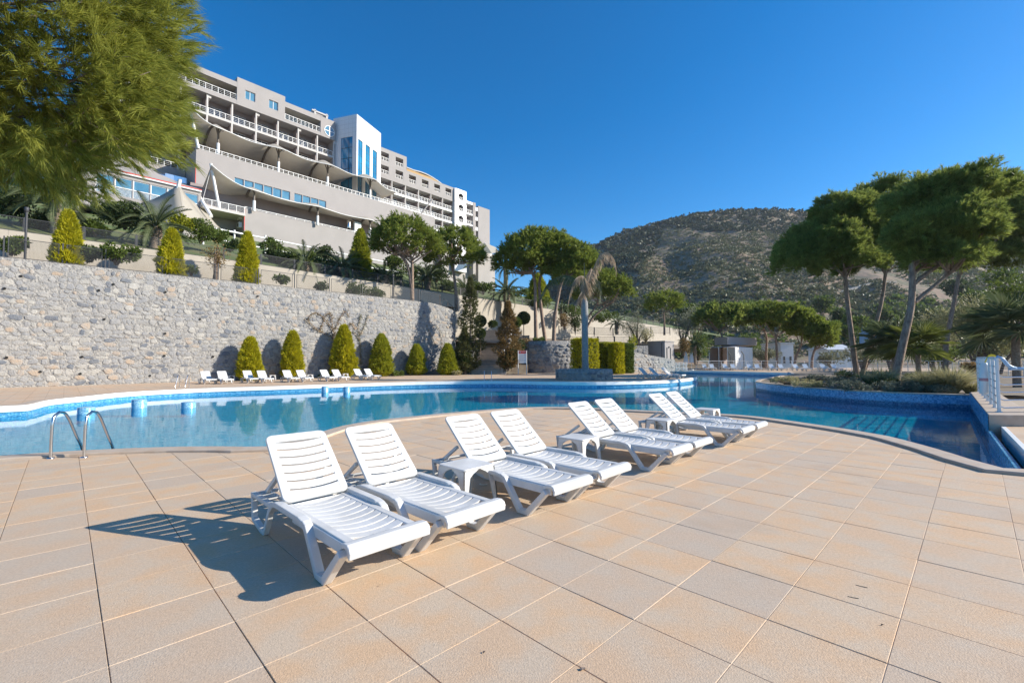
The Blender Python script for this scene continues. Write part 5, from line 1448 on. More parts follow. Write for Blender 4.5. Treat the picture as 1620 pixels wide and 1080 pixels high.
# --- golden cypresses
def cypress(label, base, h, w, mt='gold', n=4200, name='cypress_tree', cat='cypress', group=None, top=.5, bl=.20, bw=.075, lean=0.0):
    e = empty(name, tuple(base), 0, label, cat, group)
    b = MB(); b.tube([(0, 0, -.2), (0, 0, h * .5)], .07, 7); b.build('trunk', M['bark_dark'], e)
    t = rng.uniform(0, 1, n) ** 1.15
    prof = (np.minimum(1, (t / .12) ** .5) * (1 - t ** (1 / max(.2, top) * .9)) ** .75)
    a = rng.uniform(0, 2 * math.pi, n); ph = rng.uniform(0, 6.28, 3)
    an = rng.uniform(0, 2 * math.pi, 85); tn = rng.uniform(0.02, .97, 85)
    da = np.abs((a[:, None] - an + math.pi) % (2 * math.pi) - math.pi); dd_ = (da * 1.3 * (1 - t)[:, None]) ** 2 + ((t[:, None] - tn) * 7) ** 2
    knob = np.exp(-dd_.min(1) / .035)
    lump = .86 + .26 * knob + .07 * np.sin(a * 2 + ph[0]) + .06 * np.sin(t * 9 + a + ph[1]) + .08 * rng.normal(size=n)
    r = w * prof * lump * rng.uniform(.72, 1.0, n) ** .5
    P = np.stack([r * np.cos(a) + lean * t * h, r * np.sin(a), t * h * .965], 1)
    k = 7; B = np.repeat(np.arange(n), k)
    out = np.stack([np.cos(a), np.sin(a), np.full(n, .9)], 1)[B]
    D = unit(out + rng.normal(size=(n * k, 3)) * .42)
    blade_mesh('foliage', P[B] + rng.normal(size=(n * k, 3)) * bl * .18, D, bl * rng.uniform(.6, 1.25, n * k), bw * rng.uniform(.6, 1.2, n * k), M[mt], e)
    # dense inner body so that no sky shows through
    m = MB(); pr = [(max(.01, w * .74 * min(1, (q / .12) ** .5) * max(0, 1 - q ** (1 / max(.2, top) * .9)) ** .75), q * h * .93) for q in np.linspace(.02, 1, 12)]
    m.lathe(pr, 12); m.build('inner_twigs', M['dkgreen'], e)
    return e
GL = 'golden cypresses at the foot of the stone wall'
for px, yt, hw, mt, lb, top in ((395, 531, 20, 'gold', 'golden cypress farthest left at the foot of the stone wall', .5), (462, 521, 17, 'gold', 'slender golden cypress second from left at the foot of the stone wall', .42),
                           (543, 511, 25, 'gold', 'tallest golden cypress at the foot of the stone wall', .55), (603, 526, 22, 'gold_gr', 'pointed golden cypress right of the tallest one at the foot of the stone wall', .42),
                           (659, 543, 18, 'gold_gr', 'squat golden cypress second from right at the foot of the stone wall', .5), (708, 542, 18, 'gold_gr', 'greener squat cypress farthest right at the foot of the stone wall', .6)):
    off = 1.25; p = WPL(px, 590, off); top_ = WPL(px, yt, off)
    if px > 690: p = np.array([*AT(px, 590, 45.5)]); top_ = AT(px, yt, 45.5)
    h = top_[2] - .12; w = hw * p[1] / FPX * .80
    cypress(lb, (p[0], p[1], 0), h, w, mt, 3600, group=GL, top=top, bl=.26, bw=.085)
GU = 'golden cypresses on the wall crest'
for px, yt, hw, lb, tp in ((106, 327, 26, 'golden cypress farthest left on the wall crest', .62), (271, 357, 25, 'golden cypress second from left on the wall crest', .58), (391, 362, 23, 'golden cypress on the wall crest above the leftmost poolside lounger pairs', .58)):
    p = WPL(px, 420, -1.0); h = WPL(px, yt, -1.0)[2] - 7.45
    cypress(lb, (p[0], p[1], 7.4), h - .15, hw * p[1] / FPX * .74, 'gold', 3600, group=GU, top=tp, bl=.24, bw=.08)
p = WPL(570, 430, -9); cypress('tall golden cypress behind the upper fence left of the two trunked pine', (p[0], p[1], 10.9), WPL(570, 361, -9)[2] - 10.9, 17 * p[1] / FPX, 'gold_gr', 3000, top=.55, bl=.3, bw=.1)
p = AT(851, 470, 75); cypress('narrow golden cypress behind the trunks on the bastion', (p[0], p[1], 10.5), AT(851, 432, 75)[2] - 10.5, 20 * 75 / FPX, 'gold_gr', 1800, top=.6, bl=.35, bw=.12)
# clipped golden hedge columns beside the bastion
for x0, x1, yt, Yq, lb, mt in ((905, 945, 536, 45.5, 'golden clipped hedge column directly behind the palm trunk', 'gold'), (948, 967, 543, 47.5, 'second golden hedge column right of the palm', 'gold_gr'), (965, 985, 543, 46.2, 'third golden hedge column right of the palm', 'gold'), (982, 1000, 545, 48.5, 'rightmost dark green hedge column behind the pool tip', 'green')):
    a = AT(x0, 580, Yq); c = AT(x1, yt, Yq); hx = (c[0] - a[0]) / 2 * .80; h = c[2]; cx = (a[0] + c[0]) / 2
    e = empty('hedge_column', (cx, Yq, 0), R(28), lb, 'hedge', 'hedge columns beside the bastion')
    n = 7000; P = np.stack([rng.uniform(-1, 1, n), rng.uniform(-1, 1, n), rng.uniform(0, 1, n)], 1)
    f = rng.integers(0, 3, n); s_ = np.sign(P[np.arange(n), np.minimum(f, 1)]); P[f == 0, 0] = s_[f == 0]; P[f == 1, 1] = s_[f == 1]; P[f == 2, 2] = 1
    ln = unit(P * [1, 1, .4]); P = P * [hx * .93, hx * .9, h * .96] + rng.normal(size=P.shape) * .06
    blade_mesh('foliage', P, unit(ln + [0, 0, .5] + rng.normal(size=P.shape) * .5), .22, .09, M[mt], e)
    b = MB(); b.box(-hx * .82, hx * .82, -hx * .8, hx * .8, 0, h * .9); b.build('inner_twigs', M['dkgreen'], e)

# --- shrubs and small broadleaf trees
def bush(label, c, r, n, L, Wd, mt, name='shrub', cat='shrub', group=None, trunk=None, clumps=22, droop=0.0):
    """c: centre of the leafy mass; trunk: foot point or None"""
    base = np.array(trunk if trunk is not None else (c[0], c[1], c[2] - r[2]), float)
    e = empty(name, tuple(base), 0, label, cat, group)
    cl = rsphere(clumps) * rng.uniform(.35, .85, (clumps, 1)) * np.asarray(r); rs = rng.uniform(.28, .5, clumps) * min(r) * 1.2
    i = rng.integers(0, clumps, n); d = rsphere(n)
    P = np.asarray(c) + cl[i] + d * (rs[i] * rng.uniform(.4, 1, n) ** .5)[:, None]
    D = unit(d + rng.normal(size=d.shape) * .5 + [0, 0, .25 - droop])
    leaf_mesh('foliage', P, D, L * rng.uniform(.6, 1.3, n), Wd, M[mt], e, base)
    b = MB()
    for k in range(min(clumps, 9)):
        q = np.asarray(c) + cl[k] - base; b.tube([(random.uniform(-.05, .05), 0, -.1), q * [.35, .35, .55], q], [.07, .045, .02] if trunk is None else [.14, .09, .03], 6)
    b.build('branches', M['bark_dark'], e)
    return e
def bush_px(label, px, py, rx, ry, Y, n, L, Wd, mt, **k):
    c, r = pxl(px, py, rx, ry, Y); return bush(label, c, r, n, L, Wd, mt, **k)
yw = lambda px, off: WPL(px, 430, off)[1]
bush_px('dark round shrub at the left edge under the pine crown', 22, 322, 26, 20, yw(22, -9), 2600, .25, .12, 'dkgreen')
bush_px('low spreading shrub on the wall crest at the left edge', 18, 388, 24, 14, yw(18, -2.2), 1600, .2, .1, 'green')
bush_px('low bushy shrub between the first two crest cypresses, dark one', 138, 400, 20, 11, yw(138, -1.2), 1500, .2, .1, 'dkgreen')
bush_px('spreading shrub with loose twigs between the first two crest cypresses', 185, 402, 36, 15, yw(185, -1.2), 3000, .2, .1, 'green')
bush_px('dark round shrub under the pointed canopy', 198, 340, 24, 22, yw(198, -8), 2600, .25, .12, 'dkgreen')
bush_px('yellowish shrub left of the second palm on the lawn', 288, 352, 22, 14, yw(288, -7.5), 1800, .22, .12, 'gold_gr')
bush_px('dense green shrub below the pointed canopy, right one', 318, 366, 20, 18, yw(318, -7.5), 2200, .22, .1, 'green')
bush_px('sparse bronze leaved young tree on the wall crest', 338, 405, 20, 22, yw(338, -1.2), 700, .16, .07, 'rust', trunk=tuple(WPL(340, 440, -1.2)), name='young_tree', cat='tree')
for k, (px, py, rx, ry, of, mt, n_) in enumerate(((60, 352, 20, 12, -8, 'dkgreen', 1800), (150, 360, 18, 11, -7.5, 'green', 1500), (166, 330, 16, 14, -10, 'green', 1400), (345, 372, 18, 10, -8, 'green', 1300), (365, 388, 16, 8, -7, 'dkgreen', 1000), (432, 388, 24, 9, -9, 'green', 1500), (515, 400, 22, 9, -10, 'dkgreen', 1400), (445, 442, 12, 6, -1.6, 'green', 700), (508, 452, 10, 6, -1.6, 'dkgreen', 600), (655, 428, 22, 12, -10, 'green', 1500), (705, 452, 18, 10, -8, 'dkgreen', 1200))):
    bush_px(('dark shrub on the lawn behind the leftmost crest cypress', 'green shrub on the lawn between the two leftmost palms', 'leafy shrub in front of the annex windows', 'green shrub on the slope left of the third crest cypress', 'low dark shrub just left of the third crest cypress', 'green shrub on the slope right of the third crest cypress', 'dark shrub on the slope between the two middle palms', 'small green plant at the crest fence right of the third cypress', 'small dark plant at the crest fence below the middle palms', 'leafy shrub behind the two trunked pine', 'dark shrub right of the two trunked pine')[k], px, py, rx, ry, yw(px, of), n_, .24, .11, mt)
bush_px('pale shrub on the wall crest left of the short lamp post', 560, 458, 18, 11, yw(560, -1.6), 1400, .2, .1, 'green')
bush_px('spreading shrub on the wall crest just left of the short lamp post', 592, 464, 20, 9, yw(592, -1.6), 1500, .2, .09, 'green')
bush_px('small shrub beside the second crest cypress', 303, 426, 9, 8, yw(303, -1), 500, .18, .08, 'green')
for k, (px, py, rx, ry, of, mt) in enumerate(((480, 412, 50, 9, -8, 'green'), (545, 424, 40, 9, -9, 'dkgreen'), (440, 405, 30, 8, -8, 'dkgreen'), (610, 436, 34, 10, -10, 'dkgreen'), (690, 432, 26, 14, -9, 'dkgreen'), (625, 415, 16, 12, -11, 'green'))):
    bush_px(('long clipped hedge on the slope behind the first crest palm', 'dark clipped hedge on the slope between the crest palms', 'low dark hedge right of the third crest cypress', 'dark hedge behind the two trunked pine', 'dark shrub between the two crest pines', 'green shrub left of the two trunked pine foot')[k], px, py, rx, ry, yw(px, of), 2600, .26, .12, mt, name='hedge', cat='hedge')
for k, (px, py, rx, ry, Y) in enumerate(((765, 456, 34, 9, 62), (812, 462, 30, 8, 66), (850, 478, 26, 8, 68), (905, 492, 22, 8, 70), (955, 500, 26, 8, 72))):
    bush_px(('low hedge on the slope above the stairs', 'low hedge on the slope behind the stair conifers', 'low hedge behind the bastion trunks', 'low hedge behind the dying palm', 'low hedge under the spreading pine')[k], px, py, rx, ry, Y, 1700, .28, .13, 'green', name='hedge', cat='hedge')
# conifers and topiary beside the stairs
def conifer(label, px, yb, yt, hw, Y, mt, zb, n=1500):
    p = AT(px, yb, Y); h = AT(px, yt, Y)[2] - zb; w = hw * Y / FPX
    e = empty('conifer', (p[0], Y, zb), 0, label, 'conifer', 'loose conifers beside the stairs')
    b = MB(); b.tube([(0, 0, -.2), (0, 0, h * .95)], [.11, .03], 7); b.build('trunk', M['bark_dark'], e)
    t = rng.uniform(.03, 1, n); a = rng.uniform(0, 6.283, n); r = w * 1.15 * np.minimum(1, (t + .03) * 3) ** .6 * (1 - t) ** .75 * (1 + .35 * np.sin(t * 26 + a * 2)) * rng.uniform(.5, 1.05, n)
    P = np.stack([r * np.cos(a), r * np.sin(a), t * h], 1); k = 9; B = np.repeat(np.arange(n), k)
    D = unit(np.stack([np.cos(a), np.sin(a), np.full(n, .55)], 1)[B] + rng.normal(size=(n * k, 3)) * .5)
    blade_mesh('foliage', P[B], D, .34 * rng.uniform(.5, 1.2, n * k), .075, M[mt], e)
conifer('loose dark conifer left of the stairs', 744, 585, 440, 22, 47.5, 'loose', .3)
conifer('second loose conifer just left of the stair foot', 735, 588, 520, 15, 46.5, 'loose', .1, 900)
conifer('loose rusty conifer right of the stairs', 804, 580, 478, 22, 47.2, 'rust', .5)
def topiary(label, px, yc, r, Y, zb, mt='dkgreen'):
    c = AT(px, yc, Y); R_ = r * Y / FPX
    e = empty('topiary', (c[0], Y, zb), 0, label, 'topiary', 'ball topiary beside the stairs')
    b = MB(); b.tube([(0, 0, -.1), (0, 0, c[2] - zb)], .05, 7); b.build('stem', M['bark_dark'], e)
    d = rsphere(2600); P = d * R_ * rng.uniform(.86, 1, (2600, 1)) + [0, 0, c[2] - zb]
    leaf_mesh('foliage', P, unit(d + rng.normal(size=d.shape) * .5), .13, .08, M[mt], e)
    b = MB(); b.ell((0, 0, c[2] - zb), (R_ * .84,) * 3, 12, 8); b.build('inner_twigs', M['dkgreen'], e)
topiary('dark ball topiary on a stem right of the stairs', 828.5, 503, 10, 53, 3.6)
topiary('dark ball topiary left of the stair top', 760, 508, 9, 53, 2.6); topiary('lower dark ball topiary left of the stairs', 760, 527, 8, 51, 1.6)
topiary('ball topiary behind the rusty conifer', 817, 510, 8, 52, 2.6, 'green'); topiary('small ball topiary right of the stair foot behind the notice board', 810, 562, 10, 47.5, .4)
topiary('small ball topiary left of the stair foot', 737, 566, 8, 46.2, .2, 'green')
for k, (px, py, rx, ry) in enumerate(((800, 572, 12, 12), (820, 548, 10, 14), (728, 560, 9, 22), (779, 512, 8, 5))):
    bush_px(('dark shrub right of the stair foot', 'dark shrub above the notice board', 'dark shrub at the end of the stone wall', 'small shrub at the stair top')[k], px, py, rx, ry, (47.4, 49, 46.5, 57)[k], 1500, .2, .1, 'dkgreen')
bush_px('ivy and ferns spilling over the left edge of the bastion', 832, 548, 12, 12, 51.5, 1800, .16, .1, 'rust', name='ivy', cat='ivy')
bush_px('low green tuft on top of the bastion', 854, 538, 18, 3.5, 52.5, 1500, .2, .05, 'green')
bush_px('low green shrubs at the foot of the squat cypress', 627, 591, 18, 4.5, 43.5, 1300, .16, .07, 'green')
bush_px('low plants at the stair foot beside the greener cypress', 722, 590, 9, 3.5, 45, 600, .15, .07, 'straw')
bush_px('low plants at the foot of the tallest poolside cypress', 520, 594, 18, 3, 39.5, 700, .14, .07, 'green')
bush_px('grey green olive tree above the low stone wall', 1004, 515, 22, 22, 58, 4200, .16, .045, 'olive', name='olive_tree', cat='olive tree', trunk=(*AT(1008, 545, 58)[:2], 3.0))
bush_px('yellowing shrub right of the olive tree', 1022, 530, 13, 10, 58.5, 1000, .16, .08, 'straw')
bush_px('dark olive tree right of the ball crowned pine', 1080, 515, 20, 18, 66, 2600, .18, .06, 'olive', name='olive_tree', cat='olive tree', trunk=(*AT(1080, 540, 66)[:2], 2.0))
bush_px('rusty climber beside the grey hut', 1082, 546, 10, 15, 60, 1800, .16, .09, 'rust')
bush_px('bright broadleaf shrub between the hut and the tent', 1105, 550, 16, 20, 62, 1800, .3, .14, 'green')
bush_px('yellow flowering shrub by the hedge columns', 1000, 540, 7, 16, 52, 700, .15, .08, 'gold_gr')
bush_px('red leaved shrub and palm on the middle terrace', 893, 508, 9, 12, 57, 900, .18, .08, 'rust')
bush_px('dark shrub on the middle terrace left of the dying palm', 910, 508, 14, 14, 58, 1500, .2, .1, 'dkgreen')

# --- climbers on the stone wall
def vine(label, pts_list, mt, n, sp):
    p0 = WPL(*pts_list[0][0], .12); e = empty('climbing_vine', tuple(p0), 0, label, 'vine', 'climbers on the stone wall'); b = MB(); allp = []
    for pts in pts_list:
        q = catmull([WPL(x, y, .10) for x, y in pts], .12); b.tube([k - p0 for k in q], .022, 5); allp += q
    b.build('stem', M['bark'], e); allp = np.array(allp); i = rng.integers(0, len(allp), n)
    P = allp[i] + rng.normal(size=(n, 3)) * sp; D = unit(rng.normal(size=(n, 3)) + [WN[0], WN[1], 0])
    leaf_mesh('foliage', P, D, .11, .075, M[mt], e, p0)
vine('climbing vine with curling arms behind the tallest poolside cypress', [[(531, 545), (527, 520), (522, 496), (514, 503), (507, 522)], [(529, 535), (508, 524), (495, 515), (484, 505)], [(530, 530), (520, 512), (503, 495), (492, 498), (487, 506)], [(531, 520), (540, 500), (546, 493), (552, 499)], [(535, 530), (555, 512), (562, 520)]], 'rust', 900, .10)
vine('thin climbing vine right of the tallest poolside cypress', [[(571, 575), (570, 545), (567, 520), (571, 498)], [(570, 530), (578, 512), (582, 498)], [(570, 540), (560, 525)]], 'olive', 420, .07)
vine('two thin dry climbers near the right end of the stone wall', [[(688, 545), (682, 530), (675, 515)], [(700, 545), (696, 525), (690, 513)]], 'straw', 60, .03)

# --- palms
def frond_mesh(name, L, nl, lw, arch, mt, leaf=.42, hang=0.0):
    b = MB(); pts = []; n = 12
    for k in range(n + 1):
        t = k / n; pts.append(np.array([L * (t - .12 * arch * t * t), 0, L * (.55 * t - arch * t * t)]))
    b.tube(pts, [.03 * (1 - .8 * k / n) for k in range(n + 1)], 4); nst = len(b.f)
    P = np.array(pts)
    for k in range(nl):
        t = .14 + .84 * k / nl; p = np.array([np.interp(t, np.linspace(0, 1, n + 1), P[:, c]) for c in range(3)])
        d = np.array([np.interp(min(1, t + .05), np.linspace(0, 1, n + 1), P[:, c]) for c in range(3)]) - p; d /= np.linalg.norm(d)
        l = leaf * L * .42 * (math.sin(math.pi * min(1, .18 + t * .8)) ** .7)
        for s in (-1, 1):
            side = np.array([0, s, 0]); up = np.cross(d, [0, 1, 0]); up = up if up[2] > 0 else -up
            q = d * .75 + side * .75 + up * (.42 - .2 * random.random() - hang * 1.6) + np.array([0, 0, -hang]); q = q / np.linalg.norm(q)
            w = d * lw; tip = p + q * l; tip[2] -= hang * l * .6
            b.add([p - w * .5, p + w * .5, p + q * l * .55 + w * .45, tip], [(0, 1, 2), (0, 2, 3)])
    return b.mesh(name, M[mt])
FR = [frond_mesh('frond', 1.0, 34, .022, a, 'palm') for a in (.62, .80, 1.02, .42)]
def date_palm(label, px, y_foot, y_head, off, size, trunk_r=.36, nf=34, group='young date palms along the upper terrace', zfoot=None, Y=None, dates=False, P=None):
    if P is None:
        foot = WPL(px, y_foot, off) if Y is None else AT(px, y_foot, Y); Yq = foot[1]; head = AT(px, y_head, Yq)
    else: foot, head = P
    e = empty('date_palm', tuple(foot), 0, label, 'palm', group); h = head[2] - foot[2]
    b = MB(); pr = [(trunk_r * (1.15 if z < .3 else 1 + .09 * math.sin(z * 19)), z * h) for z in np.linspace(-.06, 1, 18)]; b.lathe(pr, 14); b.lathe([(trunk_r, h), (trunk_r * .5, h + .25), (.02, h + .3)], 12)
    b.build('trunk', M['palm_bark'], e)
    b = MB()
    for k in range(46):
        a = k * 2.39996; z = h * (.45 + .55 * (k / 46)); b.tube([(trunk_r * .9 * math.cos(a), trunk_r * .9 * math.sin(a), z), (trunk_r * 1.35 * math.cos(a), trunk_r * 1.35 * math.sin(a), z + .16)], [.07, .03], 5)
    b.build('leaf_bases', M['palm_bark'], e)
    for k in range(nf):
        a = k * 2.39996 + random.uniform(-.2, .2); f = k / nf; el = R(72 - 88 * f + random.uniform(-6, 6)) - .50
        o = link('frond', FR[(k * 7) % 4 if f > .25 else 3], None, e, (.12 * math.cos(a), .12 * math.sin(a), h + .15 - .2 * f), None, (size * random.uniform(.85, 1.08),) * 3)
        o.rotation_euler = (random.uniform(-.25, .25), -el, a)
    if dates:
        b = MB()
        for k in range(3): b.ell((.5 * math.cos(2 + k), .5 * math.sin(2 + k), h - .25), (.22, .22, .3), 8, 6, .15)
        b.build('date_cluster', M['orange'], e)
    return e
date_palm('large date palm behind the leftmost crest cypress', 92, 375, 318, -7, 3.3)
date_palm('date palm in front of the pointed canopy', 245, 392, 360, -6.4, 2.9)
date_palm('date palm above the middle of the stone wall', 482, 442, 419, -6.2, 2.7)
date_palm('date palm second right of the middle of the stone wall', 543, 453, 426, -6.4, 2.6)
date_palm('date palm with orange date clusters left of the two trunked pine', 610, 462, 442, -6.4, 2.4, dates=True)
date_palm('date palm behind the two crest pines', 676, 462, 441, -6.6, 2.6, nf=28)
date_palm('date palm right of the single trunked crest pine', 735, 478, 458, -7, 2.5, nf=28)
date_palm('date palm behind the rusty stair conifer', 802, 500, 462, None, 2.7, Y=62, nf=28)
date_palm('small date palm behind the spreading pine', 800, 450, 425, None, 3.0, Y=85, nf=24)
date_palm('young fan shaped palm on the middle terrace left of the dying palm', 889, 515, 488, None, 1.7, Y=59, nf=22, trunk_r=.16, group='small palms on the middle terrace')
date_palm('young palm on the middle terrace right of the dying palm', 976, 528, 512, None, 1.6, Y=59, nf=22, trunk_r=.2, group='small palms on the middle terrace')
date_palm('small palm beside the bright broadleaf shrub near the tent', 1100, 575, 545, None, 2.2, Y=61, nf=22, trunk_r=.14, group='small palms on the middle terrace')
# the dying queen palm in the planter
def dying_palm():
    z1 = AT(927, 470, 34.1)[2]; e = empty('queen_palm', (PX + .12, PY, PH_ - .1), 0, 'tall dying palm with drooping dry fronds in the round planter', 'palm')
    h = z1 - PH_ + .1
    b = MB(); b.lathe([(.30, 0), (.25, .5), (.235, h * .6), (.27, h * .8), (.24, h * .93), (.12, h), (.02, h + .1)], 16); b.build('trunk', M['grey_trunk'], e)
    b = MB(); b.tube([(0, 0, h - .2), (.05, 0, h + .9), (.0, 0, h + 2.6)], [.1, .05, .012], 7); b.tube([(0, 0, h - .2), (-.25, 0, h + .5), (-.6, .05, h + 1.5)], [.06, .05, .03], 6); b.tube([(0, 0, h), (.15, 0, h + .7)], [.05, .03], 6); b.build('spear', M['palm_bark'], e)
    def fr(pts, mt, nl, leaf, hang, nm='frond'):
        b = MB(); q = catmull([np.array(p, float) for p in pts], .15); m = len(q); b.tube(q, list(np.linspace(.045, .012, m)), 6); qa = np.array(q)
        for k in range(nl):
            t = .12 + .86 * k / nl * 1.0; i = min(m - 2, int(t * (m - 1))); p = qa[i] + (qa[i + 1] - qa[i]) * (t * (m - 1) - i); d = unit(qa[i + 1] - qa[i])
            for s in (-1, 1):
                side = unit(np.cross(d, [0, 0, 1.0])) * s
                l = leaf * math.sin(math.pi * min(1, .2 + .75 * t)) * random.uniform(.7, 1.15); v = unit(side * random.uniform(.3, .8) + d * .35 + np.array([0, 0, -hang]) + rng.normal(size=3) * .12)
                b.add([p - d * .014, p + d * .014, p + v * l * .6 + d * .012, p + (v + np.array([0, 0, -.25])) * l], [(0, 1, 2), (0, 2, 3)])
        b.build(nm, M[mt], e)
    k = 34.1 / FPX
    loc = lambda x, y, dy=0: tuple(AT(x, y, 34.1 + dy) - np.array([PX + .12, PY, PH_ - .1]))
    fr([(0, 0, h), loc(937, 430), loc(950, 403), loc(964, 402), loc(973, 415), loc(975, 437)], 'palm_dry', 110, .95, 1.0)
    fr([(0, 0, h), loc(917, 448, .2), loc(895, 436, .3), loc(870, 446, .4), loc(855, 470, .4), loc(850, 492, .4)], 'palm', 95, .75, .75)
    fr([(0, 0, h), loc(925, 440, -.5), loc(912, 440, -1), loc(903, 460, -1.2), loc(898, 485, -1.2)], 'palm_dry', 90, .7, 1.1)
    fr([(0, 0, h), loc(932, 440, .8), loc(936, 425, 1.6), loc(932, 430, 2.3), loc(928, 450, 2.6)], 'palm_dry', 80, .8, 1.0)
    fr([(0, 0, h - .2), loc(921, 462, -.4), loc(914, 474, -.7), loc(910, 492, -.8)], 'palm_dry', 60, .6, 1.2)
    fr([(0, 0, h - .1), loc(932, 450, .2), loc(942, 440, .5), loc(948, 455, .8), loc(950, 480, .8)], 'olive', 80, .7, .9)
dying_palm()

# --- fan palms
def fan_leaf(name, n=26, mt='palm'):
    b = MB()
    b.tube([(-1.0, 0, -.35), (-.4, 0, -.05), (0, 0, 0)], [.02, .018, .015], 5)
    for k in range(n):
        a = R(-128 + 256 * k / (n - 1)); d = np.array([math.cos(a), math.sin(a), .12 * math.cos(a) + random.uniform(-.05, .05)]); s = np.array([-math.sin(a), math.cos(a), 0]) * .035; l = .95 + .15 * math.cos(a) + random.uniform(-.05, .05)
        m = d * l * .55 + np.array([0, 0, .02]); tip = d * l + np.array([0, 0, -.10])
        b.add([(0, 0, 0), m - s, tip, m + s], [(0, 1, 2), (0, 2, 3)])
    return b.mesh(name, M[mt])
FAN = [fan_leaf('fan_leaf') for _ in range(2)]
M['fan'] = leafmat('fan_palm_leaf', (.07, .10, .02), (.24, .26, .06), .4)
FAN2 = [fan_leaf('fan_leaf', 26, 'fan') for _ in range(2)]
def fan_palm(label, px, y, Y, size, nf, trunk_h, meshes, zf=.1):
    c = AT(px, y, Y); e = empty('fan_palm', (c[0], Y, zf), 0, label, 'palm', 'fan palms beyond the planted island'); h = c[2] - zf
    b = MB(); b.lathe([(.15 * size, -.1), (.13 * size, h * .9), (.05, h + .1)], 12); b.build('trunk', M['palm_bark'], e)
    for k in range(nf):
        a = k * 2.39996; el = R(75 - 95 * k / nf + random.uniform(-8, 8)); ce, se = math.cos(el), math.sin(el)
        link('fan_leaf', meshes[k % 2], None, e, (ce * math.cos(a) * size * .95, ce * math.sin(a) * size * .95, h + se * size * .95), (random.uniform(-.4, .4), -el + .45, a), (size,) * 3)
fan_palm('dark fan palm behind the thick leaning island trunk', 1415, 548, 30, 1.25, 22, 1, FAN, .1)
fan_palm('bright fan palm right of the thick leaning island trunk', 1452, 552, 27, 1.0, 16, 1, FAN2, .1)
fan_palm('large fan palm at the right edge behind the white railing', 1606, 526, 21, 1.15, 24, 1, FAN, .0)

# --- planting on the island
def tuft(label, px, py, rx, h, Y, n, mt, name='grass_clump', cat='ornamental grass', zb=.13, Wd=.012, arch=.55):
    c = AT(px, py, Y); w = rx * Y / FPX; e = empty(name, (c[0], Y, zb), 0, label, cat, 'ornamental grasses on the planted island')
    a = rng.uniform(0, 6.283, n); r = w * .22 * np.sqrt(rng.uniform(0, 1, n)); P = np.stack([r * np.cos(a), r * np.sin(a), np.zeros(n)], 1); a2 = a + rng.normal(size=n) * .5
    lean = rng.uniform(.1, 1.0, n) * arch * 1.6; D = unit(np.stack([np.cos(a2) * lean, np.sin(a2) * lean, np.ones(n)], 1)); L = h * rng.uniform(.6, 1.15, n)
    sd_ = unit(np.cross(D, rng.normal(size=(n, 3)))) * Wd
    mid = P + D * (L * .6)[:, None]; hd = np.stack([np.cos(a2), np.sin(a2), -.35 * np.ones(n)], 1); tip = mid + unit(D + hd * lean[:, None] * 1.3) * (L * .5)[:, None]
    V = np.stack([P - sd_, P + sd_, mid + sd_ * .8, mid - sd_ * .8, tip], 1).reshape(-1, 3); i = np.arange(n) * 5
    F = np.concatenate([np.stack([i, i + 1, i + 2], 1), np.stack([i, i + 2, i + 3], 1), np.stack([i + 3, i + 2, i + 4], 1)])
    link('blades', npmesh('blades', V, F, M[mt]), None, e)
tuft('pale arching grass clump behind the island pines, left of the thick trunk', 1395, 596, 34, .95, 20.5, 900, 'straw')
tuft('tall straw coloured grass clump on the right of the island', 1505, 610, 34, 1.05, 17.9, 1100, 'straw')
tuft('arching grass clump in the middle right of the island', 1465, 607, 36, .9, 18.3, 900, 'straw')
tuft('green grass clump behind the leftmost island trunks', 1380, 590, 26, .8, 22.5, 700, 'green')
tuft('low dry grass clump at the right end of the island', 1535, 612, 24, .5, 17.6, 500, 'straw')
IG = 'low grey shrubs edging the planted island'
for k, (px, py, rx, ry, Y, mt, n) in enumerate(((1245, 601, 38, 4.5, 23.5, 'straw', 2600), (1285, 607, 34, 5, 21.5, 'straw', 2600), (1290, 598, 26, 5, 23.5, 'lav', 1800), (1335, 602, 30, 6, 21.0, 'lav', 2400), (1350, 611, 42, 8, 19.6, 'lav', 4200), (1420, 613, 46, 9, 18.6, 'lav', 4600), (1475, 615, 36, 7, 17.9, 'lav', 3000), (1395, 606, 34, 6, 20.0, 'dkgreen', 2400), (1445, 600, 20, 12, 19.6, 'dkgreen', 1800), (1340, 594, 20, 7, 24.0, 'dkgreen', 1300))):
    lb = ('low straw coloured ground cover at the left tip of the island', 'low straw coloured ground cover in front of the left island tip', 'grey green low shrub behind the left island tip', 'grey low shrub left of the leftmost island trunks', 'broad grey lavender shrub at the island edge in front of the leftmost trunks', 'broad grey lavender shrub at the island edge in front of the thick trunk', 'grey lavender shrub at the island edge right of the thick trunk', 'dark low shrub between the island trunks', 'dark upright shrub right of the thick island trunk', 'dark low shrub behind the leftmost island trunks')[k]
    bush_px(lb, px, py, rx, ry, Y, n, .085, .028, mt, group=IG, clumps=40)
bush_px('low shrub with red flowers near the white railing corner', 1538, 580, 13, 7, 27, 900, .12, .06, 'rust')
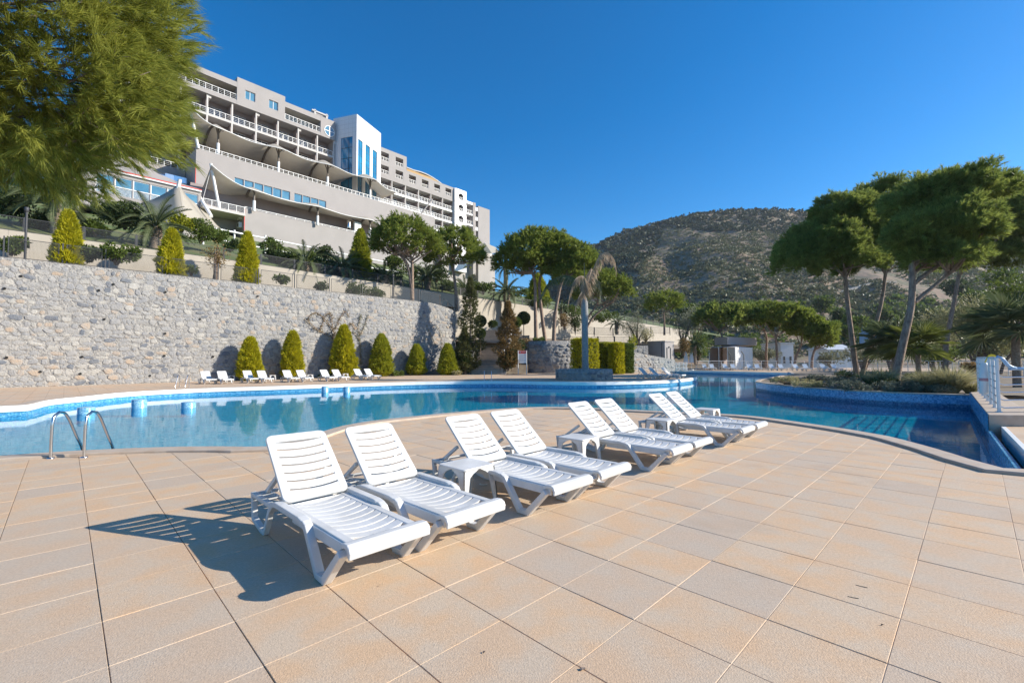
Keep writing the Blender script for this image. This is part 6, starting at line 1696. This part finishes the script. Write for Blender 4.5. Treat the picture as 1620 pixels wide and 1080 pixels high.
# --- trees beyond the far railing
for k, (px, py, rx, ry, Y, mt, n, L_) in enumerate(((1545, 505, 46, 36, 44, 'tamarisk', 6000, .32), (1490, 520, 34, 32, 50, 'tamarisk', 4000, .34), (1600, 470, 40, 34, 40, 'green', 3400, .3), (1575, 545, 40, 22, 38, 'tamarisk', 3000, .3), (1410, 545, 40, 20, 52, 'dkgreen', 2600, .34), (1365, 560, 40, 14, 58, 'olive', 2200, .34),
    (1320, 566, 30, 10, 66, 'olive', 1500, .34), (1480, 560, 46, 14, 48, 'green', 2600, .3), (1210, 560, 24, 10, 74, 'olive', 1300, .4), (1100, 505, 22, 20, 84, 'olive', 1500, .45), (1185, 540, 18, 14, 80, 'green', 1300, .42))):
    c, r = pxl(px, py, rx, ry, Y)
    bush(('feathery pale tamarisk at the right beyond the railing', 'feathery tamarisk left of the rightmost island trunk', 'green tree at the right photo edge below the pine crown', 'low feathery shrub below the large fan palm', 'dark broad tree behind the island fan palms', 'grey olive bushes beyond the railing right of the white shed', 'low olive bush beyond the railing in front of the white shed', 'green bushes beyond the railing between the island trunks', 'olive bush behind the third far pine', 'olive tree behind the far left umbrella pine', 'green bush behind the grey roof of the pavilion')[k], c, r, n, L_, L_ * .3, mt, name='broad_tree', cat='tree', trunk=(c[0], c[1], -.6), clumps=30)
# distant rounded pines in the valley and scattered garden trees
dv = [(1330, 505, 16, 12, 130), (1352, 512, 20, 12, 120), (1345, 525, 14, 9, 105), (1385, 520, 16, 10, 140), (1438, 505, 26, 14, 150), (1300, 482, 14, 14, 190), (1470, 500, 20, 14, 130), (1315, 520, 14, 9, 110), (1400, 500, 22, 10, 170), (1260, 490, 18, 8, 180), (1180, 487, 22, 8, 190), (1090, 492, 16, 9, 150), (1130, 482, 20, 6, 200), (1540, 470, 24, 14, 120), (1585, 440, 26, 16, 110), (1510, 455, 24, 14, 170)]
dvl = ('rounded valley tree just left of the leaning island trunks, left one', 'rounded valley tree seen between the two leftmost island trunks', 'low rounded valley tree behind the low white shed', 'rounded valley tree above the small blue house', 'broad valley trees behind the thick leaning island trunk',
       'rounded tree on the lower hill left of the island pines', 'rounded valley tree right of the thick island trunk', 'low rounded tree right of the far umbrella pines', 'broad tree above the small blue house on the lower hill', 'low tree on the lower hill above the rightmost far pines',
       'low tree on the lower hill above the second far pine', 'rounded tree behind the dark olive near the ball crowned pine', 'low tree below the tiny flat white house', 'pale tree behind the tamarisk at the right', 'large tree on the slope at the right photo edge', 'tree on the slope under the rightmost pine crown')
for k, (px, py, rx, ry, Y) in enumerate(dv):
    c, r = pxl(px, py, rx, ry, Y)
    bush(dvl[k], c, r, 900, .9 * Y / 130, .5 * Y / 130, 'green' if k % 3 else 'dkgreen', name='valley_tree', cat='tree', group='rounded trees in the distant valley', trunk=(c[0], c[1], c[2] - r[2] * 2.2), clumps=18)
# ================================================================== RAILINGS, HUTS, TENT, HILL
def white_railing(pts, hgt, label, name='white_railing', step=1.6, bars=5, group='white railings around the pool deck', zb=0.0):
    e = empty(name, (pts[0][0], pts[0][1], zb), 0, label, 'railing', group); o = np.array(pts[0])
    for i in range(len(pts) - 1):
        a = np.array(pts[i]) - o; c = np.array(pts[i + 1]) - o; L = float(np.linalg.norm(c - a)); n = max(1, int(round(L / step)))
        for k in range(n + (1 if i == len(pts) - 2 else 0)):
            q = a + (c - a) * k / n; b = MB(); b.tube([(q[0], q[1], 0), (q[0], q[1], hgt)], .032, 8); b.build('post', M['white_paint'], e)
        b = MB(); b.tube([(a[0], a[1], hgt), (c[0], c[1], hgt)], .028, 8); b.build('top_rail', M['white_paint'], e)
        for k in range(bars):
            z = hgt * (k + .8) / (bars + 1); b = MB(); b.tube([(a[0], a[1], z), (c[0], c[1], z)], .013, 6); b.build('bar', M['white_paint'], e)
    return e
white_railing([(24.6, 61), (31.5, 61.3), (36.5, 59.5), (40.0, 54.5)], 1.2, 'long white horizontal bar railing behind the far loungers')
white_railing([(40.2, 54.0), (40.8, 47), (39.6, 41.0)], 1.2, 'white bar railing beyond the island behind the pine trunks')
white_railing([(39.4, 40.2), (38.6, 36.5), (36, 30)], 1.2, 'white bar railing section with a gap right of the rightmost island trunk')
white_railing([G(1058, 586), G(1068, 584.5) + np.array([0, 2])], 1.1, 'short white railing of the ramp beside the stacked furniture', step=.8)
# railing on the kerb block, with handrail, rescue tube and yellow webbing
R0 = np.array([11.22, 10.55]); R1 = np.array([17.1, 16.75])
e = empty('white_railing', (R0[0], R0[1], .25), 0, 'tall white bar railing on the sandstone kerb block at the right', 'railing', 'white railings around the pool deck')
hh = 1.24; d_ = R1 - R0
for k in range(8):
    q = d_ * (k / 7) ** 1.0; b = MB(); b.tube([(q[0], q[1], 0), (q[0], q[1], hh)], .033, 10); b.lathe([(.06, .0), (.06, .012), (.034, .016)], 12, (q[0], q[1])); b.build('post', M['white_paint'], e)
b = MB(); b.tube([(0, 0, hh), (d_[0], d_[1], hh)], .028, 8); b.build('top_rail', M['white_paint'], e)
for k in range(6):
    z = .16 + k * .175; b = MB(); b.tube([(0, 0, z), (d_[0], d_[1], z)], .014, 8); b.build('bar', M['steel'], e)
e2 = empty('white_railing', (R0[0], R0[1], .25), 0, 'white railing running off the right photo edge with a blue curved handrail', 'railing', 'white railings around the pool deck')
ex = np.array([4.6, -.25])
b = MB(); b.tube(catmull([np.array([0, .02, 1.18]), np.array([0.02, -.01, 1.27]), np.array([.10, -.03, 1.22]), np.array([.2, -.05, 1.07]), np.array([.36, -.06, 1.0]), np.array([.6, -.06, .99]), np.array([4.6, -.3, .99])], .06), .036, 10); b.build('handrail', M['blue_pipe'], e2)
for k in range(5):
    z = .10 + k * .175; b = MB(); b.tube(catmull([np.array([0, 0, z + .03]), np.array([.12, -.01, z - .01]), np.array([.4, -.03, z]), np.array([4.6, -.28, z])], .2), .014, 8); b.build('bar', M['steel'], e2)
for k in (1, 2, 3):
    q = ex * k / 3; b = MB(); b.tube([(q[0], q[1], -.25), (q[0], q[1], .98)], .03, 8); b.build('post', M['white_paint'], e2)
c = R0 + d_ * .30 + np.array([-.10, .06]); e = empty('rescue_tube', (c[0], c[1], .5), 0, 'pale rescue tube with a faded red band hanging on the white railing', 'rescue tube')
b = MB(); b.tube([(0, 0, .0), (.0, 0, .06), (.01, 0, .45), (.03, 0, .78), (.04, 0, .86)], [.05, .095, .10, .09, .05], 12); b.build('tube', M['white_paint'], e)
b = MB(); b.tube([(.008, 0, .36), (.012, 0, .44)], [.103, .102], 12, False); b.build('band', mat('faded_red', (.55, .28, .30), rough=.6), e)
e = empty('yellow_webbing', (c[0], c[1], .3), 0, 'yellow webbing straps looped over the top of the white railing', 'strap')
b = MB()
def strap(pts, w=.03):
    q = catmull([np.array(p, float) for p in pts], .05); vs = []
    for p in q: vs += [p + [0, 0, w], p - [0, 0, w], p + [.025, .03, w], p + [.025, .03, -w]]
    b.add(vs, [(4 * i + a, 4 * i + a2, 4 * i + 4 + a2, 4 * i + 4 + a) for i in range(len(q) - 1) for a, a2 in ((0, 1), (2, 0), (1, 3), (3, 2))])
strap([(-.02, -.02, .95), (.03, -.05, 1.12), (.08, -.08, 1.24), (.20, -.10, 1.26), (.27, -.12, 1.15), (.28, -.12, .85)]); strap([(.28, -.13, .9), (.25, -.12, .5), (.20, -.14, .2), (.12, -.16, .02)], .02); strap([(.05, -.1, -.02), (.18, -.18, .05), (.2, -.1, -.02), (.06, -.14, .10)], .03)
b.build('webbing', M['yellow'], e)

# grey hut with its side fence, low rubble wall
Yh = 58.0
hx0, hx1 = AT(1052, 560, Yh)[0], AT(1073, 560, Yh)[0]; zb, zt = -.05, AT(1060, 540.5, Yh)[2]
hut = empty('grey_hut', (hx0, Yh, 0), R(42), 'small flat roofed grey hut with two narrow doors behind the pool tip', 'hut')
hw_ = (hx1 - hx0) * 1.36; b = MB(); wall_with_holes(b, 0, hw_, 0, zt, 0, .2, [(.30, .62, 0, zt - .75), (1.22, 1.52, 0, zt - .75)]); b.box(0, .2, .201, 3.2, 0, zt); b.box(hw_ - .2, hw_, .201, 3.2, 0, zt); b.build('wall', M['grey_box'], hut)
b = MB(); b.box(-.08, hw_ + .08, -.08, 3.3, zt + .002, zt + .14); b.build('roof', M['hotel'], hut)
for a_, c_ in ((.30, .62), (1.22, 1.52)):
    b = MB(); b.box(a_, c_, .10, .14, 0, zt - .76); o = b.build('door', M['conc'], hut); b = MB(); b.tube([(c_ - .06, .08, 1.8), (c_ - .06, .08, 2.0)], .015, 5); b.build('handle', M['steel'], o)
b = MB(); b.box(.86, .98, -.16, -.001, zt - .75, zt - .6); b.build('lamp', M['fence'], hut)
wall_ = empty('grey_side_wall', (hx0, Yh, 0), R(-158 + 180 - 180), 'grey rendered wall left of the hut carrying dark fence frames', 'wall')
pL = AT(1012, 560, 62.5); pR = np.array([hx0, Yh, 0]); dv_ = pL[:2] - pR[:2]; L_ = float(np.linalg.norm(dv_)); an_ = math.atan2(dv_[1], dv_[0])
wall_.rotation_euler = (0, 0, an_); zl = AT(1012, 541, 60)[2]
b = MB(); b.box(.05, L_, -.1, .1, 0, zl); b.build('wall', M['grey_box'], wall_)
for k in range(3):
    b = MB(); x0_ = .4 + k * (L_ - .6) / 3; x1_ = x0_ + (L_ - .6) / 3 - .15
    for q in ((x0_, x1_, .13, .17, 1.55, 1.6), (x0_, x1_, .13, .17, zl - .35, zl - .3), (x0_, x0_ + .06, .13, .17, 1.3, zl - .1), (x1_ - .06, x1_, .13, .17, 1.3, zl - .1)): b.box(*q)
    b.build('fence_frame', M['fence'], wall_)
lw = empty('low_stone_wall', (0, 0, 0), 0, 'low rubble wall sloping down beside the grey hut', 'stone wall')
a0 = AT(998, 580, 51.0)[:2]; a1 = AT(1068, 580, 56.0)[:2]; ll = float(np.linalg.norm(a1 - a0)); la = math.atan2(*(a1 - a0)[::-1])
lt = lambda s: 2.35 - .95 * s / ll
nn = np.array([-(a1 - a0)[1], (a1 - a0)[0]]) / ll
b = MB(); q0, q1, q2, q3 = a0, a1, a1 + nn * .5, a0 + nn * .5
b.add([(*q0, -.1), (*q1, -.1), (*q2, -.1), (*q3, -.1), (*q0, lt(0)), (*q1, lt(ll)), (*q2, lt(ll)), (*q3, lt(0))], [(4, 5, 6, 7), (0, 1, 5, 4), (1, 2, 6, 5), (2, 3, 7, 6), (3, 0, 4, 7)]); b.build('mortar_bed', M['mortar'], lw)
lay_stones(lw, lambda s: (*(a0 + (a1 - a0) * s / ll), la), 0, ll, lt, 0, .28, .5, .4, .9, 60, .05, None, 9)
# pavilion with white tent
Yp = 63.0; X = lambda px: AT(px, 560, Yp)[0]; Z = lambda py: AT(1150, py, Yp)[2]
pv = empty('pavilion', (X(1126), Yp, 0), 0, 'flat grey roofed pavilion with a white tent under it beyond the far railing', 'pavilion')
O_ = np.array([X(1126), Yp, 0])
def pt(px, Y): return tuple(AT(px, 560, Y)[:2] - O_[:2])
zs0, zs1 = Z(545), Z(532.5)
b = MB(); b.prism([pt(1131, 66.5), pt(1151, 63), pt(1198, 68), pt(1178, 73)], zs0, zs1); b.build('roof_slab', M['hotel'], pv)
zt_, zr = Z(549), Z(545.5); L0, C0, R0_, B0 = pt(1122, 65), pt(1163, 62), pt(1190, 65.5), pt(1150, 69)
b = MB(); cxy = tuple((np.array(L0) + C0 + R0_ + B0) / 4)
b.add([(*L0, zt_), (*C0, zt_), (*R0_, zt_), (*B0, zt_), (*cxy, zr)], [(0, 1, 4), (1, 2, 4), (2, 3, 4), (3, 0, 4)]); b.build('tent_roof', M['white_paint'], pv)
b = MB(); ns = 24; dn = np.array(R0_) - C0; nn3 = np.array([dn[1], -dn[0]]) / np.linalg.norm(dn)
b.add([(*(np.array(C0) + dn * k / ns + nn3 * .05 * math.sin(k * 1.9)), z) for z in (0, zt_ - .02) for k in range(ns + 1)], [(k, k + 1, ns + 2 + k, ns + 1 + k) for k in range(ns)]); b.build('tent_curtain', M['white_paint'], pv)
dl = np.array(L0) - C0
b = MB(); b.add([(*(np.array(C0) + dl * .02), .3), (*(np.array(C0) + dl * .26), .3), (*(np.array(C0) + dl * .26), zt_ - .1), (*(np.array(C0) + dl * .02), zt_ - .1)], [(0, 1, 2, 3)]); b.build('tent_window', M['conc'], pv)
b = MB(); b.prism([L0, tuple(np.array(L0) + [.3, .3]), tuple(np.array(B0) + [.3, .3]), B0], 0, zt_ - .1); b.build('rear_wall', M['hotel_in'], pv)
for q in (L0, tuple(np.array(C0) + dl * .62), tuple(np.array(C0) + dl * .28), C0, R0_): b = MB(); b.tube([(*q, 0), (*q, zt_)], .06, 6); b.build('post', M['white_paint'], pv)
# bent dark fence posts before the tent
for px in (1156, 1177):
    a = AT(px, 580, 61.6); b = MB(); b.tube([(a[0], 61.6, 0), (a[0], 61.6, 2.0), (a[0] - .3, 61.6, 2.5)], .06, 6)
    tag(b.build('fence_post', M['fence']), 'bent dark fence post before the white tent, ' + ('left one' if px == 1156 else 'right one'), 'fence post', 'bent dark fence posts')
# stacked loungers and closed parasols
sk = G(1078, 586.5)
for k in range(6):
    lb = ('lowest white lounger of the stack beside the closed parasols', 'second white lounger from the ground in the stack beside the closed parasols', 'third white lounger from the ground in the stack beside the closed parasols', 'fourth white lounger from the ground in the stack beside the closed parasols', 'white lounger just below the topmost one in the stack beside the parasols', 'topmost white lounger of the stack beside the closed parasols')[k]
    e0 = empty('stacked_lounger', (sk[0] + random.uniform(-.05, .05), sk[1] + .6, .16 + k * .17), .3 + random.uniform(-.05, .05), lb, 'sun lounger', 'stacked white loungers beside the parasols')
    b = MB(); b.box(-.95, .95, -.33, .33, 0, .06); b.build('seat', M['white'], e0)
    for s in (-1, 1):
        for q in ((-.8, -.6, -.4, -.2), (.3, .5, .7, .9)):
            b = MB(); b.path([(q[0], .02), (q[1], -.155), (q[2], -.155), (q[3], .02)], .05, *sorted((s * .28, s * .332))); b.build('leg', M['white'], e0)
for px, lb in ((1089, 'closed white parasol left of the pair beside the stacked loungers'), (1098, 'closed white parasol right of the pair beside the stacked loungers')):
    g = G(px, 585.5); e = empty('closed_parasol', (g[0], g[1] + .8, 0), 0, lb, 'parasol', 'closed parasols beside the stacked loungers')
    b = MB(); b.tube([(0, 0, 0), (0, 0, 2.7)], .03, 6); b.build('pole', M['white_paint'], e)
    b = MB(); nf = 16; b.add([(r_ * (1 + .25 * (k % 2)) * math.cos(k * 2 * math.pi / nf), r_ * (1 + .25 * (k % 2)) * math.sin(k * 2 * math.pi / nf), z) for r_, z in ((.26, 1.0), (.22, 1.5), (.13, 2.2), (.02, 2.65)) for k in range(nf)], [(i * nf + k, i * nf + (k + 1) % nf, (i + 1) * nf + (k + 1) % nf, (i + 1) * nf + k) for i in range(3) for k in range(nf)]); b.build('folded_canopy', mat('pale_canvas', (.58, .66, .74), rough=.8), e)
    b = MB(); b.lathe([(.3, 0), (.3, .08), (.05, .12)], 14); b.build('base', M['white_paint'], e)
# pale sheds and houses beyond
def house(label, px, pyb, w, h, Y, mt, roof='white', dep=6.0, rz=0.0, win=2, flat=False):
    a = AT(px, pyb, Y); ww = w * Y / FPX; hh_ = h * Y / FPX; e = empty('house', (a[0], Y, a[2]), rz, label, 'house', 'pale buildings in the valley')
    b = MB(); b.box(-ww / 2, ww / 2, 0, dep, -3, hh_ * (1 if flat else .62)); b.build('wall', M[mt], e)
    b = MB()
    if flat: b.box(-ww / 2 - .15, ww / 2 + .15, -.15, dep + .15, hh_ + .002, hh_ + .25)
    else: b.add([(-ww / 2 - .3, -.3, hh_ * .6), (ww / 2 + .3, -.3, hh_ * .6), (ww / 2 + .3, dep / 2, hh_), (-ww / 2 - .3, dep / 2, hh_), (ww / 2 + .3, dep + .3, hh_ * .6), (-ww / 2 - .3, dep + .3, hh_ * .6)], [(0, 1, 2, 3), (3, 2, 4, 5), (1, 4, 2), (0, 3, 5)])
    b.build('roof', M[roof], e)
    for k in range(win):
        x0 = -ww / 2 + ww * (k + .35) / win; f = MB(); f.box(x0, x0 + ww * .3 / win, -.05, -.002, hh_ * .15, hh_ * .45); f.build('window', M['glass_dk'], e)
house('pale blue white shed between the far pine trunks', 1246, 580, 20, 36, 78, 'white_paint', flat=True)
house('low white shed with a ribbed roof right of the far pines', 1330, 566, 38, 22, 88, 'white_paint')
house('small blue and white house behind the leaning island trunk', 1396, 532, 18, 14, 120, 'blue_pipe', flat=True)
house('tiny cream house at the foot of the hill', 1099, 490, 5, 9, 230, 'conc', flat=True, win=1)
house('tiny white house with a flat roof at the foot of the hill', 1142, 480, 12, 5, 240, 'white_paint', flat=True)
house('tiny white house on the lower hill behind the far pines', 1330, 498, 6, 4, 230, 'white_paint', flat=True, win=1)

# ---- the hill
EL = [(300, 0), (600, .005), (700, .035), (800, .085), (850, .145), (900, .212), (935, .252), (960, .270), (1000, .291), (1060, .314), (1120, .330), (1200, .336), (1300, .331), (1400, .322), (1500, .30), (1620, .27), (1800, .22), (2100, .13), (2500, .05), (3200, .0)]
ex_, ey_ = np.array([q[0] for q in EL]), np.array([q[1] for q in EL])
def hill_z(a, Y):
    px = 810 + a * FPX; e = np.interp(px, ex_, ey_)
    t = (Y - 150) / (520 - 150)
    if t <= 0: return -.6 - 2 * 0
    if t <= 1: g = e * 520 * (t ** 1.12)
    else: g = e * 520 * (1 - .9 * (t - 1))
    X = a * Y; v = Vector((X * .006, Y * .006, 1.3)); rel = min(1, t * 2.2)
    n = mnoise.fractal(v, .9, 2.1, 5) * 13 + mnoise.fractal(Vector((X * .03, Y * .022, 4.2)), .9, 2.0, 4) * 2.6
    fade = max(0, 1 - abs(t - 1) * 3) * .75                    # keep the skyline as photographed
    ravine = -7 * max(0, math.sin(a * 17 + Y * .006)) ** 3 * min(1, t * 1.5) * (1 - fade)
    return -.6 + max(-0.0, g + (n * rel + ravine) * (1 - fade) * min(1, e * 6))
aa = np.linspace(-.25, 2.2, 170); YY = np.concatenate([np.linspace(140, 560, 92), [640, 760]])
grid = [[(a * Y, Y, hill_z(a, Y)) for a in aa] for Y in YY]
def hill_mat():
    m = mat('hill_earth', (.20, .135, .09), (.285, .20, .135), .035, .95, bump=.8, bscale=.35, bdist=.8)
    N = m.node_tree.nodes; L = m.node_tree.links; b = N['Principled BSDF']; old = b.inputs['Base Color'].links[0].from_socket
    g = N.new('ShaderNodeNewGeometry'); n = N.new('ShaderNodeTexNoise'); n.inputs['Scale'].default_value = .16; n.inputs['Detail'].default_value = 6; L.new(g.outputs['Position'], n.inputs['Vector'])
    mr = N.new('ShaderNodeMapRange'); mr.inputs[1].default_value = .44; mr.inputs[2].default_value = .58; L.new(n.outputs[0], mr.inputs[0])
    mx = N.new('ShaderNodeMix'); mx.data_type = 'RGBA'; mx.inputs[7].default_value = (.14, .13, .075, 1); L.new(mr.outputs[0], mx.inputs[0]); L.new(old, mx.inputs[6]); L.new(mx.outputs[2], b.inputs['Base Color']); return m
sheet('hill', grid, hill_mat())
# scrub: thousands of bushes, one mass
def scrub(name, n, mt, cond, smin, smax, k=30):
    V = []; i = 0
    pts = []
    while len(pts) < n:
        px = rng.uniform(860, 1720); a = (px - 810) / FPX; Y = rng.uniform(160, 535) 
        if cond(px, Y): pts.append((a * Y, Y, hill_z(a, Y)))
    pts = np.array(pts); s = rng.uniform(smin, smax, len(pts)) * rng.choice([.6, 1, 1, 1.7], len(pts))
    B = np.repeat(np.arange(len(pts)), k); d = rsphere(len(B)); d[:, 2] = np.abs(d[:, 2])
    P = pts[B] + d * (s[B] * rng.uniform(.45, 1, len(B)))[:, None] * [1, 1, .75]; D = unit(d + rng.normal(size=d.shape) * .6)
    sd_ = unit(np.cross(D, rng.normal(size=D.shape))) * (s[B] * .33)[:, None]; L = (s[B] * .62)[:, None]
    T = np.stack([P - sd_, P + sd_, P + D * L], 1).reshape(-1, 3)
    tag(link(name, npmesh(name, T, np.arange(len(T)).reshape(-1, 3), M[mt])), kind='stuff')
def dens(px, Y):
    v = mnoise.noise(Vector(((px - 810) / FPX * Y * .02, Y * .02, 7))); return v
upper = lambda px, Y: (Y > 470 - (px - 935) * .10 + 30 * math.sin(px * .02) or px < 1010 + (Y - 300) * .25 and Y > 300)
scrub('hill_scrub', 17000, 'scrub', lambda px, Y: (not upper(px, Y)) and dens(px, Y) > -.22 + rng.uniform(-.3, .3), .6, 1.45, 16)
scrub('dark_hill_scrub', 6500, 'scrub_dk', lambda px, Y: upper(px, Y), 1.1, 2.5, 22)
scrub('valley_scrub', 700, 'green', lambda px, Y: Y < 230, .8, 2.0, 30)
# pale road cutting on the hillside
b = MB(); q = [AT(x, y, Y) for x, y, Y in ((1290, 494, 245), (1335, 492, 250), (1380, 489, 255), (1420, 486, 258))]
for i in range(len(q)): q[i][2] = hill_z(q[i][0] / q[i][1], q[i][1]) + .8
b.add([p for a in q for p in (a, a + np.array([0, 4.0, .5]), a + np.array([0, 0, -1.2]))], [(3 * i, 3 * i + 3, 3 * i + 4, 3 * i + 1) for i in range(len(q) - 1)] + [(3 * i + 2, 3 * i + 5, 3 * i + 3, 3 * i) for i in range(len(q) - 1)])
tag(b.build('hill_road', M['conc']), kind='structure')
# equipment on the lower terrace wall: floodlight frame and tank
q = HW(14.0, 9.6, 22.6)
e = empty('floodlight', tuple(q), HA, 'white floodlight box standing on the lower terrace wall', 'floodlight')
b = MB(); b.box(.9, 2.1, -.3, .3, .1, 1.9); b.build('housing', M['white_paint'], e, .04)
b = MB(); b.add([(.8, -.5, 1.95), (2.2, -.5, 1.95), (2.2, .5, 2.45), (.8, .5, 2.45), (.8, -.5, 1.87), (2.2, -.5, 1.87), (2.2, .5, 2.37), (.8, .5, 2.37)], [(0, 1, 2, 3), (7, 6, 5, 4), (0, 4, 5, 1), (1, 5, 6, 2), (2, 6, 7, 3), (3, 7, 4, 0)]); b.build('visor', M['fence'], e)
e = empty('metal_tank', tuple(q), HA, 'small round metal tank beside the floodlight box on the lower terrace wall', 'tank')
b = MB(); b.lathe([(.36, .5), (.38, .55), (.38, 1.7), (.2, 1.95), (.12, 2.0), (.12, 2.2), (.0, 2.22)], 16); b.build('body', M['steel'], e)
for s in (-.25, .25): b = MB(); b.tube([(s, 0, 0), (s, 0, .6)], .04, 6); b.build('leg', M['fence'], e)
# fence of the middle terrace
pts = [AT(x, y, Y) for x, y, Y in ((893, 540, 56.5), (922, 542, 56.8), (946, 543, 57), (972, 543, 57.2), (996, 540, 57.5), (1012, 538, 58))]
mesh_fence([(p[0], p[1], 3.2) for p in pts], 1.15, 'dark mesh fence on the middle terrace above the hedge columns', False)
pts = [AT(x, y, Y) for x, y, Y in ((884, 528, 63), (910, 528, 64), (940, 530, 65), (970, 531, 66), (1000, 530, 68), (1030, 528, 70), (1060, 528, 72))]
mesh_fence([(p[0], p[1], p[2]) for p in pts], 1.1, 'second dark mesh fence behind the middle terrace palms', False)

# ---- thin summer haze over the whole valley
hz = MB(); hz.box(-2700, 2700, -2700, 2700, -3.6, 192)
hm = bpy.data.materials.new('haze'); hm.use_nodes = True; ht = hm.node_tree
ht.nodes.remove(ht.nodes['Principled BSDF'])
pvn = ht.nodes.new('ShaderNodeVolumePrincipled'); pvn.inputs['Color'].default_value = (.82, .90, 1.0, 1); pvn.inputs['Density'].default_value = .00012; pvn.inputs['Anisotropy'].default_value = .2
ht.links.new(pvn.outputs[0], ht.nodes['Material Output'].inputs['Volume'])
tag(hz.build('haze', hm), kind='stuff')
SC.cycles.volume_bounces = 0
